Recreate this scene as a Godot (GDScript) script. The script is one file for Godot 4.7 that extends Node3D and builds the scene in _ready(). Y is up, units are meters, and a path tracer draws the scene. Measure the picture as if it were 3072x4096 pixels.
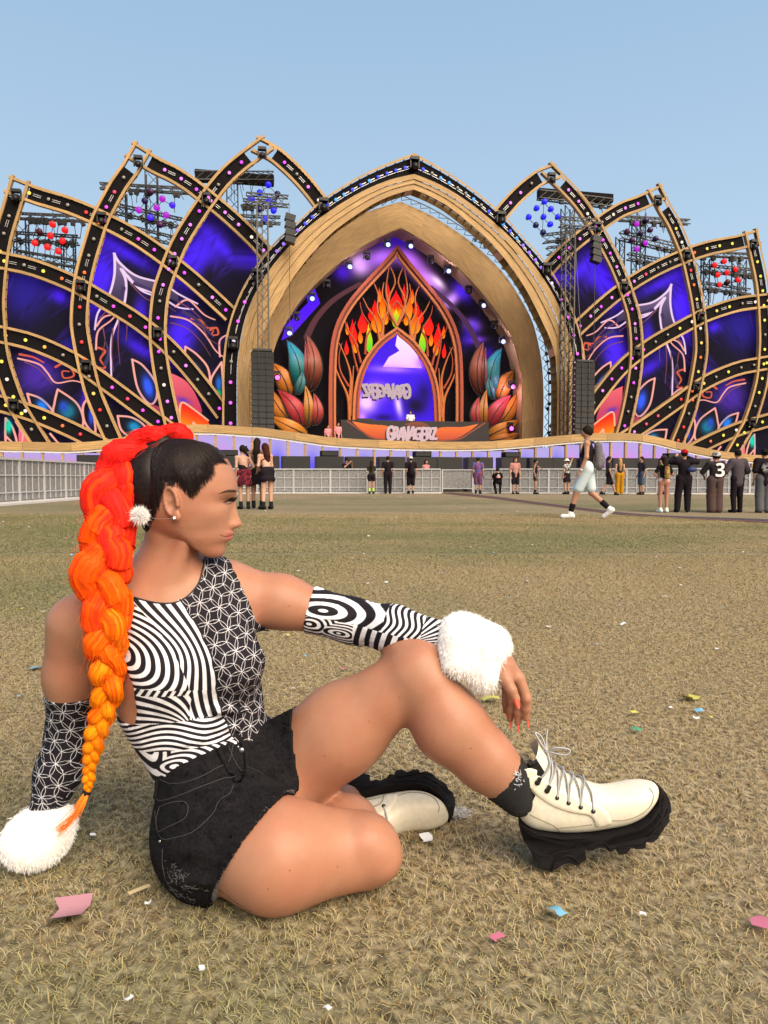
extends Node3D
# A festival field at dusk: a lotus-petal stage behind a fence, a crowd, and a woman sitting on dry grass.

const STAGE_AT := Vector3(1.75, 0, -46)
const STAGE_TURN := 0.199

var used := {}
var M := {}
var rng := RandomNumberGenerator.new()


# ------------------------------------------------------------------ mesh builder
class MB:
	var v := PackedVector3Array()
	var n := PackedVector3Array()
	var c := PackedColorArray()
	var t := PackedVector2Array()
	var ix := PackedInt32Array()

	func vert(p: Vector3, nn: Vector3, uv := Vector2.ZERO, col := Color.WHITE) -> int:
		v.append(p); n.append(nn); t.append(uv); c.append(col)
		return v.size() - 1

	func tri(a: int, b: int, d: int) -> void:  # counter-clockwise seen from outside
		ix.append(a); ix.append(d); ix.append(b)

	func quad(a: Vector3, b: Vector3, d: Vector3, e: Vector3, col := Color.WHITE, u0 := Vector2.ZERO, u1 := Vector2(1, 1)) -> void:
		var nn := (b - a).cross(e - a).normalized()
		var i := vert(a, nn, u0, col)
		vert(b, nn, Vector2(u1.x, u0.y), col); vert(d, nn, u1, col); vert(e, nn, Vector2(u0.x, u1.y), col)
		tri(i, i + 1, i + 2); tri(i, i + 2, i + 3)

	func box(at: Vector3, s: Vector3, b := Basis.IDENTITY, col := Color.WHITE) -> MB:
		var x := b.x * s.x * 0.5
		var y := b.y * s.y * 0.5
		var z := b.z * s.z * 0.5
		for f in [[x, y, z, s.x, s.y], [-x, y, -z, s.x, s.y], [y, z, x, s.y, s.z], [-y, z, -x, s.y, s.z], [z, x, y, s.z, s.x], [-z, x, -y, s.z, s.x]]:
			var p: Vector3 = at + f[2]
			quad(p - f[0] - f[1], p + f[0] - f[1], p + f[0] + f[1], p - f[0] + f[1], col, Vector2.ZERO, Vector2(f[3], f[4]))
		return self

	func bar(a: Vector3, b: Vector3, w: float, h: float, col := Color.WHITE) -> MB:
		var d := (b - a)
		var l := d.length()
		d /= l
		var side := d.cross(Vector3.UP if absf(d.y) < 0.9 else Vector3.BACK).normalized()
		return box((a + b) * 0.5, Vector3(l, h, w), Basis(d, side.cross(d), side), col)

	func tube(p: PackedVector3Array, r: PackedFloat32Array, sides := 8, cols := PackedColorArray(), flat := 1.0, fl := Vector3.ZERO) -> MB:
		var first := v.size()
		var count := p.size()
		var up := Vector3.UP
		var d0 := (p[1] - p[0]).normalized()
		if absf(d0.dot(up)) > 0.9:
			up = Vector3.RIGHT
		var len := 0.0
		for i in count:
			var d := (p[mini(i + 1, count - 1)] - p[maxi(i - 1, 0)]).normalized()
			var s := d.cross(up).normalized()
			up = s.cross(d)
			if i > 0:
				len += p[i].distance_to(p[i - 1])
			var col := cols[mini(i, cols.size() - 1)] if cols.size() else Color.WHITE
			var rr := r[mini(i, r.size() - 1)]
			for k in sides + 1:
				var a := TAU * k / sides
				var o := s * cos(a) + up * sin(a)
				var q := o * rr
				if flat != 1.0:
					q -= fl * q.dot(fl) * (1.0 - flat)
				vert(p[i] + q, o, Vector2(len, float(k) / sides), col)
		for i in count - 1:
			for k in sides:
				var a := first + i * (sides + 1) + k
				var b := a + sides + 1
				tri(a, b, b + 1); tri(a, b + 1, a + 1)
		for e in [0, count - 1]:
			var d := (p[0] - p[1]).normalized() if e == 0 else (p[count - 1] - p[count - 2]).normalized()
			var m := vert(p[e] + d * r[mini(e, r.size() - 1)] * 0.4, d, Vector2.ZERO, cols[mini(e, cols.size() - 1)] if cols.size() else Color.WHITE)
			for k in sides:
				var a: int = first + int(e) * (sides + 1) + k
				if e == 0:
					tri(m, a, a + 1)
				else:
					tri(m, a + 1, a)
		return self

	func ball(at: Vector3, rad: Vector3, rows := 6, cols := 8, col := Color.WHITE) -> MB:
		var first := v.size()
		for i in rows + 1:
			for k in cols + 1:
				var a := PI * i / rows
				var b := TAU * k / cols
				var d := Vector3(sin(a) * cos(b), cos(a), sin(a) * sin(b))
				vert(at + d * rad, (d / rad).normalized(), Vector2(float(k) / cols, float(i) / rows), col)
		for i in rows:
			for k in cols:
				var a := first + i * (cols + 1) + k
				tri(a, a + 1, a + cols + 2); tri(a, a + cols + 2, a + cols + 1)
		return self

	func band(o: PackedVector2Array, inn: PackedVector2Array, zf: float, zb: float, col := Color.WHITE) -> MB:  # a strip between two outlines, given depth
		var len := 0.0
		for i in o.size() - 1:
			var a := o[i]; var b := o[i + 1]; var d := inn[i + 1]; var e := inn[i]
			var l := ((a + e) * 0.5).distance_to((b + d) * 0.5)
			var u0 := Vector2(len, 0)
			var u1 := Vector2(len + l, a.distance_to(e))
			len += l
			var flip := (b - a).cross(e - a) < 0
			var q := [a, b, d, e] if not flip else [a, e, d, b]
			var f := func(p: Vector2, z: float): return Vector3(p.x, p.y, z)
			var i0 := v.size()
			for p in [a, b, d, e]:
				vert(f.call(p, zf), Vector3.BACK, Vector2(u0.x if p == a or p == e else u1.x, 0.0 if p == a or p == b else u1.y), col)
			for p in [a, b, d, e]:
				vert(f.call(p, zb), Vector3.FORWARD, Vector2.ZERO, col)
			if flip:
				tri(i0, i0 + 3, i0 + 2); tri(i0, i0 + 2, i0 + 1); tri(i0 + 4, i0 + 5, i0 + 6); tri(i0 + 4, i0 + 6, i0 + 7)
			else:
				tri(i0, i0 + 1, i0 + 2); tri(i0, i0 + 2, i0 + 3); tri(i0 + 4, i0 + 6, i0 + 5); tri(i0 + 4, i0 + 7, i0 + 6)
			for s in 4:
				if (s == 1 and i < o.size() - 2) or (s == 3 and i > 0):
					continue
				var g: Vector2 = q[s]
				var h: Vector2 = q[(s + 1) % 4]
				quad(f.call(g, zb), f.call(h, zb), f.call(h, zf), f.call(g, zf), col, Vector2(u0.x, 0), Vector2(u1.x, zf - zb))
		return self

	func poly(p: PackedVector2Array, zf: float, zb: float, col := Color.WHITE, uvo := Vector2.ZERO, uvs := Vector2.ONE) -> MB:
		var id := Geometry2D.triangulate_polygon(p)
		var i0 := v.size()
		for q in p:
			vert(Vector3(q.x, q.y, zf), Vector3.BACK, (q - uvo) / uvs, col)
		var cw := Geometry2D.is_polygon_clockwise(p)
		for k in range(0, id.size(), 3):
			var a := p[id[k]]
			if (p[id[k + 1]] - a).cross(p[id[k + 2]] - a) > 0:
				tri(i0 + id[k], i0 + id[k + 1], i0 + id[k + 2])
			else:
				tri(i0 + id[k], i0 + id[k + 2], i0 + id[k + 1])
		for i in p.size():
			var a := p[i]
			var b := p[(i + 1) % p.size()]
			if cw:
				var s := a; a = b; b = s
			quad(Vector3(a.x, a.y, zb), Vector3(b.x, b.y, zb), Vector3(b.x, b.y, zf), Vector3(a.x, a.y, zf), col, Vector2(-9, -9), Vector2(-9, -9))
		return self

	func moved(by: Vector3) -> MB:
		for i in v.size():
			v[i] += by
		return self

	func mesh(m: Material) -> ArrayMesh:
		var a := []
		a.resize(Mesh.ARRAY_MAX)
		a[Mesh.ARRAY_VERTEX] = v
		a[Mesh.ARRAY_NORMAL] = n
		a[Mesh.ARRAY_COLOR] = c
		a[Mesh.ARRAY_TEX_UV] = t
		a[Mesh.ARRAY_INDEX] = ix
		var r := ArrayMesh.new()
		r.add_surface_from_arrays(Mesh.PRIMITIVE_TRIANGLES, a)
		r.surface_set_material(0, m)
		return r


# ------------------------------------------------------------------ distance field and surface nets
class Field:
	var o: Vector3
	var h: float
	var nx: int
	var ny: int
	var nz: int
	var d := PackedFloat32Array()
	var reach := 3.0
	var box := PackedInt32Array([999999, 0, 999999, 0, 999999, 0])  # the cells that have been written

	func _init(lo: Vector3, hi: Vector3, cell: float) -> void:
		o = lo; h = cell
		nx = int(ceil((hi.x - lo.x) / cell)) + 2
		ny = int(ceil((hi.y - lo.y) / cell)) + 2
		nz = int(ceil((hi.z - lo.z) / cell)) + 2
		d.resize(nx * ny * nz)
		d.fill(0.25)

	func range_of(lo: Vector3, hi: Vector3) -> PackedInt32Array:
		var g := PackedInt32Array([clampi(int((lo.x - o.x) / h), 0, nx - 1), clampi(int((hi.x - o.x) / h) + 2, 0, nx), clampi(int((lo.y - o.y) / h), 0, ny - 1), clampi(int((hi.y - o.y) / h) + 2, 0, ny), clampi(int((lo.z - o.z) / h), 0, nz - 1), clampi(int((hi.z - o.z) / h) + 2, 0, nz)])
		for k in 3:
			box[k * 2] = mini(box[k * 2], g[k * 2])
			box[k * 2 + 1] = maxi(box[k * 2 + 1], g[k * 2 + 1])
		return g

	# a tapered capsule from a to b, joined with a smooth minimum; fl flattens it by s along fl; cut takes it away instead
	func cone(a: Vector3, b: Vector3, ra: float, rb: float, k := 0.03, fl := Vector3.ZERO, s := 1.0, cut := false) -> void:
		var pad := maxf(ra, rb) + k + h * 2.5
		var g := range_of(a.min(b) - Vector3.ONE * pad, a.max(b) + Vector3.ONE * pad)
		var e := 1.0 / s - 1.0
		var ba := b - a
		ba += fl * (ba.dot(fl) * e)
		var bb := maxf(ba.length_squared(), 1e-9)
		var mul := minf(s, 1.0)
		var flat := s != 1.0
		for z in range(g[4], g[5]):
			for y in range(g[2], g[3]):
				var i := (z * ny + y) * nx + g[0]
				var p := Vector3(o.x + g[0] * h, o.y + y * h, o.z + z * h) - a
				for x in range(g[0], g[1]):
					var q := p
					if flat:
						q += fl * (p.dot(fl) * e)
					var t := clampf(q.dot(ba) / bb, 0.0, 1.0)
					var v := ((q - ba * t).length() - ra - (rb - ra) * t) * mul
					var w := d[i]
					if cut:
						var u := -v
						var df := absf(u - w)
						var hh := maxf(k - df, 0.0)
						d[i] = maxf(u, w) + hh * hh * 0.25 / k
					else:
						var df := absf(v - w)
						if df < k:
							var hh := k - df
							d[i] = minf(v, w) - hh * hh * 0.25 / k
						elif v < w:
							d[i] = v
					i += 1
					p.x += h

	func ell(at: Vector3, r: Vector3, b := Basis.IDENTITY, k := 0.03, cut := false) -> void:
		var m := maxf(r.x, maxf(r.y, r.z)) + k + h * 2.5
		var g := range_of(at - Vector3.ONE * m, at + Vector3.ONE * m)
		var bt := b.transposed()
		var ir := Vector3.ONE / r
		for z in range(g[4], g[5]):
			for y in range(g[2], g[3]):
				var i := (z * ny + y) * nx + g[0]
				for x in range(g[0], g[1]):
					var q := bt * (Vector3(o.x + x * h, o.y + y * h, o.z + z * h) - at) * ir
					var k0 := q.length()
					var k1 := (q * ir).length()
					var v := k0 * (k0 - 1.0) / maxf(k1, 1e-6)
					if k0 < 0.2:
						v = -minf(r.x, minf(r.y, r.z)) * 0.8
					var w := d[i]
					if cut:
						var u := -v
						var hh := maxf(k - absf(u - w), 0.0)
						d[i] = maxf(u, w) + hh * hh * 0.25 / k
					else:
						var hh := maxf(k - absf(v - w), 0.0)
						d[i] = minf(v, w) - hh * hh * 0.25 / k
					i += 1

	func at(p: Vector3) -> float:
		var q := (p - o) / h
		var x := clampi(int(q.x), 0, nx - 2)
		var y := clampi(int(q.y), 0, ny - 2)
		var z := clampi(int(q.z), 0, nz - 2)
		var fx := q.x - x; var fy := q.y - y; var fz := q.z - z
		var i := (z * ny + y) * nx + x
		var j := i + nx * ny
		var a := lerpf(lerpf(d[i], d[i + 1], fx), lerpf(d[i + nx], d[i + nx + 1], fx), fy)
		var b := lerpf(lerpf(d[j], d[j + 1], fx), lerpf(d[j + nx], d[j + nx + 1], fx), fy)
		return lerpf(a, b, fz)

	func grad(p: Vector3) -> Vector3:
		var e := h * 0.8
		return Vector3(at(p + Vector3(e, 0, 0)) - at(p - Vector3(e, 0, 0)), at(p + Vector3(0, e, 0)) - at(p - Vector3(0, e, 0)), at(p + Vector3(0, 0, e)) - at(p - Vector3(0, 0, e))).normalized()

	# walk from p along dir to the surface
	func hit(p: Vector3, dir: Vector3, far := 0.5) -> Vector3:
		var t := 0.0
		while t < far:
			var v := at(p + dir * t)
			if v < 0.0:
				break
			t += maxf(v * 0.5, h * 0.1)
		return p + dir * t

	# a garment: the layer from just under the surface to "out" above it, where region(p) < 0
	func shell(out: float, inside: float, region: Callable, round := 0.0, lo := Vector3.ONE * -99, hi := Vector3.ONE * 99, taper := 0.0) -> Field:
		var f := Field.new(o, o, h)
		f.nx = nx; f.ny = ny; f.nz = nz; f.reach = reach
		f.d.resize(d.size())
		f.d.fill(0.25)
		var m := h * 2.2
		var g := range_of(lo, hi)
		f.box = g
		for z in range(maxi(g[4], 1), mini(g[5], nz - 1)):
			for y in range(maxi(g[2], 1), mini(g[3], ny - 1)):
				var i := (z * ny + y) * nx + maxi(g[0], 1)
				for x in range(maxi(g[0], 1), mini(g[1], nx - 1)):
					var w := d[i]
					if w < out + m and w > -inside - m:
						var p := Vector3(o.x + x * h, o.y + y * h, o.z + z * h)
						var r: float = region.call(p)
						var a := maxf(w - (out if taper <= 0.0 else out * clampf(-r / taper, 0.0, 1.0)), -w - inside)
						if round > 0.0:
							var hh := maxf(round - absf(a - r), 0.0)
							f.d[i] = maxf(a, r) + hh * hh * 0.25 / round
						else:
							f.d[i] = maxf(a, r)
					i += 1
		return f

	func mesh(mb: MB, paint: Variant = null, uv: Variant = null, smooth := 0) -> void:
		var id := PackedInt32Array()
		id.resize(nx * ny * nz)
		id.fill(-1)
		var sy := nx
		var sz := nx * ny
		var near := h * reach
		if box[1] == 0:
			box = PackedInt32Array([0, nx, 0, ny, 0, nz])
		var base := mb.v.size()
		var cells := PackedInt32Array()
		var P := PackedVector3Array()
		var N := PackedVector3Array()
		for z in range(box[4], mini(box[5], nz - 1)):
			for y in range(box[2], mini(box[3], ny - 1)):
				var i := z * sz + y * sy - 1 + box[0]
				for x in range(box[0], mini(box[1], nx - 1)):
					i += 1
					var a := d[i]
					if a > near or a < -near:
						continue
					var b := d[i + 1]; var c := d[i + sy]; var e := d[i + sy + 1]
					var a2 := d[i + sz]; var b2 := d[i + sz + 1]; var c2 := d[i + sz + sy]; var e2 := d[i + sz + sy + 1]
					var neg := int(a < 0) + int(b < 0) + int(c < 0) + int(e < 0) + int(a2 < 0) + int(b2 < 0) + int(c2 < 0) + int(e2 < 0)
					if neg == 0 or neg == 8:
						continue
					var sx := 0.0; var syy := 0.0; var szz := 0.0; var cnt := 0
					if (a < 0) != (b < 0): sx += a / (a - b); cnt += 1
					if (c < 0) != (e < 0): sx += c / (c - e); syy += 1; cnt += 1
					if (a2 < 0) != (b2 < 0): sx += a2 / (a2 - b2); szz += 1; cnt += 1
					if (c2 < 0) != (e2 < 0): sx += c2 / (c2 - e2); syy += 1; szz += 1; cnt += 1
					if (a < 0) != (c < 0): syy += a / (a - c); cnt += 1
					if (b < 0) != (e < 0): syy += b / (b - e); sx += 1; cnt += 1
					if (a2 < 0) != (c2 < 0): syy += a2 / (a2 - c2); szz += 1; cnt += 1
					if (b2 < 0) != (e2 < 0): syy += b2 / (b2 - e2); sx += 1; szz += 1; cnt += 1
					if (a < 0) != (a2 < 0): szz += a / (a - a2); cnt += 1
					if (b < 0) != (b2 < 0): szz += b / (b - b2); sx += 1; cnt += 1
					if (c < 0) != (c2 < 0): szz += c / (c - c2); syy += 1; cnt += 1
					if (e < 0) != (e2 < 0): szz += e / (e - e2); sx += 1; syy += 1; cnt += 1
					id[i] = base + P.size()
					cells.append(i)
					P.append(Vector3(o.x + (x + sx / cnt) * h, o.y + (y + syy / cnt) * h, o.z + (z + szz / cnt) * h))
					N.append(Vector3(b + e + b2 + e2 - a - c - a2 - c2, c + e + c2 + e2 - a - b - a2 - b2, a2 + b2 + c2 + e2 - a - b - c - e).normalized())
		for s in smooth:
			var Q := P.duplicate()
			for q in cells.size():
				var i := cells[q]
				var sum := Vector3.ZERO
				var cnt := 0
				for k in [1, -1, sy, -sy, sz, -sz]:
					var j: int = id[i + k] if i + k >= 0 and i + k < id.size() else -1
					if j >= 0:
						sum += Q[j - base]; cnt += 1
				if cnt > 2:
					P[q] = Q[q].lerp(sum / cnt, 0.5)
		for q in P.size():
			mb.v.append(P[q]); mb.n.append(N[q])
			mb.c.append(paint.call(P[q], N[q]) if paint != null else Color.WHITE)
			mb.t.append(uv.call(P[q]) if uv != null else Vector2.ZERO)
		for i in cells:
			var a := d[i] < 0
			var x := i % nx
			var y := (i / nx) % ny
			var z := i / sz
			if y > 0 and z > 0 and a != (d[i + 1] < 0):
				quad4(mb, id[i], id[i - sy], id[i - sy - sz], id[i - sz], a)
			if x > 0 and z > 0 and a != (d[i + sy] < 0):
				quad4(mb, id[i], id[i - sz], id[i - sz - 1], id[i - 1], a)
			if x > 0 and y > 0 and a != (d[i + sz] < 0):
				quad4(mb, id[i], id[i - 1], id[i - 1 - sy], id[i - sy], a)

	func quad4(mb: MB, a: int, b: int, c: int, e: int, inside: bool) -> void:
		if a < 0 or b < 0 or c < 0 or e < 0:
			return
		if inside:
			mb.tri(a, b, c); mb.tri(a, c, e)
		else:
			mb.tri(a, c, b); mb.tri(a, e, c)


# ------------------------------------------------------------------ pictures that screens and cloth carry
class Art:
	var im: Image
	var o: Vector2
	var s: Vector2

	func _init(w: int, hh: int, lo: Vector2, hi: Vector2, bg: Color) -> void:
		im = Image.create_empty(w, hh, false, Image.FORMAT_RGB8)
		im.fill(bg)
		o = lo
		s = Vector2(w, hh) / (hi - lo)

	func blob(at: Vector2, r: Vector2, turn: float, col: Color, add := 1.0) -> void:
		var c := (at - o) * s
		var m := maxf(r.x, r.y) * maxf(s.x, s.y) * 1.6
		for y in range(maxi(0, int(c.y - m)), mini(im.get_height(), int(c.y + m))):
			for x in range(maxi(0, int(c.x - m)), mini(im.get_width(), int(c.x + m))):
				var q := ((Vector2(x, y) - c) / s).rotated(-turn) / r
				var f := exp(-q.length_squared() * 2.0) * add
				if f > 0.01:
					im.set_pixel(x, y, im.get_pixel(x, y).lerp(col, minf(f, 1.0)))

	func fill(p: PackedVector2Array, c1: Color, c2: Color, dir := Vector2(0, 1)) -> void:
		var q := PackedVector2Array()
		var lo := Vector2(1e9, 1e9)
		var hi := -lo
		for k in p:
			var w := (k - o) * s
			q.append(w)
			lo = lo.min(w); hi = hi.max(w)
		var a := 1e9
		var b := -1e9
		for w in q:
			a = minf(a, w.dot(dir)); b = maxf(b, w.dot(dir))
		for y in range(maxi(0, int(lo.y)), mini(im.get_height(), int(hi.y) + 1)):
			var xs := []
			for i in q.size():
				var u := q[i]
				var w := q[(i + 1) % q.size()]
				if (u.y <= y + 0.5) != (w.y <= y + 0.5):
					xs.append(u.x + (y + 0.5 - u.y) / (w.y - u.y) * (w.x - u.x))
			xs.sort()
			for j in range(0, xs.size() - 1, 2):
				for x in range(maxi(0, int(xs[j] + 0.5)), mini(im.get_width(), int(xs[j + 1] + 0.5))):
					im.set_pixel(x, y, c1.lerp(c2, clampf((Vector2(x, y).dot(dir) - a) / (b - a), 0, 1)))

	func line(p: PackedVector2Array, w0: float, w1: float, col: Color) -> void:
		var total := p.size() - 1.0
		for i in p.size() - 1:
			var a := (p[i] - o) * s
			var b := (p[i + 1] - o) * s
			var ra := lerpf(w0, w1, i / total) * s.x * 0.5
			var rb := lerpf(w0, w1, (i + 1) / total) * s.x * 0.5
			var m := maxf(ra, rb) + 1.0
			var ab := b - a
			var l2 := maxf(ab.length_squared(), 1e-6)
			for y in range(maxi(0, int(minf(a.y, b.y) - m)), mini(im.get_height(), int(maxf(a.y, b.y) + m) + 1)):
				for x in range(maxi(0, int(minf(a.x, b.x) - m)), mini(im.get_width(), int(maxf(a.x, b.x) + m) + 1)):
					var q := Vector2(x + 0.5, y + 0.5) - a
					var t := clampf(q.dot(ab) / l2, 0, 1)
					var f := clampf(lerpf(ra, rb, t) - (q - ab * t).length() + 0.5, 0, 1)
					if f > 0:
						im.set_pixel(x, y, im.get_pixel(x, y).lerp(col, f))

	func tex() -> ImageTexture:
		return ImageTexture.create_from_image(im)


# ------------------------------------------------------------------ small helpers
func numbered(called: String) -> String:
	var k: int = used.get(called, 0)
	used[called] = k + 1
	return called if k == 0 else "%s_%03d" % [called, k]


func tag(o: Node3D, label: String, category: String, group := "") -> Node3D:
	o.set_meta("label", label)
	o.set_meta("category", category)
	if group:
		o.set_meta("group", group)
	return o


func thing(called: String, label: String, category: String, at := Vector3.ZERO, turn := 0.0, group := "") -> Node3D:
	var o := Node3D.new()
	o.name = numbered(called)
	add_child(o)
	o.position = at
	o.rotation.y = turn
	return tag(o, label, category, group)


func part(parent: Node, called: String, mesh: Mesh) -> MeshInstance3D:
	var o := MeshInstance3D.new()
	o.mesh = mesh
	o.cast_shadow = GeometryInstance3D.SHADOW_CASTING_SETTING_ON
	if parent == self:
		o.name = numbered(called)
		add_child(o)
	else:
		o.name = called
		parent.add_child(o, true)
	return o


func structure(called: String, mesh: Mesh) -> MeshInstance3D:
	var o := part(self, called, mesh)
	o.set_meta("kind", "structure")
	return o


func mat(col: Color, rough := 0.7, metal := 0.0, vc := false) -> StandardMaterial3D:  # col: linear base colour
	var m := StandardMaterial3D.new()
	m.albedo_color = col.linear_to_srgb()
	m.roughness = rough
	m.metallic = metal
	m.vertex_color_use_as_albedo = vc
	return m


func glow(col: Color, energy := 1.0) -> StandardMaterial3D:
	var m := mat(Color(0.02, 0.02, 0.02), 0.5)
	m.emission_enabled = true
	m.emission = col
	m.emission_energy_multiplier = energy * 0.25
	return m


func screen_mat(t: Texture2D, energy := 1.0) -> StandardMaterial3D:
	var m := mat(Color(0.006, 0.006, 0.007), 0.8)
	m.metallic_specular = 0.1
	m.emission_enabled = true
	m.emission = Color.BLACK
	m.emission_operator = BaseMaterial3D.EMISSION_OP_ADD
	m.emission_texture = t
	m.emission_energy_multiplier = energy * 0.25
	m.texture_repeat = false
	return m


func pts(a: Array) -> PackedVector2Array:
	var r := PackedVector2Array()
	for i in range(0, a.size(), 2):
		r.append(Vector2(a[i], a[i + 1]))
	return r


func smooth2(p: PackedVector2Array, n: int) -> PackedVector2Array:  # an even Catmull-Rom resampling
	var fine := PackedVector2Array()
	for i in p.size() - 1:
		for k in 8:
			fine.append(p[i].cubic_interpolate(p[i + 1], p[maxi(i - 1, 0)], p[mini(i + 2, p.size() - 1)], k / 8.0))
	fine.append(p[p.size() - 1])
	var l := PackedFloat32Array([0.0])
	for i in fine.size() - 1:
		l.append(l[i] + fine[i].distance_to(fine[i + 1]))
	var r := PackedVector2Array()
	var j := 0
	for k in n:
		var want := l[l.size() - 1] * k / (n - 1.0)
		while j < fine.size() - 2 and l[j + 1] < want:
			j += 1
		r.append(fine[j].lerp(fine[j + 1], clampf((want - l[j]) / maxf(l[j + 1] - l[j], 1e-6), 0, 1)))
	return r


func smooth3(p: PackedVector3Array, each: int) -> PackedVector3Array:
	var r := PackedVector3Array()
	for i in p.size() - 1:
		for k in each:
			r.append(p[i].cubic_interpolate(p[i + 1], p[maxi(i - 1, 0)], p[mini(i + 2, p.size() - 1)], k / float(each)))
	r.append(p[p.size() - 1])
	return r


func smoothf(p: PackedFloat32Array, each: int) -> PackedFloat32Array:
	var r := PackedFloat32Array()
	for i in p.size() - 1:
		for k in each:
			r.append(lerpf(p[i], p[i + 1], smoothstep(0, 1, k / float(each))))
	r.append(p[p.size() - 1])
	return r


func side(p: PackedVector2Array, by: float) -> PackedVector2Array:  # an outline moved sideways
	var r := PackedVector2Array()
	for i in p.size():
		var d := (p[mini(i + 1, p.size() - 1)] - p[maxi(i - 1, 0)]).normalized()
		r.append(p[i] + Vector2(-d.y, d.x) * by)
	return r


func flipx(p: PackedVector2Array) -> PackedVector2Array:
	var r := PackedVector2Array()
	for q in p:
		r.append(Vector2(-q.x, q.y))
	return r


func noise_tex(w: int, hh: int, freq: Vector2, lo: float, hi: float, seed_: int, octaves := 4) -> ImageTexture:  # grey grain that repeats
	var f := FastNoiseLite.new()
	f.seed = seed_
	f.fractal_octaves = octaves
	f.frequency = 1.0
	var im := Image.create_empty(w, hh, false, Image.FORMAT_RGB8)
	for y in hh:
		for x in w:
			var u := float(x) / w
			var t := float(y) / hh
			var k := f.get_noise_2d(u * freq.x, t * freq.y) * (1 - u) + f.get_noise_2d((u - 1) * freq.x, t * freq.y) * u
			var k2 := f.get_noise_2d(u * freq.x, (t - 1) * freq.y) * (1 - u) + f.get_noise_2d((u - 1) * freq.x, (t - 1) * freq.y) * u
			var g := clampf(lerpf(lo, hi, 0.5 + 0.8 * lerpf(k, k2, t)), 0, 1)
			im.set_pixel(x, y, Color(g, g, g))
	return ImageTexture.create_from_image(im)


func ground_y(x: float, z: float) -> float:  # the field dips a little on the right
	return -0.23 * smoothstep(3.5, 8.0, x) * smoothstep(-12.0, -19.0, z) * (1.0 - smoothstep(-24.0, -33.0, z))


func _ready() -> void:
	rng.seed = 7
	camera_and_light()
	materials()
	ground()
	stage()
	fences()
	crowd()
	woman()
	litter()


func camera_and_light() -> void:
	var cam := Camera3D.new()
	cam.name = "camera"
	cam.position = Vector3(0, 0.8, 0)
	cam.rotation_degrees.x = -2.72
	cam.fov = 70.46
	cam.near = 0.05
	cam.far = 1500.0
	add_child(cam)
	cam.current = true

	var e := Environment.new()
	e.background_mode = Environment.BG_SKY
	var sm := ProceduralSkyMaterial.new()
	sm.sky_top_color = Color8(122, 162, 204)
	sm.sky_horizon_color = Color8(202, 225, 242)
	sm.sky_curve = 0.42
	sm.ground_bottom_color = Color8(120, 112, 90)
	sm.ground_horizon_color = Color8(170, 165, 150)
	sm.sun_angle_max = 1.0
	var sky := Sky.new()
	sky.sky_material = sm
	e.sky = sky
	e.tonemap_mode = Environment.TONE_MAPPER_LINEAR
	e.tonemap_exposure = 4.0
	e.sdfgi_enabled = true
	e.ssao_enabled = true
	e.ssil_enabled = true
	sm.energy_multiplier = 0.27
	var we := WorldEnvironment.new()
	we.name = "environment"
	we.environment = e
	add_child(we)

	var sun := DirectionalLight3D.new()
	sun.name = "sun"
	sun.light_energy = 0.5
	sun.light_angular_distance = 55.0
	sun.light_color = Color(1.0, 0.93, 0.84)
	sun.shadow_enabled = true
	add_child(sun)
	sun.look_at_from_position(Vector3(4.0, 6, 5.6), Vector3.ZERO)


func materials() -> void:
	M.wood_tex = noise_tex(256, 128, Vector2(4, 26), 0.62, 1.0, 3, 5)
	M.wood = mat(Color(0.66, 0.41, 0.165), 0.6)
	M.wood.albedo_texture = M.wood_tex
	M.wood.uv1_scale = Vector3(0.16, 0.7, 1)
	M.woods = []
	for k in 4:
		var m: StandardMaterial3D = M.wood.duplicate()
		m.albedo_color = (Color(0.66, 0.41, 0.165) * [1.0, 0.86, 1.1, 0.94][k]).linear_to_srgb()
		m.uv1_offset = Vector3(k * 0.27, k * 0.41, 0)
		M.woods.append(m)
	M.dark = mat(Color(0.012, 0.010, 0.012), 0.7)
	M.dark.metallic_specular = 0.2
	M.dark.albedo_texture = noise_tex(128, 128, Vector2(9, 9), 0.55, 1.0, 5)
	M.black = mat(Color(0.008, 0.008, 0.009), 0.5)
	M.grille = mat(Color(0.012, 0.012, 0.013), 0.65)
	M.steel = mat(Color(0.035, 0.035, 0.038), 0.45, 0.3)
	M.silver = mat(Color(0.45, 0.46, 0.48), 0.4, 0.5)
	M.white = mat(Color(0.72, 0.7, 0.66), 0.5)


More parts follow.
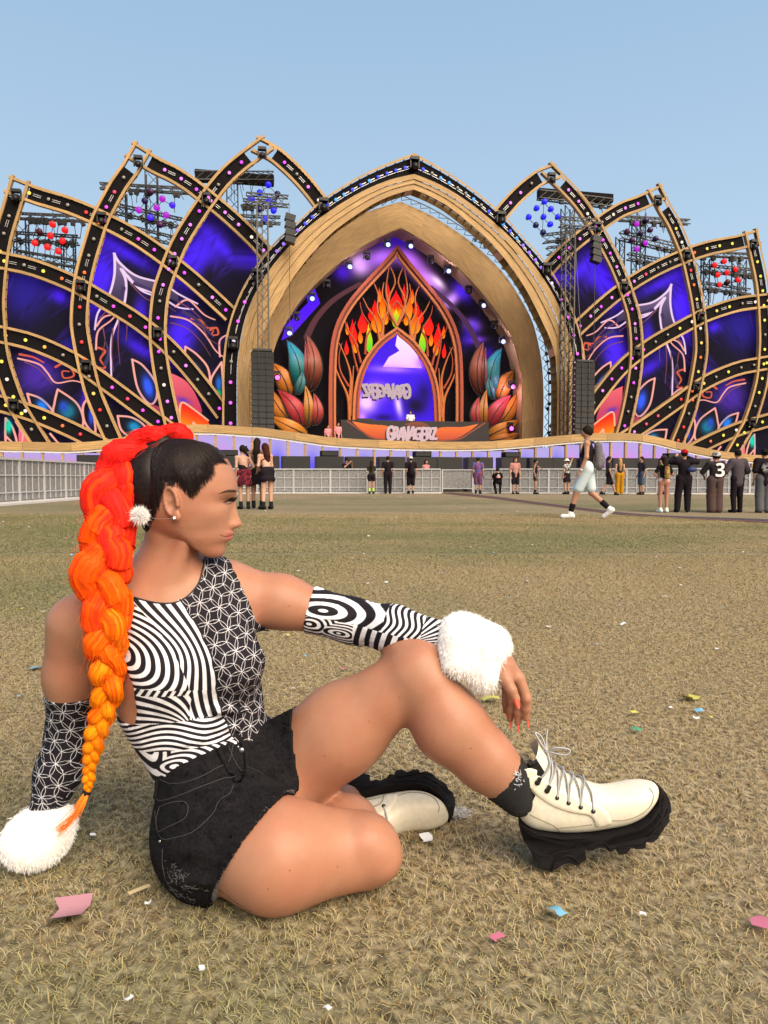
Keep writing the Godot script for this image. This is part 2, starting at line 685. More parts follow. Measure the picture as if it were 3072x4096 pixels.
# ------------------------------------------------------------------ ground
func ground() -> void:
	var f := FastNoiseLite.new()
	f.seed = 11
	f.fractal_octaves = 4
	f.frequency = 0.35
	var f2 := FastNoiseLite.new()
	f2.seed = 12
	f2.frequency = 2.4
	f2.fractal_octaves = 3
	M.field_noise = f
	var f3 := FastNoiseLite.new()
	f3.seed = 300
	f3.frequency = 0.055
	f3.fractal_octaves = 2
	M.field_noise3 = f3
	M.field_noise2 = f2
	var mb := MB.new()
	var xs := PackedFloat32Array()
	var zs := PackedFloat32Array()
	for i in 121:
		var u := (i - 60) / 60.0
		xs.append(10.0 * u + 390.0 * pow(absf(u), 6.0) * signf(u))
	for i in 141:
		var u := i / 140.0
		zs.append(1.0 - 44.0 * u * (0.25 + 0.75 * u) - 600.0 * pow(u, 14.0))
	for j in zs.size():
		for i in xs.size():
			var p := Vector3(xs[i], ground_y(xs[i], zs[j]), zs[j])
			mb.vert(p, Vector3.UP, Vector2(p.x, p.z), field_colour(p.x, p.z) * 0.92)
	for j in zs.size() - 1:
		for i in xs.size() - 1:
			var a := j * xs.size() + i
			mb.tri(a, a + 1, a + xs.size() + 1)
			mb.tri(a, a + xs.size() + 1, a + xs.size())
	var m := mat(Color.WHITE, 0.95, 0.0, true)
	m.albedo_texture = noise_tex(512, 512, Vector2(60, 60), 0.3, 1.2, 21, 5)
	m.uv1_scale = Vector3(0.55, 0.55, 1)
	m.metallic_specular = 0.08
	structure("grass_field", mb.mesh(m))
	grass()


func field_colour(x: float, z: float) -> Color:  # straw where the turf is worn, green where it is alive (linear)
	var a: float = M.field_noise.get_noise_2d(x * 0.55, z)
	var b: float = M.field_noise2.get_noise_2d(x, z)
	var straw := Color(0.470, 0.388, 0.262)
	var green := Color(0.305, 0.300, 0.178)
	var w: float = M.field_noise3.get_noise_2d(x, z)  # wide patches of live turf
	var g := clampf(0.30 + a * 0.9 + b * 0.4 + w * 1.3, 0, 1)
	return straw.lerp(green, g)


func grass() -> void:
	# square tiles of curled, flattened blades, laid edge to edge as one sward
	var kinds := []
	var side_ := 0.25
	for k in 8:
		var mb := MB.new()
		var r := RandomNumberGenerator.new()
		r.seed = 100 + k
		for i in 2900:
			var p := Vector3(r.randf_range(-0.5, 0.5) * side_, -0.003, r.randf_range(-0.5, 0.5) * side_)
			var lean := Vector3.RIGHT.rotated(Vector3.UP, r.randf() * TAU)
			var l := r.randf_range(0.012, 0.040)
			var up := r.randf_range(0.08, 0.9)
			var w := r.randf_range(0.0005, 0.0011)
			var s := lean.cross(Vector3.UP).rotated(Vector3.UP, r.randf_range(-0.7, 0.7)) * w
			var tone := r.randf()
			var col := Color(1.45, 1.27, 0.98) if tone < 0.34 else (Color(1.02, 0.9, 0.66) if tone < 0.66 else (Color(0.76, 0.8, 0.58) if tone < 0.84 else Color(0.5, 0.37, 0.27)))
			col *= r.randf_range(0.7, 1.2)
			var bend := lean.rotated(Vector3.UP, r.randf_range(-1.6, 1.6))
			var i0 := mb.v.size()
			var nn := (Vector3.UP * 0.8 + lean * -0.3).normalized()
			for q in 4:
				var t := q / 3.0
				var c := p + lean.lerp(bend, t * 0.5) * l * t * (1.0 - up * 0.45) + Vector3.UP * l * up * (t - 0.5 * t * t)
				if q == 3:
					mb.vert(c, nn, Vector2.ZERO, col)
				else:
					var ww := s * (1.0 - t * 0.35)
					mb.vert(c - ww, nn, Vector2.ZERO, col)
					mb.vert(c + ww, nn, Vector2.ZERO, col)
			var over := (mb.v[i0 + 1] - mb.v[i0]).cross(mb.v[i0 + 2] - mb.v[i0]).y < 0.0  # faces look up, as the normals do
			for t3 in [[0, 1, 3], [0, 3, 2], [2, 3, 5], [2, 5, 4], [4, 5, 6]]:
				if over:
					mb.tri(i0 + t3[0], i0 + t3[2], i0 + t3[1])
				else:
					mb.tri(i0 + t3[0], i0 + t3[1], i0 + t3[2])
		kinds.append(mb)
	var m := mat(Color.WHITE, 0.85, 0.0, true)
	m.metallic_specular = 0.1
	var places := []
	for k in 8:
		places.append([])
	var r := RandomNumberGenerator.new()
	r.seed = 300
	for lod in 3:
		var size: float = side_ * [1.0, 1.4, 2.1][lod]
		var z: float = [-0.9, -3.65, -7.65][lod]
		var end: float = [-3.65, -7.65, -16.1][lod]
		while z > end + size * 0.5:
			var half := 0.57 * -z + 0.5
			var n := int(half / size) + 1
			for i in range(-n, n + 1):
				var x := i * size
				var zz := z - size * 0.5
				var sc: float = [1.0, 1.4, 2.1][lod]
				var b := Basis(Vector3.UP, (r.randi() % 4) * PI / 2).scaled(Vector3(sc, [1.0, 1.1, 1.2][lod], sc))
				places[r.randi() % 8].append([Transform3D(b, Vector3(x, ground_y(x, zz), zz)), field_colour(x, zz) * r.randf_range(0.97, 1.03)])
			z -= size
	for k in 8:
		var mm := MultiMesh.new()
		mm.transform_format = MultiMesh.TRANSFORM_3D
		mm.use_colors = true
		mm.mesh = kinds[k].mesh(m)
		mm.instance_count = places[k].size()
		for i in places[k].size():
			mm.set_instance_transform(i, places[k][i][0])
			mm.set_instance_color(i, places[k][i][1])
		var o := MultiMeshInstance3D.new()
		o.name = numbered("grass")
		o.multimesh = mm
		add_child(o)
		tag(o, "short dry straw and green grass covering the whole field", "grass", "grass of the field")
		o.set_meta("kind", "stuff")


# ------------------------------------------------------------------ the stage
func on_stage(called: String, label: String, category: String, group := "") -> Node3D:
	return thing(called, label, category, STAGE_AT, STAGE_TURN, group)


const RIBS := {
	"A1": [-9.21, 20.45, -10.04, 19.77, -11.01, 18.9, -11.83, 17.95, -12.99, 16.25, -14.05, 14.44, -14.89, 12.3, -15.17, 11.19, -15.32, 9.4, -15.22, 7.67, -14.84, 5.36, -14.3, 3.0],
	"A2": [-16.25, 19.4, -16.76, 18.47, -17.37, 17.58, -18.29, 15.79, -18.72, 14.59, -19.35, 12.3, -19.62, 10.08, -19.55, 8.77, -19.08, 6.22, -18.7, 4.99, -17.7, 2.5],
	"A3": [-22.75, 17.0, -23.08, 15.91, -23.66, 13.86, -23.99, 11.27, -24.02, 9.89, -23.85, 7.59, -23.16, 5.18, -22.66, 4.16, -21.6, 2.3],
	"A4": [-28.3, 13.6, -28.6, 11.5, -28.5, 9.0, -27.9, 6.4, -26.6, 3.6, -25.8, 2.2],
	"B1": [-9.21, 20.45, -8.46, 20.1, -7.65, 19.49, -6.9, 18.81, -6.2, 18.05, -5.6, 17.3],
	"B2": [-16.25, 19.4, -15.29, 18.88, -14.32, 18.48, -13.35, 17.93, -12.41, 17.25, -11.42, 16.51, -10.46, 15.7, -9.54, 14.84, -8.9, 14.1],
	"B3": [-22.75, 17.0, -21.74, 16.67, -19.95, 16.23, -18.26, 15.58, -16.5, 14.73, -14.85, 13.65, -13.08, 12.28, -11.1, 10.5],
	"B4": [-28.3, 13.6, -26.2, 13.35, -23.76, 12.98, -22.04, 12.67, -19.94, 11.9, -18.12, 10.91, -16.3, 9.8, -14.6, 8.37, -13.0, 6.5, -11.6, 4.6],
	"B5": [-28.4, 9.6, -26.0, 9.25, -23.86, 8.86, -22.13, 8.47, -19.98, 7.51, -18.06, 6.15, -16.1, 4.65, -14.2, 3.2],
	"B6": [-27.4, 5.7, -25.6, 5.4, -23.95, 4.98, -22.22, 4.45, -20.24, 3.58, -18.4, 2.6]}

const ARCH_OUT := [0, 20.68, 1.7, 19.92, 3.28, 19.09, 4.75, 18.15, 6.0, 17.2, 7.25, 15.97, 8.4, 14.9, 9.4, 13.65, 10.2, 12.4, 10.8, 11.15, 11.25, 9.8, 11.5, 8.5, 11.64, 6.6, 11.7, 1.6]
const ARCH_DARK := [0, 19.42, 1.4, 19.0, 2.7, 18.42, 3.95, 17.7, 5.25, 16.8, 6.55, 15.75, 7.65, 14.6, 8.6, 13.45, 9.43, 12.2, 10.0, 11.0, 10.4, 9.75, 10.72, 7.9, 10.8, 6.0, 10.8, 1.6]
const ARCH_IN := [0, 18.52, 0.99, 18.21, 2.22, 17.65, 3.62, 16.7, 5.03, 15.6, 6.32, 14.22, 7.48, 12.67, 8.37, 11.09, 9.12, 9.63, 9.5, 8.3, 9.6, 6.0, 9.6, 1.6]
const VAULT_OUT := [0, 19.12, 1.84, 18.48, 3.31, 17.75, 4.8, 16.86, 6.32, 15.68, 7.55, 14.46, 8.64, 12.94, 9.43, 11.52, 9.92, 9.8, 10.17, 8.34, 10.28, 6.15, 10.25, 1.6]
const VAULT_IN := [0, 17.4, 1.05, 16.93, 2.5, 16.1, 3.95, 15.05, 5.42, 13.7, 6.6, 12.4, 7.55, 11.05, 8.2, 9.75, 8.55, 8.4, 8.7, 6.8, 8.68, 1.6]


const TIP := {"A1": 0.5, "B1": 0.5, "A2": 0.62, "B2": 0.62, "A3": 0.62, "B3": 0.62}


func right_wing(p: PackedVector2Array) -> PackedVector2Array:  # the right wing is drawn out a little further than the left
	var r := PackedVector2Array()
	for q in p:
		var x := -q.x
		x += 0.125 * maxf(x - 14.3, 0) + 0.05 * maxf(q.y - 12.0, 0) * smoothstep(14.0, 17.0, -q.x)
		r.append(Vector2(x, q.y + (q.y - 12.0) * 0.045 * smoothstep(13.0, 18.0, -q.x)))
	return r


func lamp_colour(x: float, y: float, r: RandomNumberGenerator) -> Color:
	var u := absf(x)
	var k := r.randf()
	if k < 0.14:
		return Color(1.0, 0.93, 0.85)
	if u > 21.5:
		return Color(1.0, 0.92, 0.35) if k < 0.8 else Color(1.0, 0.75, 0.3)
	if u > 18.2:
		return Color(1.0, 0.45, 0.18) if k < 0.5 else (Color(1.0, 0.18, 0.2) if k < 0.75 else Color(1.0, 0.85, 0.4))
	if u > 15.6:
		return Color(1.0, 0.25, 0.42) if k < 0.55 else Color(1.0, 0.3, 0.9)
	return Color(1.0, 0.55, 1.0) if k < 0.6 else Color(0.95, 0.3, 1.0)


func lamp_mat(c: Color, e := 1.2) -> StandardMaterial3D:
	var key := "lamp%s%.1f" % [c.to_html(), e]
	if not M.has(key):
		M[key] = glow(c, e)
	return M[key]


func make_lamps() -> void:
	var lens := MB.new()
	for k in 10:  # a shallow domed lens
		pass
	lens.ball(Vector3(0, 0, 0.05), Vector3(0.1, 0.1, 0.06), 5, 8)
	M.lens = lens
	var can := MB.new()
	can.tube(PackedVector3Array([Vector3(0, 0, -0.2), Vector3(0, 0, 0.03)]), PackedFloat32Array([0.085, 0.115]), 8)
	M.can_mesh = can.mesh(M.black)
	var head := MB.new()  # a moving head: base, yoke arms and drum
	head.box(Vector3(0, 0.32, 0), Vector3(0.42, 0.14, 0.3))
	head.box(Vector3(-0.2, 0.08, 0), Vector3(0.06, 0.4, 0.16))
	head.box(Vector3(0.2, 0.08, 0), Vector3(0.06, 0.4, 0.16))
	head.tube(PackedVector3Array([Vector3(0, 0.1, -0.16), Vector3(0, -0.02, 0.05), Vector3(0, -0.1, 0.2)]), PackedFloat32Array([0.13, 0.16, 0.15]), 10)
	M.head_mesh = head.mesh(M.black)


func add_lamp(parent: Node, at: Vector3, col: Color, on: bool, size := 1.0) -> void:
	var key := "lensmesh%s%s" % [col.to_html() if on else "off", ""]
	if not M.has(key):
		M[key] = M.lens.mesh(lamp_mat(col) if on else mat(Color(0.25, 0.25, 0.24), 0.25))
	var o := part(parent, "lamp", M[key])
	o.position = at
	o.scale = Vector3.ONE * size


func rib(parent: Node3D, name_: String, line: PackedVector2Array, z: float, spacing: float, r: RandomNumberGenerator) -> void:
	var n := maxi(10, int(line.size() * 3.2))
	var l := smooth2(line, n)
	var w := 0.5
	var mb := MB.new()
	var cut := 0
	if name_ in ["A1", "A2", "A3", "B1", "B2", "B3"]:  # the band stops short of the open diamond in the petal tip
		while l[cut].distance_to(l[0]) < 0.55:
			cut += 1
	var body_line := l.slice(cut)
	mb.band(side(body_line, w - 0.12), side(body_line, -w + 0.12), z, z - 0.12)
	var root := part(parent, "rib", mb.mesh(M.dark))
	if cut > 0:
		l[0] += (l[0] - l[1]).normalized() * float(TIP[name_])
	for s in [-1.0, 1.0]:
		var eb := MB.new()
		eb.band(side(l, s * w), side(l, s * (w - 0.15)), z + 0.15, z - 0.14)
		part(root, "edge_board", eb.mesh(M.woods[r.randi() % 4]))
	var total := 0.0
	for i in n - 1:
		total += l[i].distance_to(l[i + 1])
	var count := int(total / spacing)
	var rails := MB.new()
	for k in count:
		var q := (k + 0.6) / count * (n - 1)
		var i := mini(int(q), n - 2)
		var p := l[i].lerp(l[i + 1], q - i)
		if p.y < 3.0 or absf(p.x) > 26.5 or i < cut:
			continue
		var d := (l[i + 1] - l[i]).normalized()
		add_lamp(root, Vector3(p.x, p.y, z + 0.05), lamp_colour(p.x, p.y, r), r.randf() > 0.24)
		if p.y > 11.0 and r.randf() < 0.55:
			for s in [-0.05, 0.05]:
				var o: Vector2 = Vector2(-d.y, d.x) * s
				var a := p + d * 0.2 + o
				var b := p + d * (spacing * 0.62) + o
				rails.bar(Vector3(a.x, a.y, z + 0.04), Vector3(b.x, b.y, z + 0.04), 0.025, 0.03)
	if rails.v.size():
		part(root, "lamp_rail", rails.mesh(M.silver)).set_meta("kind", "stuff")


func wing_picture() -> ImageTexture:
	var a := Art.new(640, 760, Vector2(-60, 480), Vector2(1420, 1960), Color(0.07, 0.05, 0.11))
	var violet := Color(0.30, 0.13, 0.98)
	var blue := Color(0.16, 0.10, 0.55)
	var pink := Color(0.98, 0.66, 0.60)
	var pale := Color(0.93, 0.80, 0.92)
	var rust := Color(0.85, 0.36, 0.25)
	for b in [[1200, 700, 170, 260, 0.7, violet, 0.9], [560, 900, 80, 280, 0.1, violet, 1.0], [150, 950, 200, 130, 0.4, Color(0.15, 0.12, 0.5), 0.8], [1080, 1200, 120, 180, 0.2, Color(0.3, 0.16, 0.98), 0.9], [220, 1470, 150, 130, 0.5, Color(0.3, 0.18, 0.65), 0.9], [1160, 740, 170, 260, 0.75, violet, 1.0], [1330, 640, 60, 260, -0.8, violet, 0.95], [600, 850, 110, 260, 0.2, violet, 1.0], [740, 720, 260, 60, 0.5, violet, 0.9], [820, 1080, 60, 160, 0.1, violet, 0.9], [120, 1020, 190, 190, 0.3, blue, 0.9], [330, 1000, 90, 60, 0.5, violet, 0.9], [380, 1300, 90, 90, 0.0, blue, 0.9], [180, 1480, 140, 160, 0.5, Color(0.3, 0.16, 0.62), 0.95], [1060, 1220, 110, 190, 0.3, violet, 1.0], [800, 1290, 190, 60, 0.6, violet, 0.85], [720, 1200, 80, 80, 0, blue, 0.9], [470, 1620, 50, 150, 0.2, Color(0.3, 0.16, 0.7), 0.9], [10, 1590, 50, 90, 0, Color(0.42, 0.2, 0.75), 1.0], [1260, 830, 90, 120, 0.4, Color(0.08, 0.05, 0.09), 0.9]]:
		a.blob(Vector2(b[0], b[1]), Vector2(b[2], b[3]), b[4], b[5], b[6])
	var br := RandomNumberGenerator.new()
	br.seed = 83
	for k in 420:  # brushed streaks of darker and brighter violet
		var at := Vector2(br.randf_range(-40, 1400), br.randf_range(500, 1920))
		a.blob(at, Vector2(br.randf_range(6, 16), br.randf_range(40, 120)), br.randf_range(0.3, 1.1), [Color(0.03, 0.02, 0.06), Color(0.22, 0.12, 0.6), Color(0.06, 0.04, 0.16), Color(0.4, 0.2, 0.9)][br.randi() % 4], 0.22)
	# the big pointed canopy
	a.fill(pts([665, 725, 720, 800, 800, 852, 960, 890, 1060, 950, 1060, 1000, 940, 960, 820, 930, 740, 880, 728, 1010, 700, 1075, 620, 1010, 660, 870]), Color(0.55, 0.45, 0.62), Color(0.16, 0.13, 0.22))
	for l in [[665, 725, 700, 780, 800, 852, 960, 890, 1060, 950, 1180, 1005], [668, 725, 664, 860, 625, 990, 560, 1090, 540, 1190], [705, 815, 735, 890, 726, 1010, 690, 1110, 640, 1250, 635, 1470], [715, 820, 800, 915, 930, 960, 1050, 1030, 1150, 1040], [740, 850, 830, 940, 940, 975]]:
		a.line(smooth2(pts(l), 40), 17, 11, pale)
	for l in [[545, 1310, 560, 1200, 640, 1130, 700, 1060], [550, 1170, 600, 1110, 690, 1090], [1040, 1030, 1120, 985, 1220, 1070, 1290, 1100], [1010, 1090, 1120, 1110, 1220, 1190, 1290, 1290, 1340, 1330], [1320, 1330, 1320, 1230, 1370, 1190], [80, 1380, 200, 1410, 250, 1460, 300, 1520, 400, 1505, 470, 1520], [560, 1430, 590, 1440, 640, 1480]]:
		a.line(smooth2(pts(l), 40), 13, 9, pink)
	for l in [[1140, 1100, 1200, 1110, 1230, 1150, 1280, 1150], [1260, 1165, 1300, 1150, 1310, 1190, 1270, 1195, 1280, 1170], [560, 1300, 600, 1320, 570, 1370, 600, 1420, 560, 1420], [90, 1355, 170, 1370, 230, 1400], [300, 1425, 360, 1400, 410, 1470, 350, 1490, 340, 1450, 380, 1450]]:
		a.line(smooth2(pts(l), 40), 16, 9, rust)
	for l in [[690, 1120, 680, 1250, 690, 1400], [705, 1090, 735, 1150, 730, 1250], [1010, 1130, 1110, 1160, 1200, 1240, 1260, 1330], [590, 1180, 600, 1260, 580, 1340], [570, 1120, 620, 1070, 660, 1050], [760, 900, 860, 990, 960, 1010, 1040, 1060], [1060, 1000, 1150, 1050, 1250, 1150], [120, 1400, 200, 1440, 280, 1530], [1150, 1120, 1210, 1150, 1250, 1220, 1320, 1260], [650, 1180, 640, 1330, 650, 1440]]:
		a.line(smooth2(pts(l), 30), 9, 4, Color(0.5, 0.28, 0.32))
	for l in [[720, 930, 700, 1000, 650, 1090], [790, 900, 900, 940, 1000, 990], [1090, 1060, 1180, 1110, 1280, 1210], [600, 1400, 620, 1330, 600, 1250]]:
		a.line(smooth2(pts(l), 30), 26, 8, Color(0.26, 0.2, 0.36))
	# lotus petals along the foot
	var dark := Color(0.08, 0.06, 0.09)
	for p in [[765, 1365, 790, 1520, 830, 1600, 880, 1640, 915, 1590, 905, 1500, 830, 1400], [1100, 1275, 1105, 1340, 1190, 1430, 1250, 1490, 1240, 1400, 1170, 1320], [310, 1560, 290, 1640, 290, 1720, 430, 1790, 460, 1740, 420, 1640], [130, 1590, 160, 1680, 240, 1740, 280, 1700, 210, 1620], [500, 1600, 460, 1660, 470, 1760, 530, 1820, 520, 1700], [670, 1715, 690, 1800, 760, 1850, 860, 1860, 840, 1780, 760, 1725], [1330, 1365, 1260, 1480, 1290, 1570, 1340, 1610], [0, 1740, 0, 1900, 60, 1900, 40, 1800]]:
		var q := smooth2(pts(p + [p[0], p[1]]), 44)
		a.fill(q, dark, dark)
		a.line(q, 14, 14, pink)
	for b in [[860, 1530, 42, 90, -0.25, Color(0.2, 0.36, 0.95)], [1168, 1412, 22, 60, -0.6, Color(0.15, 0.5, 1.0)], [365, 1690, 60, 60, 0.5, Color(0.1, 0.45, 0.55)], [340, 1660, 30, 40, 0, Color(0.15, 0.3, 0.75)], [215, 1665, 34, 55, -0.6, Color(0.1, 0.5, 0.95)], [505, 1720, 18, 70, 0, Color(0.2, 0.3, 0.8)], [770, 1780, 50, 40, 0.4, Color(0.1, 0.55, 0.75)], [780, 1830, 60, 24, 0, Color(0.1, 0.65, 0.45)], [1310, 1500, 26, 60, 0, Color(0.15, 0.4, 0.75)], [1310, 1560, 24, 30, 0, Color(0.1, 0.6, 0.4)], [15, 1790, 22, 50, 0, Color(0.05, 0.85, 0.7)]]:
		a.blob(Vector2(b[0], b[1]), Vector2(b[2], b[3]) * 1.1, b[4], b[5], 1.3)
	a.fill(smooth2(pts([1000, 1440, 1100, 1490, 1170, 1590, 1195, 1700, 1070, 1730, 1010, 1640, 1000, 1440]), 40), Color(0.95, 0.42, 0.45), Color(0.75, 0.2, 0.35))
	a.blob(Vector2(1080, 1610), Vector2(60, 26), 0.3, Color(0.35, 0.2, 0.75), 0.9)
	a.fill(smooth2(pts([1070, 1630, 1150, 1670, 1230, 1730, 1255, 1790, 1235, 1830, 1090, 1830, 1055, 1720, 1070, 1630]), 40), Color(0.95, 0.12, 0.06), Color(1.0, 0.75, 0.12), Vector2(-0.45, 1).normalized())
	a.line(smooth2(pts([1055, 1720, 1072, 1625, 1150, 1668, 1240, 1735]), 30), 14, 12, Color(1.0, 0.7, 0.55))
	a.line(pts([1130, 1830, 1145, 1750, 1215, 1830]), 14, 14, Color(0.98, 0.7, 0.6))
	a.fill(smooth2(pts([870, 1640, 940, 1660, 950, 1720, 900, 1740, 870, 1640]), 24), Color(0.7, 0.25, 0.3), Color(0.45, 0.2, 0.4))
	a.fill(pts([820, 1830, 850, 1760, 900, 1800, 950, 1860, 820, 1860]), Color(0.9, 0.2, 0.15), Color(0.95, 0.35, 0.2))
	a.fill(pts([70, 1900, 75, 1780, 150, 1860, 160, 1910]), Color(0.9, 0.45, 0.75), Color(0.95, 0.4, 0.3))
	for l in [[60, 1760, 100, 1830, 90, 1900], [260, 1830, 300, 1880, 330, 1900], [420, 1800, 460, 1850, 470, 1900], [0, 1850, 50, 1900]]:
		a.line(pts(l), 15, 11, pink)
	return a.tex()


func between(p: PackedVector2Array, y0: float, y1: float) -> PackedVector2Array:
	var r := PackedVector2Array()
	for q in smooth2(p, 60):
		if q.y <= maxf(y0, y1) and q.y >= minf(y0, y1):
			r.append(q)
	return r


func wing(mirror: bool, pic: ImageTexture) -> void:
	var r := RandomNumberGenerator.new()
	r.seed = 40 + int(mirror)
	var where := "right of the central arch" if mirror else "left of the central arch"
	var root := on_stage("petal_lattice", "timber lotus petal lattice with coloured lamps %s" % ("behind the group in caps and hats" if mirror else "rising behind the red braid"), "stage lattice", "lotus petal wings of the stage")
	var turn := func(p: PackedVector2Array): return right_wing(p) if mirror else p
	for k in RIBS:
		var z := 0.0 if k.begins_with("A") else -0.045
		rib(root, k, turn.call(pts(RIBS[k])), z - 0.012 * int(k.right(1)), 1.0 if k.begins_with("A") else 1.02, r)
	# moving heads where ribs cross and in the petal tips
	for p in [[-9.2, 20.05], [-16.25, 18.95], [-22.8, 16.55], [-12.45, 17.15], [-18.3, 15.6], [-14.4, 13.4], [-19.5, 11.7], [-15.3, 9.2], [-19.3, 7.2], [-23.2, 4.9]]:
		var q: Vector2 = turn.call(pts(p))[0]
		var o := part(root, "moving_head", M.head_mesh)
		o.position = Vector3(q.x, q.y - 0.1, 0.12)
		o.scale = Vector3.ONE * 1.15
	# screens in the lower openings
	var cut := func(name_: String, y0: float, y1: float): return between(pts(RIBS[name_]), y0, y1)
	var shapes := []
	var s1 := PackedVector2Array(cut.call("A1", 17.2, 2.2)) + pts([-14.2, 2.2, -11.0, 2.2]) + pts([-11.0, 10.5, -10.4, 12.2, -9.6, 13.6])
	var back: PackedVector2Array = cut.call("B2", 14.1, 17.25)
	back.reverse()
	shapes.append(s1 + back)
	var s2 := PackedVector2Array(cut.call("A2", 15.6, 2.2)) + pts([-17.6, 2.2, -14.2, 2.2])
	var a1: PackedVector2Array = cut.call("A1", 13.4, 2.6)
	a1.reverse()
	var b3: PackedVector2Array = cut.call("B3", 13.4, 15.5)
	b3.reverse()
	shapes.append(s2 + a1 + b3)
	var s3 := PackedVector2Array(cut.call("A3", 13.0, 2.2)) + pts([-21.5, 2.2, -17.6, 2.2])
	var a2: PackedVector2Array = cut.call("A2", 11.8, 2.6)
	a2.reverse()
	var b4: PackedVector2Array = PackedVector2Array()
	for q in smooth2(pts(RIBS.B4), 60):
		if q.x > -23.7 and q.x < -19.6:
			b4.append(q)
	b4.reverse()
	shapes.append(s3 + a2 + b4)
	shapes.append(pts([-28.3, 9.5, -26, 9.25, -23.95, 8.9, -23.7, 7, -23.1, 5, -21.6, 2.2, -28.3, 2.2]))
	for s in shapes:
		var q: PackedVector2Array = turn.call(s)
		var mb := MB.new()
		mb.poly(q, -0.45, -0.75)
		for i in mb.v.size():  # the picture is printed in the left wing's frame and mirrored on the right
			if i < s.size():
				mb.t[i] = Vector2((((s[i].x + 23.8) / 0.0091) + 60) / 1480.0, (815 + (12.98 - s[i].y) / 0.0095 - 480) / 1480.0)
			else:
				mb.t[i] = Vector2(0.99, 0.3)
		part(root, "led_screen", mb.mesh(pic_mat(pic)))


func pic_mat(pic: ImageTexture) -> StandardMaterial3D:
	if not M.has("wing_screen"):
		M.wing_screen = screen_mat(pic, 1.1)
	return M.wing_screen


func stage() -> void:
	make_lamps()
	var pic := wing_picture()
	wing(false, pic)
	wing(true, pic)
	central_arch()
	vault()
	scenery()
	trusses()
	loudspeakers()
	apron()


func both_sides(a: Array, n: int) -> PackedVector2Array:
	var h := smooth2(pts(a), n)
	var l := flipx(h)
	l.reverse()
	l.remove_at(l.size() - 1)
	return l + h


func central_arch() -> void:
	var r := RandomNumberGenerator.new()
	r.seed = 77
	var root := on_stage("central_arch", "tall pointed timber arch with a black band of blue lamps framing the stage", "stage arch")
	var o := both_sides(ARCH_OUT, 40)
	var d := both_sides(ARCH_DARK, 40)
	var i := both_sides(ARCH_IN, 40)
	var mixed := func(a: PackedVector2Array, b: PackedVector2Array, t: float):
		var q := PackedVector2Array()
		for k in a.size():
			q.append(a[k].lerp(b[k], t))
		return q
	var mb := MB.new()
	mb.band(mixed.call(o, d, 0.16), mixed.call(o, d, 0.97), 0.42, 0.3)
	var dark := part(root, "lamp_band", mb.mesh(M.dark))
	mb = MB.new()
	mb.band(o, mixed.call(o, d, 0.14), 0.56, -0.5)
	part(root, "edge_board", mb.mesh(M.woods[0]))
	# the fascia is three stepped courses of bent boards
	var cuts := [0.0, 0.34, 0.62, 1.0]
	for c in 3:
		var a: PackedVector2Array = mixed.call(d, i, cuts[c])
		var b: PackedVector2Array = mixed.call(d, i, cuts[c + 1] - 0.012)
		var step := 13
		for k in range(0, a.size() - 1, step):
			var e := mini(k + step + 1, a.size())
			var pb := MB.new()
			pb.band(a.slice(k, e), b.slice(k, e), [0.56, 0.5, 0.44][c] + r.randf() * 0.004, -0.5)
			part(root, "fascia_board", pb.mesh(M.woods[r.randi() % 4]))
	var mid: PackedVector2Array = mixed.call(o, d, 0.56)
	var rail := MB.new()
	for k in range(4, mid.size() - 4):
		var p := mid[k]
		if p.y < 3.4:
			continue
		var u := absf(p.x)
		var col := Color(0.2, 0.28, 1.0) if r.randf() < 0.7 else Color(0.35, 0.7, 1.0)
		if u > 8.6:
			col = Color(1.0, 0.4, 0.95) if r.randf() < 0.6 else Color(1, 0.9, 1)
		elif u > 7.0:
			col = Color(0.65, 0.45, 1.0)
		if k % 2 == 0 or u < 8.0:
			add_lamp(dark, Vector3(p.x, p.y, 0.47), col, r.randf() > 0.18, 1.05)
		if p.y > 9.0 or r.randf() < 0.4:
			var q := mid[k + 1]
			rail.bar(Vector3(p.x, p.y - 0.12, 0.46), Vector3(q.x, q.y - 0.12, 0.46), 0.03, 0.03)
			rail.bar(Vector3(p.x, p.y + 0.02, 0.46), Vector3(lerpf(p.x, q.x, 0.6), lerpf(p.y, q.y, 0.6) + 0.02, 0.46), 0.02, 0.05)
	part(dark, "lamp_rail", rail.mesh(M.silver)).set_meta("kind", "stuff")
	for p in [[0, 19.9], [-5.6, 17.0], [5.6, 17.0], [-9.6, 12.6], [8.7, 14.0], [-11.0, 8.6]]:
		var q := part(root, "moving_head", M.head_mesh)
		q.position = Vector3(p[0], p[1], 0.62)
		q.scale = Vector3.ONE * 1.3


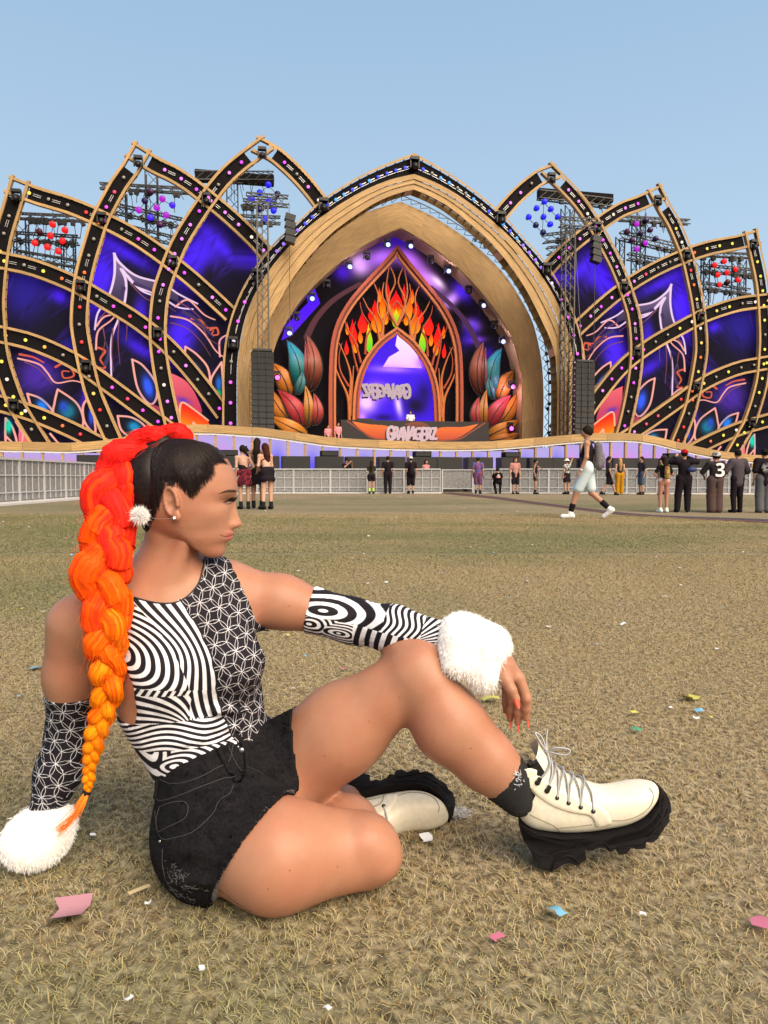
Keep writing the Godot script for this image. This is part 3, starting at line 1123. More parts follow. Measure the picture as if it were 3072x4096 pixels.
func vault() -> void:
	var r := RandomNumberGenerator.new()
	r.seed = 78
	var root := on_stage("inner_vault", "broad bent-timber vault standing inside the central arch", "stage vault")
	var o := both_sides(VAULT_OUT, 40)
	var i := both_sides(VAULT_IN, 40)
	var step := 6
	for k in range(0, o.size() - 1, step):  # radial panels with fine joints
		var e := mini(k + step + 1, o.size())
		var a := o.slice(k, e)
		var b := i.slice(k, e)
		var mb := MB.new()
		mb.band(a, b, -3.2 + r.randf() * 0.02, -3.34)
		part(root, "timber_panel", mb.mesh(M.woods[r.randi() % 4]))
		mb = MB.new()
		mb.band(b, side(b, 0.1 if k < 39 else 0.1), -3.35, -5.2)
		part(root, "soffit_panel", mb.mesh(M.woods[r.randi() % 4]))
	var lights := [[-0.82, 16.3], [0.74, 16.3], [-3.4, 14.7], [3.4, 14.8], [-5.9, 12.5], [5.9, 12.6], [-7.4, 10.2], [7.35, 10.2], [-8.2, 7.3], [8.1, 7.1], [8.0, 4.2], [-2.2, 15.4], [2.2, 15.4], [-4.9, 13.4], [4.9, 13.5], [-6.9, 11.2], [6.8, 11.2]]
	for k in lights.size():
		var p := Vector3(lights[k][0], lights[k][1], -3.75)
		var h := part(root, "moving_head", M.head_mesh)
		h.position = p + Vector3(0, 0.1, 0)
		if k < 11:
			var l := part(root, "lamp", M.lens.mesh(lamp_mat(Color(0.62, 0.7, 1.0) if p.y > 9 else Color(0.95, 0.35, 1.0), 3.0)))
			l.position = p + Vector3(0, 0.02, 0.28)
			l.scale = Vector3.ONE * 1.5
			if k in [2, 3, 6, 7, 9]:
				var om := OmniLight3D.new()
				om.name = "vault_light"
				root.add_child(om, true)
				om.position = p + Vector3(-signf(p.x) * 0.3, -0.15, 0.45)
				om.light_color = Color(0.85, 0.78, 1.0) if p.y > 9 else Color(1.0, 0.75, 0.95)
				om.light_energy = 0.7
				om.light_size = 0.15
				om.omni_range = 30.0
				om.omni_attenuation = 2.0
				om.shadow_enabled = true


func frame_piece(root: Node3D, called: String, o: PackedVector2Array, i: PackedVector2Array, z: float, m: Material) -> void:
	var mb := MB.new()
	mb.band(o, i, z, z - 0.2)
	part(root, called, mb.mesh(m))


func scenery() -> void:
	# the screen that closes the vault
	var a := Art.new(560, 560, Vector2(180, 400), Vector2(1440, 1470), Color(0.055, 0.032, 0.04))
	var r := RandomNumberGenerator.new()
	r.seed = 5
	for k in 500:  # dark ornamental panelling
		var p := Vector2(r.randf_range(220, 1400), r.randf_range(520, 1400))
		a.line(PackedVector2Array([p, p + Vector2(r.randf_range(-3, 3), r.randf_range(16, 40))]), 4, 3, Color(0.12, 0.085, 0.085) if r.randf() < 0.5 else Color(0.03, 0.015, 0.03))
	for b in [[640, 600, 75, 75, 0.3, Color(0.95, 0.72, 1.0), 1.1], [740, 560, 130, 70, -0.4, Color(0.72, 0.42, 0.98), 1.0], [560, 640, 60, 60, 0, Color(0.3, 0.1, 0.85), 0.9], [870, 560, 110, 60, 0.6, Color(0.75, 0.4, 1.0), 1.0], [960, 650, 150, 60, 0.75, Color(0.85, 0.5, 1.0), 1.0], [1010, 660, 60, 26, 0.7, Color(1.0, 0.85, 1.0), 1.0], [1080, 740, 90, 40, -0.8, Color(0.85, 0.6, 1.0), 1.0], [1130, 700, 50, 80, -0.7, Color(0.3, 0.12, 0.95), 0.9], [1180, 860, 60, 40, 0.2, Color(0.75, 0.5, 1.0), 0.9], [1200, 930, 70, 24, -0.1, Color(0.6, 0.3, 1.0), 0.9], [1170, 900, 50, 110, 0.4, Color(0.25, 0.1, 0.8), 0.8], [1260, 1000, 60, 60, 0, Color(0.2, 0.08, 0.7), 0.8], [820, 480, 200, 50, 0, Color(0.2, 0.07, 0.6), 0.9]]:
		a.blob(Vector2(b[0], b[1]), Vector2(b[2], b[3]), b[4], b[5], b[6])
	a.fill(pts([300, 900, 400, 790, 390, 730, 430, 715, 458, 790, 330, 940, 280, 970]), Color(0.3, 0.08, 0.95), Color(0.35, 0.12, 0.9))
	a.line(smooth2(pts([395, 950, 440, 860, 520, 770, 640, 690]), 20), 30, 22, Color(0.36, 0.2, 0.22))
	a.line(smooth2(pts([1215, 965, 1160, 860, 1080, 770, 980, 690]), 20), 30, 22, Color(0.3, 0.18, 0.3))
	var root := on_stage("back_screen", "dark video screen with violet flares closing the vault", "video screen")
	var o := both_sides(VAULT_IN, 24)
	var mb := MB.new()
	var q := PackedVector2Array()
	for p in o:
		q.append(Vector2(p.x * 1.01, p.y * 1.002))
	mb.poly(q, -5.0, -5.3)
	for k in mb.v.size():
		var x := 806 + mb.v[k].x / 0.0149
		var y := 515 - (mb.v[k].y - 16.61) / 0.0145
		mb.t[k] = Vector2((x - 180) / 1260.0, (y - 400) / 1070.0)
	part(root, "led_screen", mb.mesh(screen_mat(a.tex(), 1.15)))

	# the painted flame arch
	var red := mat(Color(0.58, 0.09, 0.028), 0.55)
	var rust := mat(Color(0.3, 0.04, 0.018), 0.6)
	var orange := mat(Color(0.8, 0.22, 0.045), 0.5)
	for m in [red, rust, orange]:
		m.albedo_texture = M.wood_tex
		m.uv1_scale = Vector3(0.3, 1.3, 1)
	var arch := on_stage("flame_arch", "carved red and orange arch with flame tendrils standing before the dark screen", "scenic arch")
	var out := both_sides([0, 16.61, 1.03, 15.4, 2.22, 14.1, 3.34, 12.76, 4.16, 11.33, 4.58, 9.8, 4.7, 8.1, 4.74, 6.0, 4.72, 2.6], 24)
	for c in [[0.0, 0.22, -4.2, red], [0.22, 0.36, -4.35, rust], [0.36, 0.5, -4.28, orange]]:
		frame_piece(arch, "outer_moulding", side(out, -c[0]), side(out, -c[1]), c[2], c[3])
	var inn := both_sides([0, 11.11, 1.3, 10.15, 2.35, 8.74, 2.92, 7.15, 3.1, 5.2, 3.1, 2.6], 20)
	for c in [[0.0, 0.16, -4.2, orange], [0.16, 0.3, -4.3, rust], [0.3, 0.45, -4.25, red]]:
		frame_piece(arch, "inner_moulding", side(inn, -c[0]), side(inn, -c[1]), c[2], c[3])
	# tendrils, traced on one side and mirrored
	var T := [[[0, 11.2, -0.55, 12.3, -0.5, 13.2, -0.1, 14.2, -0.45, 15.2], 0.12], [[0, 11.2, 0.5, 12.4, 0.75, 13.6, 0.55, 15.1], 0.11], [[1.0, 10.4, 0.9, 11.6, 0.6, 12.3, 1.0, 13.2, 0.9, 14.1], 0.12], [[1.2, 10.2, 1.5, 11.6, 2.0, 12.3, 2.35, 13.0], 0.11], [[1.2, 10.2, 0.95, 11.2, 1.35, 12.2, 1.3, 13.3, 1.75, 14.3], 0.12], [[2.2, 9.2, 2.1, 10.4, 1.8, 11.0, 2.4, 12.0, 2.55, 12.7], 0.1], [[2.5, 8.6, 2.9, 10.0, 3.5, 11.0, 3.6, 12.0], 0.1], [[2.7, 8.0, 3.0, 9.2, 3.15, 10.4, 2.85, 11.4], 0.09], [[3.3, 4.2, 3.4, 6.2, 4.0, 7.6, 4.4, 8.6], 0.15], [[3.3, 6.0, 3.2, 7.6, 3.5, 8.8, 4.0, 9.9], 0.12], [[3.35, 7.0, 3.9, 8.0, 4.0, 9.0, 3.8, 9.9], 0.09], [[3.25, 5.0, 3.1, 7.0, 3.0, 8.4], 0.12], [[0.0, 12.9, 0.6, 12.0, 0.35, 11.5], 0.08]]
	for t in T:
		for s in [-1.0, 1.0]:
			var l := smooth2(pts(t[0]), 16)
			var p3 := PackedVector3Array()
			var rr := PackedFloat32Array()
			for k in l.size():
				p3.append(Vector3(l[k].x * s, l[k].y, -4.45))
				rr.append(t[1] * (1.0 - 0.72 * k / 15.0))
			var tb := MB.new()
			tb.tube(p3, rr, 6)
			part(arch, "tendril", tb.mesh(orange if t[1] > 0.1 else red))
	# glowing flame panes
	var flames := [[0, 12.9, 0.42, 0.62, "red"], [0, 11.75, 0.27, 0.62, "green"], [-0.35, 12.35, 0.25, 0.45, "orange"], [0.35, 12.35, 0.25, 0.45, "orange"]]
	for s in [-1.0, 1.0]:
		flames += [[s * 0.55, 13.5, 0.13, 0.5, "red"], [s * 1.15, 13.25, 0.13, 0.45, "orange"], [s * 1.75, 11.9, 0.2, 0.4, "red"], [s * 0.75, 11.75, 0.2, 0.45, "orange"], [s * 2.5, 10.4, 0.16, 0.45, "orange"], [s * 3.45, 9.6, 0.14, 0.45, "red"], [s * 3.4, 10.9, 0.12, 0.4, "orange"], [s * 0.95, 12.5, 0.22, 0.8, "orange"], [s * 1.45, 12.4, 0.22, 0.45, "red"], [s * 1.35, 11.4, 0.4, 0.7, "orange"], [s * 2.35, 11.3, 0.33, 0.62, "red"], [s * 1.9, 10.25, 0.24, 0.9, "green"], [s * 3.0, 10.6, 0.28, 0.8, "red"], [s * 2.85, 9.8, 0.2, 0.5, "orange"]]
	var fm := {}
	for k in ["red", "orange", "green"]:
		var g := Art.new(32, 64, Vector2.ZERO, Vector2(32, 64), Color.BLACK)
		var ramp: Array = {"red": [Color(0.95, 0.05, 0.12), Color(1.0, 0.2, 0.02)], "orange": [Color(0.95, 0.25, 0.02), Color(1.0, 0.62, 0.08)], "green": [Color(1.0, 0.75, 0.1), Color(0.2, 0.85, 0.15)]}[k]
		g.fill(pts([0, 0, 32, 0, 32, 64, 0, 64]), ramp[0], ramp[1])
		fm[k] = screen_mat(g.tex(), 1.3)
	for f in flames:
		var shape := PackedVector2Array()
		for k in 20:
			var u := TAU * k / 20
			var yy := sin(u)
			shape.append(Vector2(f[0] + cos(u) * f[2] * (1.0 - 0.45 * yy) * (1.0 - 0.3 * absf(yy)) + 0.15 * signf(f[0]) * yy * f[2], f[1] + yy * f[3] + (0.25 * f[3] if k == 5 else 0.0)))
		var pb := MB.new()
		pb.poly(shape, -4.62, -4.7, Color.WHITE, Vector2(f[0] - f[2], f[1] + f[3]), Vector2(2 * f[2], -2 * f[3]))
		part(arch, "flame_light", pb.mesh(fm[f[4]]))

	# the screen in the doorway of the arch
	var d := Art.new(256, 400, Vector2(600, 930), Vector2(1000, 1360), Color(0.25, 0.1, 0.85))
	d.fill(pts([810, 930, 900, 1000, 930, 1090, 740, 1090, 800, 990]), Color(0.97, 0.85, 1.0), Color(0.93, 0.72, 1.0))
	d.fill(pts([700, 1040, 800, 985, 820, 1010, 740, 1060, 680, 1110]), Color(0.25, 0.1, 0.8), Color(0.3, 0.12, 0.9))
	for b in [[780, 1100, 140, 26, 0, Color(0.75, 0.5, 1.0), 0.9], [660, 1260, 70, 70, -0.6, Color(0.97, 0.75, 1.0), 1.1], [720, 1200, 70, 60, 0.3, Color(0.8, 0.5, 1.0), 0.9], [815, 1270, 24, 80, -0.2, Color(0.95, 0.8, 1.0), 1.0], [640, 1330, 30, 40, 0, Color(0.85, 0.55, 1.0), 0.9], [900, 1270, 70, 60, 0, Color(0.1, 0.05, 0.22), 1.1], [940, 1210, 50, 80, 0, Color(0.12, 0.06, 0.35), 0.9], [745, 1330, 60, 22, 0, Color(0.1, 0.05, 0.3), 0.8], [930, 1060, 40, 50, 0.5, Color(0.7, 0.4, 1.0), 0.9], [760, 1140, 100, 30, 0, Color(0.3, 0.12, 0.95), 0.8]]:
		d.blob(Vector2(b[0], b[1]), Vector2(b[2], b[3]), b[4], b[5], b[6])
	var door := on_stage("doorway_screen", "bright violet and white video screen inside the flame arch", "video screen")
	mb = MB.new()
	var dq := side(inn, -0.4)
	mb.poly(dq, -4.5, -4.6)
	for k in mb.v.size():
		var x := 806 + mb.v[k].x / 0.0146
		var y := 515 - (mb.v[k].y - 16.61) / 0.0143
		mb.t[k] = Vector2((x - 600) / 400.0, (y - 930) / 430.0)
	part(door, "led_screen", mb.mesh(screen_mat(d.tex(), 1.3)))
	letters(door, "GRAVAGERZ", Vector3(-0.75, 6.7, -4.4), 0.92, true, Color(0.85, 0.72, 0.76), 3.3)

	# leaves and petals beside the arch
	# each: foot, bend and tip of the midrib, half width, colour
	var leafs := [[1300, 1245, 1320, 1150, 1380, 1090, 44, Color(0.62, 0.2, 0.02)], [1260, 1390, 1365, 1310, 1402, 1190, 42, Color(0.66, 0.22, 0.02)], [1218, 1225, 1158, 1090, 1224, 955, 40, Color(0.33, 0.085, 0.045)], [1266, 1225, 1228, 1100, 1314, 985, 50, Color(0.01, 0.2, 0.2)], [1230, 1205, 1214, 1090, 1232, 980, 17, Color(0.26, 0.05, 0.03)], [1272, 1235, 1244, 1180, 1246, 1130, 24, Color(0.02, 0.17, 0.19)], [1245, 1392, 1258, 1290, 1358, 1215, 44, Color(0.48, 0.035, 0.04)], [1226, 1392, 1204, 1290, 1234, 1190, 27, Color(0.5, 0.2, 0.03)], [1196, 1378, 1158, 1310, 1196, 1228, 28, Color(0.44, 0.05, 0.04)], [1220, 1425, 1310, 1385, 1400, 1335, 36, Color(0.68, 0.24, 0.02)], [1230, 1440, 1320, 1436, 1404, 1400, 28, Color(0.62, 0.2, 0.02)]]
	var ink := mat(Color(0.012, 0.008, 0.008), 0.7)
	for s in [-1.0, 1.0]:
		var flower := on_stage("scenic_flower", "tall painted flower with teal and orange petals %s the flame arch" % ("by the right foot of" if s > 0 else "by the left foot of"), "scenic flower", "painted flowers flanking the arch")
		var z := -4.3
		for f in leafs:
			var mid := PackedVector2Array()
			var left := PackedVector2Array()
			var right := PackedVector2Array()
			var tile := PackedVector2Array()
			for k in 13:
				var t := k / 12.0
				tile.append(Vector2(f[0], f[1]).lerp(Vector2(f[2], f[3]), t).lerp(Vector2(f[2], f[3]).lerp(Vector2(f[4], f[5]), t), t))
			for k in 13:
				var t := k / 12.0
				var along := (tile[mini(k + 1, 12)] - tile[maxi(k - 1, 0)]).normalized()
				var hw: float = f[6] * pow(sin(PI * pow(t, 0.85)), 0.8) * (1.0 - 0.25 * t) + (6.0 if k == 0 else 0.0)
				var three := []
				for off in [0.0, hw, -hw]:
					var p: Vector2 = tile[k] + Vector2(-along.y, along.x) * float(off)
					three.append(Vector2((p.x - 802) * 0.0147 * s, 16.61 - (p.y - 515) * 0.0143))
				mid.append(three[0])
				left.append(three[1])
				if k > 0 and k < 12:
					right.append(three[2])
			right.reverse()
			var poly := left + right
			if Geometry2D.is_polygon_clockwise(poly):
				poly.reverse()
			var c := Vector2.ZERO
			for p in poly:
				c += p / poly.size()
			var lb := MB.new()  # a cushion: rim, half way, crown
			var rings := [1.0, 0.9, 0.45]
			for g in 3:
				for p in poly:
					var e: Vector2 = c + (p - c) * float(rings[g])
					lb.vert(Vector3(e.x, e.y, z + [0.0, 0.06, 0.1][g]), Vector3((p - c).x, (p - c).y, [0.3, 0.9, 2.5][g]).normalized(), e, Color(f[7]))
			var top := lb.vert(Vector3(c.x, c.y, z + 0.11), Vector3.BACK, c, Color(f[7]))
			var np := poly.size()
			for k in np:
				var k2 := (k + 1) % np
				for g in 2:
					lb.tri(g * np + k, g * np + k2, (g + 1) * np + k2)
					lb.tri(g * np + k, (g + 1) * np + k2, (g + 1) * np + k)
				lb.tri(2 * np + k, 2 * np + k2, top)
			if not M.has("petal"):
				M.petal = mat(Color.WHITE, 0.55, 0, true)
				M.petal.albedo_texture = noise_tex(128, 128, Vector2(7, 7), 0.8, 1.0, 31)
			var leaf := part(flower, "petal", lb.mesh(M.petal))
			var rim := PackedVector2Array()
			for p in poly:
				rim.append(p + (p - c).normalized() * 0.07)
			part(leaf, "black_outline", MB.new().poly(rim, z - 0.012, z - 0.04).mesh(ink))
			var rib3 := PackedVector3Array()
			for p in mid.slice(1, 12):
				rib3.append(Vector3(p.x, p.y, z + 0.1))
			part(leaf, "midrib", MB.new().tube(rib3, PackedFloat32Array([0.05, 0.05, 0.045, 0.04, 0.04, 0.035, 0.03, 0.03, 0.02, 0.015]), 6).mesh(ink))
			z += 0.05

	# the booth
	var booth := on_stage("dj_booth", "wide dark booth painted with orange lens shapes and white graffiti lettering", "booth")
	var b2 := Art.new(512, 64, Vector2(550, 1345), Vector2(1250, 1435), Color(0.10, 0.065, 0.06))
	for l in [[[600, 1350, 680, 1362, 770, 1372, 770, 1425, 700, 1420, 640, 1385], Color(0.85, 0.42, 0.08), Color(0.65, 0.22, 0.05)], [[1200, 1352, 1120, 1368, 1005, 1375, 1005, 1425, 1090, 1420, 1150, 1390], Color(0.85, 0.42, 0.08), Color(0.65, 0.22, 0.05)], [[840, 1360, 880, 1350, 930, 1350, 960, 1366, 900, 1374], Color(0.45, 0.2, 0.08), Color(0.3, 0.12, 0.06)]]:
		b2.fill(smooth2(pts(l[0] + [l[0][0], l[0][1]]), 40), l[1], l[2])
	b2.line(smooth2(pts([580, 1350, 650, 1395, 710, 1425, 900, 1432, 1090, 1425, 1160, 1392, 1230, 1348]), 40), 7, 7, Color(0.5, 0.2, 0.1))
	mb = MB.new()
	mb.quad(Vector3(-4.3, 2.2, -1.5), Vector3(5.65, 2.2, -1.5), Vector3(5.65, 4.48, -1.5), Vector3(-4.3, 4.48, -1.5), Color.WHITE, Vector2(0, 1.75), Vector2(1, 0))
	var bm := mat(Color.WHITE, 0.6)
	bm.albedo_texture = b2.tex()
	bm.texture_repeat = false
	part(booth, "painted_front", mb.mesh(bm))
	part(booth, "table_top", MB.new().box(Vector3(0.67, 4.44, -2.15), Vector3(9.95, 0.12, 1.26)).mesh(M.black))
	part(booth, "side_panel", MB.new().box(Vector3(-4.27, 3.3, -2.15), Vector3(0.06, 2.14, 1.2)).mesh(M.black))
	part(booth, "side_panel", MB.new().box(Vector3(5.62, 3.3, -2.15), Vector3(0.06, 2.14, 1.2)).mesh(M.black))
	letters(booth, "GRAVAGERZ", Vector3(0.35, 3.62, -1.42), 0.86, false, Color(0.97, 0.8, 0.82), 3.3)
	var deck := on_stage("mixer", "low black mixer on the left end of the booth table", "mixer")
	part(deck, "case", MB.new().box(Vector3(-2.6, 4.56, -2.1), Vector3(1.1, 0.12, 0.5)).mesh(M.black))
	part(deck, "fader_panel", MB.new().box(Vector3(-2.6, 4.63, -2.1), Vector3(1.0, 0.02, 0.42)).mesh(M.grille))


func letters(parent: Node3D, text: String, at: Vector3, size: float, mirror: bool, col: Color, width: float) -> void:
	# swollen graffiti letters: each letter a plump extrusion, jostling its neighbours
	var sf := SystemFont.new()
	sf.font_names = PackedStringArray(["Droid Sans"])
	sf.font_weight = 700
	var r := RandomNumberGenerator.new()
	r.seed = 9
	var shadow := mat(Color(0.02, 0.02, 0.025), 0.6)
	var face := glow(col, 0.75)
	var step := width / text.length()
	for k in text.length():
		var x := (k - (text.length() - 1) * 0.5) * step * (-1.0 if mirror else 1.0)
		for pass_ in 3:
			var tm := TextMesh.new()
			tm.font = sf
			tm.text = text[k]
			tm.font_size = 64
			tm.pixel_size = size / 46.0
			tm.depth = 0.1
			tm.material = shadow if pass_ == 0 else face
			var o := MeshInstance3D.new()
			o.mesh = tm
			o.name = "letter_shade" if pass_ == 0 else "letter"
			parent.add_child(o, true)
			o.position = at + Vector3(x, sin(k * 1.9) * 0.05, 0.0)
			if pass_ == 0:
				o.position += Vector3(-0.07, -0.1, -0.12)
			if pass_ == 2:
				o.position += Vector3(0.06, 0.03, 0.03)
			o.rotation.z = sin(k * 2.7) * 0.12 + (0.06 if mirror else 0.0)
			o.scale = Vector3(-0.62 if mirror else 0.62, 1.0 + 0.12 * cos(k * 2.1), 1.0)


func truss(mb: MB, a: Vector3, b: Vector3, w: float, cell: float) -> void:
	var d := (b - a).normalized()
	var s := (d.cross(Vector3.BACK).normalized()) * w * 0.5
	var t := d.cross(s).normalized() * w * 0.5
	var l := a.distance_to(b)
	var cs := [s + t, s - t, -s - t, -s + t]
	for c in cs:
		mb.bar(a + c, b + c, 0.07, 0.07)
	var n := maxi(2, int(l / cell))
	for k in n:
		var p := a + d * l * k / n
		var q := a + d * l * (k + 1) / n
		for f in 4:
			var c1: Vector3 = cs[f]
			var c2: Vector3 = cs[(f + 1) % 4]
			mb.bar(p + c1, q + c2, 0.035, 0.035)
			if f % 2 == 0:
				mb.bar(p + c1, p + c2, 0.04, 0.04)


func trusses() -> void:
	var r := RandomNumberGenerator.new()
	r.seed = 61
	var L := func(x: float, y: float, z: float): return Vector3(x, y, z)
	var spots := [
		["black truss tower and roof beam inside the tallest petal on the left", [[-10.97, 19.2]], [[-13.2, 19.3, -8.4, 19.65, 0.5], [-10.3, 17.9, -8.2, 18.0, 0.4], [-11.3, 16.9, -8.0, 17.0, 0.4]]],
		["black truss tower with hanging rigging inside the second petal on the left", [[-15.85, 19.6], [-17.7, 18.3]], [[-18.75, 18.3, -13.5, 18.4, 0.3], [-18.4, 17.1, -14.0, 16.4, 0.5], [-17.6, 15.9, -14.4, 15.3, 0.45]]],
		["black truss towers with hanging rigging inside the outer petal on the left", [[-23.4, 16.1], [-20.75, 15.4]], [[-23.6, 16.2, -19.5, 16.3, 0.3], [-23.7, 15.0, -20.0, 15.0, 0.45], [-23.6, 14.0, -20.2, 13.6, 0.4]]],
		["black truss tower and roof beam inside the tallest petal on the right", [[11.78, 19.5]], [[9.3, 19.9, 14.7, 19.7, 0.5], [9.7, 17.0, 13.2, 17.6, 0.5], [10.0, 16.2, 12.8, 16.6, 0.45]]],
		["black truss tower with hanging rigging inside the second petal on the right", [[17.2, 19.4], [15.6, 17.6]], [[15.3, 18.75, 20.7, 18.85, 0.3], [15.4, 17.6, 20.0, 16.9, 0.5], [16.0, 16.2, 19.6, 15.8, 0.4]]],
		["black truss towers with hanging rigging inside the outer petal on the right", [[22.3, 16.5], [25.3, 16.6]], [[21.6, 16.7, 26.0, 16.8, 0.3], [21.8, 15.7, 25.9, 15.6, 0.45], [21.9, 14.5, 25.6, 14.2, 0.4]]]]
	for s in spots:
		var root := on_stage("truss_tower", s[0], "truss", "trusses behind the petals")
		for t in s[1]:
			var mb := MB.new()
			truss(mb, Vector3(t[0], 0, -2.9), Vector3(t[0], t[1], -2.9), 0.68, 0.75)
			part(root, "tower", mb.mesh(M.steel))
		for t in s[2]:
			var mb := MB.new()
			truss(mb, Vector3(t[0], t[1], -2.2), Vector3(t[2], t[3], -2.2), t[4], 0.6)
			part(root, "beam", mb.mesh(M.steel))
			var hang := MB.new()
			for k in 9:  # clamps, cables and drapes
				var u := r.randf()
				var p := Vector3(lerpf(t[0], t[2], u), lerpf(t[1], t[3], u), -2.2)
				hang.bar(p, p + Vector3(r.randf_range(-0.35, 0.35), -r.randf_range(0.4, 1.5), 0), 0.035, 0.035)
				hang.box(p + Vector3(0, -0.28, 0.1), Vector3(0.24, 0.34, 0.24), Basis(Vector3(0, 0, 1), r.randf_range(-0.5, 0.5)))
			part(root, "rigging", hang.mesh(M.black)).set_meta("kind", "stuff")
		var lid: Array = s[2][0]
		if absf(lid[0]) < 14:
			part(root, "roof_beam", MB.new().box(Vector3((lid[0] + lid[2]) / 2, lid[1] + 0.1, -2.2), Vector3(absf(lid[2] - lid[0]), 0.55, 0.5)).mesh(M.dark))
	# clusters of lamp pods on rods
	var blue := Color(0.06, 0.08, 1.0)
	var mag := Color(0.75, 0.08, 0.85)
	var redc := Color(1.0, 0.06, 0.1)
	var cl := [["cluster of blue lamp pods on thin rods in the tallest left petal", blue, [-8.76, 19.03, -9.29, 18.51, -9.82, 18.09, -8.7, 18.02, -9.31, 17.48, -8.45, 17.47, -8.96, 16.93, -8.2, 18.5]], ["cluster of magenta and violet lamp pods in the second left petal", mag, [-16.15, 17.5, -15.8, 18.06, -15.13, 17.69, -14.55, 17.36, -15.46, 17.14, -16.51, 16.93, -15.83, 16.53, -14.92, 16.74, -15.27, 16.14]], ["cluster of red lamp pods in the outer left petal", redc, [-21.39, 15.75, -20.71, 15.46, -22.13, 15.27, -21.52, 15.08, -20.86, 14.82, -22.39, 14.61, -21.7, 14.41, -21.1, 14.2]], ["cluster of blue lamp pods on thin rods in the tallest right petal", blue, [9.62, 19.36, 9.06, 18.89, 10.08, 18.9, 8.5, 18.26, 9.56, 18.35, 10.6, 18.42, 9.02, 17.77, 10.05, 17.89, 9.54, 17.32]], ["cluster of magenta and violet lamp pods in the second right petal", mag, [17.16, 18.65, 16.44, 18.35, 15.72, 17.78, 16.75, 17.73, 17.49, 18.01, 16.12, 17.23, 17.93, 17.44, 17.13, 17.09, 16.48, 16.64]], ["cluster of red lamp pods in the outer right petal", redc, [23.32, 16.2, 22.57, 15.89, 24.25, 15.69, 22.83, 15.22, 23.57, 15.41, 22.98, 14.54, 23.63, 14.75, 24.47, 14.95]]]
	var pod := MB.new()
	pod.ball(Vector3.ZERO, Vector3(0.21, 0.21, 0.15), 4, 6)
	var shell := MB.new()
	shell.tube(PackedVector3Array([Vector3(0, 0, -0.25), Vector3(0, 0, 0.0)]), PackedFloat32Array([0.13, 0.2]), 6)
	var shell_mesh := shell.mesh(M.black)
	for c in cl:
		var root := on_stage("lamp_cluster", c[0], "lamp cluster", "lamp pod clusters in the petals")
		var p := pts(c[2])
		var rods := MB.new()
		for k in p.size():
			var col: Color = c[1]
			if c[1] == mag and k % 3 == 0:
				col = Color(0.3, 0.1, 1.0)
			var lit := r.randf() > 0.25
			var key := "pod" + col.to_html() + str(lit)
			if not M.has(key):
				M[key] = pod.mesh(glow(col, 0.9) if lit else mat(col * 0.12, 0.4))
			var b := part(root, "lamp_pod", M[key])
			b.position = Vector3(p[k].x, p[k].y, -1.85)
			b.rotation.z = r.randf() * 2.0
			var sh := part(b, "housing", shell_mesh)
			sh.position.z = -0.05
			var best := -1
			for j in p.size():
				if j != k and (best < 0 or p[j].distance_to(p[k]) < p[best].distance_to(p[k])):
					best = j
			rods.bar(Vector3(p[k].x, p[k].y, -2.0), Vector3(p[best].x, p[best].y, -2.0), 0.03, 0.03)
		rods.bar(Vector3(p[0].x, p[0].y, -2.0), Vector3(p[0].x, p[0].y + 1.0, -2.0), 0.03, 0.03)
		rods.bar(Vector3(p[p.size() - 1].x, p[p.size() - 1].y, -2.0), Vector3(p[0].x, p[0].y, -2.0), 0.03, 0.03)
		part(root, "rod", rods.mesh(M.steel)).set_meta("kind", "stuff")
	# thin truss that follows the gap between arch and vault
	var gap := on_stage("gap_truss", "thin black curved truss in the sky gap between arch and vault", "truss")
	var v := both_sides(VAULT_OUT, 34)
	var mb := MB.new()
	for k in v.size() - 1:
		var a := Vector3(v[k].x * 1.03, v[k].y + 0.35, -3.0)
		var b := Vector3(v[k + 1].x * 1.03, v[k + 1].y + 0.35, -3.0)
		var a2 := Vector3(v[k].x * 1.0, v[k].y + 0.02, -3.0)
		var b2 := Vector3(v[k + 1].x * 1.0, v[k + 1].y + 0.02, -3.0)
		mb.bar(a, b, 0.05, 0.05)
		mb.bar(a2, b, 0.035, 0.035)
		mb.bar(a, a2, 0.04, 0.04)
		if k > v.size() * 0.6:
			for j in 2:
				mb.box(a + Vector3(r.randf_range(-0.1, 0.3), r.randf_range(-0.3, 0.3), 0.0), Vector3(0.16, 0.24, 0.16), Basis(Vector3(0, 0, 1), r.randf() * 2))
	part(gap, "lattice", mb.mesh(M.steel))


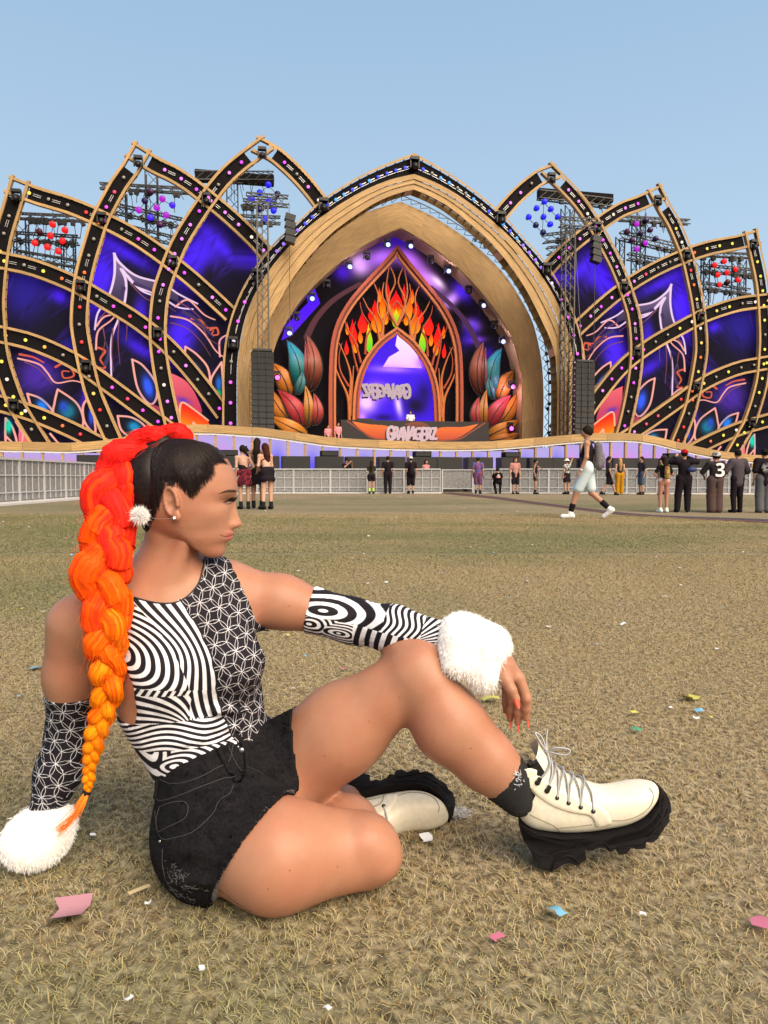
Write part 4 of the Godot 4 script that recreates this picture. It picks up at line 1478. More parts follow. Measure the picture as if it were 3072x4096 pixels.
func loudspeakers() -> void:
	for s in [-1.0, 1.0]:
		var x := -9.36 if s < 0 else 10.42
		var mx := -9.27 if s < 0 else 10.05
		var where := "left" if s < 0 else "right"
		var mast := on_stage("speaker_mast", "grey lattice mast rising above the %s loudspeaker column" % where, "mast", "masts that carry the loudspeakers")
		var mb := MB.new()
		truss(mb, Vector3(mx, 0, 1.6 if s < 0 else 0.9), Vector3(mx, 16.6, 1.6 if s < 0 else 0.9), 0.62, 0.62)
		part(mast, "lattice_column", mb.mesh(mat(Color(0.09, 0.085, 0.08), 0.5, 0.3)))
		mb = MB.new()
		truss(mb, Vector3(mx - 0.9, 16.8, 1.6), Vector3(mx + 1.5, 16.8, 1.6), 0.5, 0.5)
		part(mast, "head_beam", mb.mesh(M.steel))
		mb = MB.new()
		for k in 4:
			mb.box(Vector3(mx + 1.6, 15.9 - k * 0.42, 1.5), Vector3(0.6, 0.36, 0.5), Basis(Vector3(0, 0, 1), -0.25))
		mb.bar(Vector3(mx + 1.55, 16.8, 1.5), Vector3(mx + 1.55, 9.0, 1.5), 0.03, 0.03)
		part(mast, "hoist", mb.mesh(M.black)).set_meta("kind", "stuff")
		var arr := on_stage("line_array", "tall hanging column of black loudspeaker cabinets on the %s side" % where, "loudspeaker", "hanging loudspeaker columns")
		var y := 7.95
		for k in 13:
			var cab := MB.new()
			cab.box(Vector3(x, y - 0.17, 2.5), Vector3(1.26, 0.32, 0.5), Basis(Vector3(1, 0, 0), -0.02 * k + 0.08))
			var c := part(arr, "cabinet", cab.mesh(M.grille))
			for q in [-0.22, 0.22]:
				part(c, "horn_slot", MB.new().box(Vector3(x + q, y - 0.17, 2.77), Vector3(0.07, 0.3, 0.05)).mesh(M.black))
			part(c, "rigging_pin", MB.new().box(Vector3(x - 0.65, y - 0.02, 2.6), Vector3(0.06, 0.08, 0.1)).mesh(M.silver))
			y -= 0.345
		part(arr, "flying_frame", MB.new().box(Vector3(x, 8.05, 2.4), Vector3(1.1, 0.12, 0.6)).mesh(M.steel))
		part(arr, "chain", MB.new().bar(Vector3(x, 8.1, 2.3), Vector3(mx, 16.7, 1.7), 0.04, 0.04).mesh(M.steel))


func apron() -> void:
	var top := smooth2(pts([-34, 2.9, -28, 2.75, -23.11, 2.7, -20.88, 2.68, -19.37, 2.67, -17.44, 2.88, -15.5, 3.34, -13.61, 3.69, -11.98, 3.72, -10.33, 3.63, -9.31, 3.58, -7.1, 3.3, -5.29, 3.09, -1.36, 2.94, 3.48, 2.95, 7.23, 3.24, 10.13, 3.49, 12.87, 3.57, 14.61, 3.43, 16.41, 3.07, 18.21, 2.72, 20.06, 2.45, 23.3, 2.25, 30, 2.6]), 241)
	var root := on_stage("stage_apron", "long wavy timber stage front with lit frosted panels between posts", "stage front")
	var r := RandomNumberGenerator.new()
	r.seed = 15
	var low := PackedVector2Array()
	var trim := PackedVector2Array()
	for p in top:
		low.append(p - Vector2(0, 0.44))
		trim.append(p - Vector2(0, 0.56))
	for k in range(0, 240, 9):
		var e := mini(k + 10, 241)
		var mb := MB.new()
		var a := top.slice(k, e)
		var b := low.slice(k, e)
		a[0].x += 0.012
		b[0].x += 0.012
		mb.band(a, b, 3.3, 3.05)
		part(root, "fascia_board", mb.mesh(M.woods[r.randi() % 4]))
		mb = MB.new()
		mb.band(a, a, 3.0, 3.0)
		var deckb := MB.new()
		deckb.quad(Vector3(a[0].x, a[0].y - 0.03, 3.05), Vector3(a[a.size() - 1].x, a[a.size() - 1].y - 0.03, 3.05), Vector3(a[a.size() - 1].x, a[a.size() - 1].y - 0.03, 1.2), Vector3(a[0].x, a[0].y - 0.03, 1.2))
		part(root, "deck_board", deckb.mesh(M.woods[1]))
	var tb := MB.new()
	tb.band(low, trim, 3.24, 3.0)
	part(root, "white_trim", tb.mesh(M.white))
	var x := -30.0
	var k := 0
	while x < 28.0:
		var i := clampi(int((x + 34) / 64.0 * 240), 0, 239)
		for j in 240:
			if top[j].x <= x and top[j + 1].x > x:
				i = j
		var y := trim[i].y
		part(root, "post", MB.new().box(Vector3(x, (y + 0.6) / 2, 3.12), Vector3(0.13, y - 0.6, 0.16)).mesh(M.woods[k % 4]))
		# frosted panel lit from behind by violet lamps
		var u := absf(x + 0.5)
		var n := r.randf()
		var c := Color(0.72, 0.66, 0.95)
		if u > 9.0:
			c = Color(0.93, 0.55, 0.95) if n < 0.5 else Color(0.9, 0.76, 0.9)
		elif n < 0.45:
			c = Color(0.42, 0.38, 0.98)
		if absf(x) > 17:
			c = Color(0.98, 0.5, 0.78)
		var c2 := Color(0.74, 0.68, 0.92)
		var key := "panel" + c.to_html()
		if not M.has(key):
			var g := Art.new(32, 48, Vector2.ZERO, Vector2(32, 48), c2)
			g.blob(Vector2(12, 30), Vector2(22, 26), 0, c, 1.1)
			M[key] = screen_mat(g.tex(), 1.0)
		var pb := MB.new()
		var x1 := x + 0.0
		pb.quad(Vector3(x1 + 0.065, 0.5, 3.02), Vector3(x1 + 0.935, 0.5, 3.02), Vector3(x1 + 0.935, y - 0.005, 3.02), Vector3(x1 + 0.065, y - 0.005, 3.02), Color.WHITE, Vector2(0, 1), Vector2(1, 0))
		part(root, "light_panel", pb.mesh(M[key]))
		x += 1.0
		k += 1
	# black bass cabinets in front of it
	for q in 21:
		var sx := -18.0 + q * 1.72 + r.randf_range(-0.2, 0.2)
		var sub := on_stage("subwoofer", "low black bass cabinet on the ground before the stage front", "loudspeaker", "bass cabinets along the stage front")
		part(sub, "cabinet", MB.new().box(Vector3(sx, 0.98, 5.4), Vector3(1.5, 1.92, 0.9)).mesh(M.black))
		part(sub, "grille", MB.new().box(Vector3(sx, 0.98, 5.86), Vector3(1.4, 1.8, 0.03)).mesh(M.grille))
		if q % 3 == 1:
			var wedge := on_stage("monitor_speaker", "small black wedge loudspeaker on top of a bass cabinet", "loudspeaker", "wedges on the bass cabinets")
			part(wedge, "cabinet", MB.new().box(Vector3(sx, 2.1, 5.4), Vector3(0.95, 0.3, 0.6)).mesh(M.dark))
			part(wedge, "grille", MB.new().box(Vector3(sx, 2.1, 5.72), Vector3(0.86, 0.22, 0.03)).mesh(M.grille))


# ------------------------------------------------------------------ fences and the cable ramp
func fences() -> void:
	var sheet := mat(Color(0.30, 0.30, 0.305), 0.55, 0.1)
	sheet.albedo_texture = noise_tex(128, 128, Vector2(6, 8), 0.7, 1.0, 41)
	var metal := mat(Color(0.48, 0.49, 0.5), 0.4, 0.2)
	var plate := mat(Color(0.62, 0.62, 0.64), 0.5, 0.2)
	var proto := Node3D.new()
	var L := 1.9
	var mb := MB.new()
	for x in [0.02, L - 0.02]:
		part(proto, "post", MB.new().box(Vector3(x, 0.62, 0), Vector3(0.05, 1.2, 0.05)).mesh(metal))
	part(proto, "top_rail", MB.new().box(Vector3(L / 2, 1.23, 0), Vector3(L, 0.06, 0.09)).mesh(metal))
	part(proto, "perforated_sheet", MB.new().box(Vector3(L / 2, 0.64, -0.03), Vector3(L - 0.09, 1.12, 0.012)).mesh(sheet))
	for y in [0.3, 0.78]:
		part(proto, "cross_bar", MB.new().box(Vector3(L / 2, y, 0.0), Vector3(L - 0.08, 0.035, 0.03)).mesh(metal))
	for x in [L * 0.25, L * 0.5, L * 0.75]:
		part(proto, "upright", MB.new().box(Vector3(x, 0.64, 0.0), Vector3(0.026, 1.1, 0.026)).mesh(metal))
	part(proto, "foot_plate", MB.new().box(Vector3(L / 2, 0.03, 0.42), Vector3(L - 0.02, 0.05, 0.8)).mesh(plate))
	for x in [0.3, L - 0.3]:
		part(proto, "brace", MB.new().bar(Vector3(x, 0.05, -0.8), Vector3(x, 0.95, -0.05), 0.04, 0.04).mesh(metal))
	var runs := [[Vector3(-11.2, 0, -15.5), Vector3(-11.9, 0, -30.5), "grey sheet-metal crowd barrier in the run along the left edge of the field", "barriers along the left edge"], [Vector3(-11.9, 0, -30.6), Vector3(-6.6, 0, -36.9), "grey sheet-metal crowd barrier in the slanting run behind the red braid", "barriers in the slanting run"], [Vector3(-6.5, 0, -37.0), Vector3(2.9, 0, -37.2), "grey sheet-metal crowd barrier before the booth side of the stage", "barriers before the stage"], [Vector3(4.6, 0, -37.2), Vector3(23.0, 0, -33.6), "grey sheet-metal crowd barrier before the right half of the stage", "barriers before the right half"]]
	for run in runs:
		var a: Vector3 = run[0]
		var b: Vector3 = run[1]
		var n := int(round(a.distance_to(b) / L))
		var d := (b - a) / n
		for k in n:
			var p := a + d * k
			var o: Node3D = proto.duplicate()
			o.name = numbered("crowd_barrier")
			add_child(o)
			tag(o, run[2], "barrier", run[3])
			o.position = Vector3(p.x, ground_y(p.x, p.z), p.z)
			o.rotation.y = atan2(-d.z, d.x)
			o.scale = Vector3(d.length() / L, 1.0 if run != runs[0] else 1.12, 1)
	var gate := thing("barrier_gate", "lower grey gate section in the gap of the barrier line", "gate", Vector3(2.95, 0, -37.2))
	part(gate, "perforated_sheet", MB.new().box(Vector3(0.82, 0.72, -0.03), Vector3(1.55, 0.9, 0.012)).mesh(sheet))
	part(gate, "top_rail", MB.new().box(Vector3(0.82, 1.19, 0), Vector3(1.6, 0.05, 0.06)).mesh(metal))
	part(gate, "bottom_rail", MB.new().box(Vector3(0.82, 0.24, 0), Vector3(1.6, 0.05, 0.06)).mesh(metal))
	for x in [0.04, 1.6]:
		part(gate, "post", MB.new().box(Vector3(x, 0.62, 0), Vector3(0.07, 1.2, 0.07)).mesh(metal))
	proto.free()

	# a low painted cable ramp crossing the field
	var ramp := thing("cable_ramp", "low purple cable ramp with yellow stripes crossing the field to the gate", "cable ramp", Vector3(6.2, 0, -11.0))
	var bands := [[-0.5, -0.42, 0.012, 0.03, Color(0.24, 0.09, 0.07)], [-0.42, -0.1, 0.03, 0.055, Color(0.06, 0.045, 0.065)], [-0.1, 0.1, 0.055, 0.055, Color(0.36, 0.22, 0.06)], [0.1, 0.42, 0.055, 0.03, Color(0.05, 0.04, 0.06)], [0.42, 0.5, 0.03, 0.012, Color(0.25, 0.1, 0.08)]]
	var line := smooth3(PackedVector3Array([Vector3(7.6, 0, -11.6), Vector3(6.6, 0, -15.5), Vector3(5.8, 0, -20), Vector3(4.9, 0, -26), Vector3(4.0, 0, -32), Vector3(3.4, 0, -36.5)]), 14)
	for b in bands:
		var rb := MB.new()
		for i in line.size() - 1:
			var q := []
			for j in [i, i + 1]:
				var dd := (line[mini(j + 1, line.size() - 1)] - line[maxi(j - 1, 0)]).normalized()
				var s := Vector3(-dd.z, 0, dd.x)
				for e in 2:
					var p: Vector3 = line[j] + s * b[e] * 1.05
					q.append(Vector3(p.x - 6.2, ground_y(p.x, p.z) + b[2 + e], p.z + 11.0))
			rb.quad(q[0], q[1], q[3], q[2], Color.WHITE, Vector2(i, b[0]), Vector2(i + 1, b[1]))
		var rm := mat(b[4], 0.8)
		rm.albedo_texture = M.wood_tex
		part(ramp, "stripe", rb.mesh(rm))


# ------------------------------------------------------------------ the seated woman
const HER := Vector3(-0.33, 0, -1.46)  # where she sits
const CHEST_N := Vector3(0.38, 0.10, 0.92)
const CHEST_U := Vector3(-0.221, 0.975, -0.015)
const CHEST_S := Vector3(0.898, 0.198, -0.393)
const CHEST_O := Vector3(-0.42, 0.40, -1.515)
const HEAD_AT := Vector3(-0.394, 0.754, -1.5)

var body: Field
var flower: Image


func skin_colour(p: Vector3, _n: Vector3) -> Color:
	var f: FastNoiseLite = M.skin_noise
	var k := 1.0 + 0.07 * f.get_noise_3dv(p * 18.0) + 0.05 * f.get_noise_3dv(p * 110.0)
	var flush := 0.12 * f.get_noise_3dv(p * 9.0 + Vector3(7, 3, 1))
	return Color(0.405 * k, 0.190 * k * (1.0 - flush), 0.119 * k * (1.0 - flush))


func wb(f: Field, paint: Variant, m: Material, uv: Variant = null, smooth := 0) -> ArrayMesh:
	var mb := MB.new()
	f.mesh(mb, paint, uv, smooth)
	return mb.moved(-HER).mesh(m)


func snap(f: Field, p: Vector3, lift := 0.0) -> Vector3:
	for k in 7:
		p -= f.grad(p) * f.at(p) * 0.8
	return p + f.grad(p) * lift


func snap_line(f: Field, line: PackedVector3Array, lift: float) -> PackedVector3Array:
	var r := PackedVector3Array()
	for p in line:
		r.append(snap(f, p, lift))
	return r


func chest(p: Vector3) -> Vector2:
	var q := p - CHEST_O
	return Vector2(q.dot(CHEST_S), q.dot(CHEST_U))


func inside_distance(p: Vector2, poly: PackedVector2Array) -> float:  # negative inside the outline
	var d := 1e9
	var odd := false
	var n := poly.size()
	var b := poly[n - 1]
	for i in n:
		var a := poly[i]
		var e := b - a
		var w := p - a
		var q := w - e * clampf(w.dot(e) / e.length_squared(), 0, 1)
		d = minf(d, q.length_squared())
		if (a.y > p.y) != (b.y > p.y) and p.x < a.x + e.x * (p.y - a.y) / e.y:
			odd = not odd
		b = a
	return -sqrt(d) if odd else sqrt(d)


func flower_print() -> Image:  # thin circles round every corner of a honeycomb; one repeat is 3 x sqrt(3) radii
	var b := 80.0
	var w := 240
	var hh := 139
	var im := Image.create_empty(w, hh, false, Image.FORMAT_L8)
	for y in hh:
		for x in w:
			var d := 1e9
			for j in range(-2, 5):
				for i in range(-2, 6):
					var u := i + 0.5 * (absi(j) % 2)
					var hole := fposmod(u - (1.5 if absi(j) % 2 else 0.0), 3.0)
					if hole < 0.1 or hole > 2.9:
						continue
					d = minf(d, absf(Vector2(u * b, j * 69.5).distance_to(Vector2(x, y)) - b))
			im.set_pixel(x, y, Color.WHITE * clampf(2.1 - d, 0, 1))
	return im


func flower_at(p: Vector2) -> float:  # p in metres on the cloth
	var x := fposmod(p.x / 0.0720, 1.0)
	var y := fposmod(p.y / 0.04157, 1.0)
	return flower.get_pixel(int(x * 239.9), int(y * 138.9)).r


func op_art(q: Vector2) -> float:  # the swirling black and white print, q in print units
	var bx := 640.0 + (q.y - 310.0) * 0.42 + 40.0 * sin((q.y - 300.0) / 150.0)
	var ph := 0.0
	var x := q.x
	var y := q.y
	if y < 815.0 + 0.05 * (x - 350.0):
		var edge := bx - lerpf(300.0, 170.0, clampf((y - 300.0) / 500.0, 0, 1))
		if x > edge:
			ph = (bx - x) / (lerpf(36.0, 21.0, smoothstep(300, 620, y)) + 8.0 * smoothstep(620, 900, y))
		else:
			var e := Vector2((x - 250.0) / 1.55, (y - 640.0 - 0.28 * (x - 350.0)) / 1.0)
			ph = (pow(pow(absf(e.x), 2.4) + pow(absf(e.y), 2.4), 1.0 / 2.4)) / 18.0
	elif y < 1015.0 - 0.02 * (x - 300) and x > 690.0 - (y - 900) * 0.1:
		ph = (bx - x) / 29.0
	elif y < 860.0:
		ph = (x + (y - 820) * 0.6) / 24.0
	elif y < 1050.0 - 0.1 * (x - 360):
		var e := Vector2((x - 700.0) / 1.5, (y - 1075.0))
		ph = atan2(-e.y, -e.x) * 9.0 + e.length() / 60.0
	elif y < 1220.0 - 0.12 * (x - 400):
		ph = (y + 0.1 * (x - 400) - 34.0 * sin(x / 95.0 - 0.8)) / 17.0
	else:
		var e := Vector2(x - 620.0 + 40.0 * sin(y / 40.0), (y - 1290.0) * 1.7)
		var g := Vector2(x - 430.0, (y - 1180.0) * 0.6 + 30.0 * sin(x / 50.0))
		ph = minf(e.length(), g.length() * 1.1) / 26.0
	return clampf(0.5 + 3.2 * sin(ph * PI), 0, 1)


func top_texture() -> ImageTexture:
	var n := 720
	var im := Image.create_empty(n, n, false, Image.FORMAT_RGB8)
	var black := Color8(30, 27, 34)
	var white := Color8(232, 232, 240)
	for y in n:
		for x in n:
			var s := lerpf(-0.21, 0.21, (x + 0.5) / n)
			var u := lerpf(0.24, -0.24, (y + 0.5) / n)
			var q := Vector2(3232.8 * s - 714.0 * u + 707.9, -726.4 * s - 2972.5 * u + 753.2)
			var bx := 640.0 + (q.y - 310.0) * 0.42 + 40.0 * sin((q.y - 300.0) / 150.0) + 6.0 * sin(q.y / 23.0)
			var k := 0.0
			if q.x > bx + 8.0:
				k = flower_at(Vector2(q.x, q.y).rotated(0.26) * 0.000325)
			elif q.x < bx:
				k = op_art(q)
			im.set_pixel(x, y, black.lerp(white, k))
	return ImageTexture.create_from_image(im)


func sleeve_texture() -> ImageTexture:  # x along the arm, y round it
	var w := 640
	var hh := 256
	var im := Image.create_empty(w, hh, false, Image.FORMAT_RGB8)
	var black := Color8(28, 25, 32)
	var white := Color8(230, 232, 242)
	for y in hh:
		for x in w:
			var u := x / 640.0 * 820.0  # print units along the arm
			var v := (y / 256.0 - 0.5) * 420.0
			var ph := 0.0
			if v > 20.0 + 0.02 * u:
				if u < 270:
					var e := Vector2(u - 60.0, (v - 80.0) * 1.1)
					var g := Vector2(u - 200.0, (v - 120.0) * 1.6)
					ph = minf(e.length(), g.length()) / 17.0 + 0.4 * sin(u / 24.0)
				else:
					ph = (u + 0.15 * v) / 27.0
			elif u < 420:
				var e := Vector2((u - 118.0) * 1.0, (v + 40.0) * 1.25)
				var g := Vector2((u - 118.0) * 0.62, (v + 40.0) * 1.1)
				ph = maxf(e.length() * 0.45, g.length()) / 28.0 + 0.5
				if u > 290.0:
					ph += 0.8 * sin((v + 40.0) / 60.0) * (u - 290.0) / 130.0
			elif u < 610:
				ph = (u + 16.0 * sin(v / 36.0)) / 15.0
			else:
				ph = atan2(v - 60.0, u - 560.0) * 13.0
			im.set_pixel(x, y, black.lerp(white, clampf(0.5 + 3.0 * sin(ph * PI), 0, 1)))
	return ImageTexture.create_from_image(im)


func flower_sleeve_texture() -> ImageTexture:
	var im := Image.create_empty(512, 384, false, Image.FORMAT_RGB8)
	for y in 384:
		for x in 512:
			var k := flower_at(Vector2(x / 512.0 * 0.30, y / 384.0 * 0.26))
			im.set_pixel(x, y, Color8(26, 23, 30).lerp(Color8(226, 228, 236), k))
	return ImageTexture.create_from_image(im)


func woman() -> void:
	var sn := FastNoiseLite.new()
	sn.seed = 8
	sn.frequency = 1.0
	M.skin_noise = sn
	flower = flower_print()
	var root := thing("person", "person with a long red braid sitting on the grass in a black and white top", "person", HER)

	var f := Field.new(Vector3(-0.80, -0.03, -1.72), Vector3(0.34, 0.74, -1.20), 0.0068)
	body = f
	var n1 := CHEST_N.normalized()
	var n2 := Vector3(0.6, 0.1, 0.79).normalized()
	# trunk
	f.cone(Vector3(-0.320, 0.112, -1.395), Vector3(-0.25, 0.125, -1.55), 0.099, 0.102, 0.04)
	f.cone(Vector3(-0.322, 0.13, -1.47), Vector3(-0.368, 0.245, -1.495), 0.106, 0.104, 0.05, n2, 0.84)
	f.cone(Vector3(-0.370, 0.245, -1.495), Vector3(-0.413, 0.36, -1.515), 0.106, 0.130, 0.05, n1, 0.78)
	f.cone(Vector3(-0.415, 0.36, -1.515), Vector3(-0.45, 0.475, -1.525), 0.135, 0.142, 0.05, n1, 0.72)
	f.cone(Vector3(-0.595, 0.505, -1.495), Vector3(-0.35, 0.55, -1.56), 0.058, 0.058, 0.05)
	f.cone(Vector3(-0.318, 0.428, -1.462), Vector3(-0.325, 0.47, -1.475), 0.072, 0.055, 0.045)
	f.cone(Vector3(-0.430, 0.412, -1.435), Vector3(-0.44, 0.46, -1.455), 0.068, 0.05, 0.045)
	f.cone(Vector3(-0.475, 0.58, -1.533), Vector3(-0.575, 0.525, -1.505), 0.05, 0.038, 0.05)
	f.cone(Vector3(-0.475, 0.58, -1.538), Vector3(-0.37, 0.565, -1.56), 0.048, 0.038, 0.05)
	f.cone(Vector3(-0.468, 0.565, -1.530), Vector3(-0.436, 0.72, -1.508), 0.058, 0.052, 0.04)
	f.cone(Vector3(-0.452, 0.555, -1.478), Vector3(-0.405, 0.665, -1.465), 0.012, 0.012, 0.03)  # the long neck muscle
	f.cone(Vector3(-0.44, 0.553, -1.472), Vector3(-0.365, 0.585, -1.525), 0.011, 0.010, 0.03)  # collar bones
	f.cone(Vector3(-0.47, 0.55, -1.472), Vector3(-0.56, 0.555, -1.468), 0.011, 0.010, 0.03)
	# arm that props her up
	f.cone(Vector3(-0.640, 0.498, -1.487), Vector3(-0.660, 0.385, -1.51), 0.056, 0.051, 0.04)
	f.cone(Vector3(-0.660, 0.385, -1.51), Vector3(-0.674, 0.25, -1.535), 0.051, 0.042, 0.03)
	f.cone(Vector3(-0.674, 0.25, -1.535), Vector3(-0.686, 0.18, -1.50), 0.043, 0.040, 0.03)
	f.cone(Vector3(-0.686, 0.18, -1.50), Vector3(-0.703, 0.09, -1.46), 0.040, 0.028, 0.03)
	# arm laid over the knee
	f.cone(Vector3(-0.335, 0.548, -1.57), Vector3(-0.225, 0.528, -1.578), 0.060, 0.056, 0.045)
	f.cone(Vector3(-0.225, 0.528, -1.578), Vector3(-0.07, 0.484, -1.587), 0.054, 0.042, 0.03)
	f.cone(Vector3(-0.07, 0.484, -1.587), Vector3(0.02, 0.474, -1.548), 0.042, 0.043, 0.03)
	f.cone(Vector3(0.02, 0.474, -1.548), Vector3(0.155, 0.460, -1.486), 0.043, 0.030, 0.03)
	f.cone(Vector3(0.155, 0.460, -1.486), Vector3(0.232, 0.428, -1.458), 0.030, 0.026, 0.02)
	# raised leg
	f.cone(Vector3(-0.235, 0.14, -1.555), Vector3(-0.09, 0.262, -1.53), 0.104, 0.090, 0.04)
	f.cone(Vector3(-0.09, 0.262, -1.53), Vector3(0.055, 0.383, -1.495), 0.090, 0.061, 0.04)
	f.ell(Vector3(0.075, 0.403, -1.478), Vector3(0.045, 0.045, 0.042), Basis.IDENTITY, 0.03)
	f.cone(Vector3(0.078, 0.418, -1.470), Vector3(0.105, 0.385, -1.460), 0.026, 0.022, 0.025)
	f.cone(Vector3(0.062, 0.385, -1.492), Vector3(0.135, 0.288, -1.472), 0.058, 0.067, 0.02)
	f.cone(Vector3(0.135, 0.288, -1.472), Vector3(0.205, 0.222, -1.458), 0.067, 0.055, 0.04)
	f.cone(Vector3(0.205, 0.222, -1.458), Vector3(0.275, 0.15, -1.452), 0.055, 0.038, 0.03)
	f.cone(Vector3(0.10, 0.372, -1.465), Vector3(0.26, 0.20, -1.43), 0.026, 0.020, 0.05)  # shin bone
	# folded leg
	f.cone(Vector3(-0.320, 0.108, -1.38), Vector3(-0.2, 0.096, -1.325), 0.099, 0.094, 0.04)
	f.cone(Vector3(-0.2, 0.096, -1.325), Vector3(-0.045, 0.08, -1.372), 0.096, 0.071, 0.04)
	f.ell(Vector3(-0.022, 0.092, -1.352), Vector3(0.042, 0.045, 0.036), Basis.IDENTITY, 0.04)
	f.cone(Vector3(-0.032, 0.116, -1.338), Vector3(0.0, 0.078, -1.338), 0.030, 0.027, 0.03)
	f.cone(Vector3(-0.045, 0.066, -1.39), Vector3(-0.075, 0.062, -1.5), 0.062, 0.06, 0.02)
	f.cone(Vector3(-0.075, 0.062, -1.5), Vector3(-0.09, 0.055, -1.63), 0.058, 0.040, 0.03)

	M.skin = mat(Color.WHITE, 0.43, 0.0, true)
	M.skin.metallic_specular = 0.4
	M.skin.subsurf_scatter_enabled = true
	M.skin.subsurf_scatter_strength = 0.06
	M.skin.subsurf_scatter_skin_mode = true
	var pores := NoiseTexture2D.new()
	pores.width = 256; pores.height = 256
	pores.seamless = true
	pores.as_normal_map = true
	pores.bump_strength = 3.0
	pores.noise = FastNoiseLite.new()
	pores.noise.frequency = 0.09
	pores.noise.fractal_octaves = 3
	M.skin.normal_enabled = true
	M.skin.normal_texture = pores
	M.skin.normal_scale = 0.12
	M.skin.uv1_triplanar = true
	M.skin.uv1_scale = Vector3(14, 14, 14)
	var mb := MB.new()
	f.mesh(mb, skin_colour, null, 1)
	left_hand(mb)
	right_hand(mb)
	head(mb, root)
	part(root, "body", mb.moved(-HER).mesh(M.skin))
	skin_marks(root)
	garments(root)
	braid(root)
	cuffs(root)
	boots(root)


func finger(f: Field, a: Vector3, b: Vector3, c: Vector3, r: float) -> void:
	f.cone(a, b, r * 1.08, r * 0.98, 0.006)
	f.cone(b, b.lerp(c, 0.5) + (b - a).cross(Vector3.RIGHT).normalized() * 0.0, r * 0.98, r * 0.9, 0.004)
	f.cone(b.lerp(c, 0.5), c, r * 0.9, r * 0.68, 0.004)


func left_hand(mb: MB) -> void:
	var f := Field.new(Vector3(0.19, 0.28, -1.53), Vector3(0.32, 0.46, -1.39), 0.0026)
	f.cone(Vector3(0.215, 0.436, -1.462), Vector3(0.237, 0.423, -1.458), 0.027, 0.025, 0.01)
	f.cone(Vector3(0.237, 0.423, -1.458), Vector3(0.268, 0.395, -1.456), 0.024, 0.016, 0.014)
	f.cone(Vector3(0.237, 0.42, -1.468), Vector3(0.262, 0.392, -1.478), 0.022, 0.014, 0.014)
	f.cone(Vector3(0.235, 0.418, -1.475), Vector3(0.254, 0.388, -1.494), 0.019, 0.012, 0.014)
	finger(f, Vector3(0.274, 0.394, -1.449), Vector3(0.287, 0.355, -1.442), Vector3(0.289, 0.312, -1.453), 0.0108)
	finger(f, Vector3(0.268, 0.388, -1.468), Vector3(0.277, 0.343, -1.457), Vector3(0.275, 0.298, -1.468), 0.0110)
	finger(f, Vector3(0.261, 0.384, -1.483), Vector3(0.266, 0.340, -1.477), Vector3(0.262, 0.299, -1.484), 0.0103)
	finger(f, Vector3(0.254, 0.380, -1.496), Vector3(0.256, 0.341, -1.497), Vector3(0.255, 0.311, -1.499), 0.0090)
	f.cone(Vector3(0.233, 0.414, -1.448), Vector3(0.244, 0.395, -1.430), 0.017, 0.0125, 0.014)
	f.cone(Vector3(0.244, 0.395, -1.430), Vector3(0.253, 0.379, -1.420), 0.0122, 0.0104, 0.008)
	f.cone(Vector3(0.253, 0.379, -1.420), Vector3(0.2615, 0.3615, -1.4165), 0.0104, 0.0085, 0.005)
	f.mesh(mb, skin_colour)
	M.left_hand = f


func right_hand(mb: MB) -> void:
	var f := Field.new(Vector3(-0.80, -0.02, -1.58), Vector3(-0.65, 0.13, -1.40), 0.0036)
	f.cone(Vector3(-0.703, 0.09, -1.46), Vector3(-0.712, 0.045, -1.455), 0.028, 0.026, 0.01)
	f.cone(Vector3(-0.712, 0.045, -1.455), Vector3(-0.722, 0.026, -1.485), 0.025, 0.018, 0.014)
	f.cone(Vector3(-0.712, 0.045, -1.455), Vector3(-0.742, 0.024, -1.482), 0.025, 0.016, 0.014)
	for k in 4:
		var a := Vector3(-0.755 + 0.017 * k, 0.022, -1.492)
		var d := Vector3(-0.35 + 0.2 * k, 0, -1).normalized()
		finger(f, a, a + d * 0.034 + Vector3(0, 0.006, 0), a + d * (0.06 if k in [1, 2] else 0.052) + Vector3(0, -0.008, 0), 0.0092)
	f.cone(Vector3(-0.700, 0.03, -1.468), Vector3(-0.686, 0.02, -1.487), 0.015, 0.011, 0.01)
	f.cone(Vector3(-0.686, 0.02, -1.487), Vector3(-0.680, 0.013, -1.508), 0.011, 0.008, 0.006)
	f.mesh(mb, skin_colour)


# ---- the head, built in its own axes: x to the nose, y up, z to the ear that shows
const HEAD_ROWS := [
	[0.124, -0.01, -0.03, 0.012], [0.119, 0.022, -0.058, 0.036], [0.108, 0.044, -0.078, 0.052], [0.09, 0.064, -0.092, 0.064], [0.07, 0.0765, -0.101, 0.0715], [0.05, 0.0845, -0.105, 0.0745],
	[0.033, 0.0880, -0.106, 0.0755], [0.019, 0.0885, -0.106, 0.0755], [0.008, 0.0842, -0.105, 0.075], [-0.004, 0.0795, -0.102, 0.0745], [-0.02, 0.0772, -0.097, 0.0735], [-0.035, 0.0762, -0.088, 0.0705], [-0.05, 0.0752, -0.075, 0.0665],
	[-0.0604, 0.0752, -0.062, 0.0625], [-0.068, 0.0752, -0.048, 0.0595], [-0.0746, 0.0738, -0.036, 0.057], [-0.080, 0.0716, -0.026, 0.054], [-0.090, 0.0656, -0.010, 0.048], [-0.100, 0.0640, 0.004, 0.041], [-0.107, 0.0632, 0.012, 0.0355], [-0.114, 0.0600, 0.020, 0.029], [-0.119, 0.0530, 0.028, 0.020], [-0.1215, 0.046, 0.036, 0.006]]


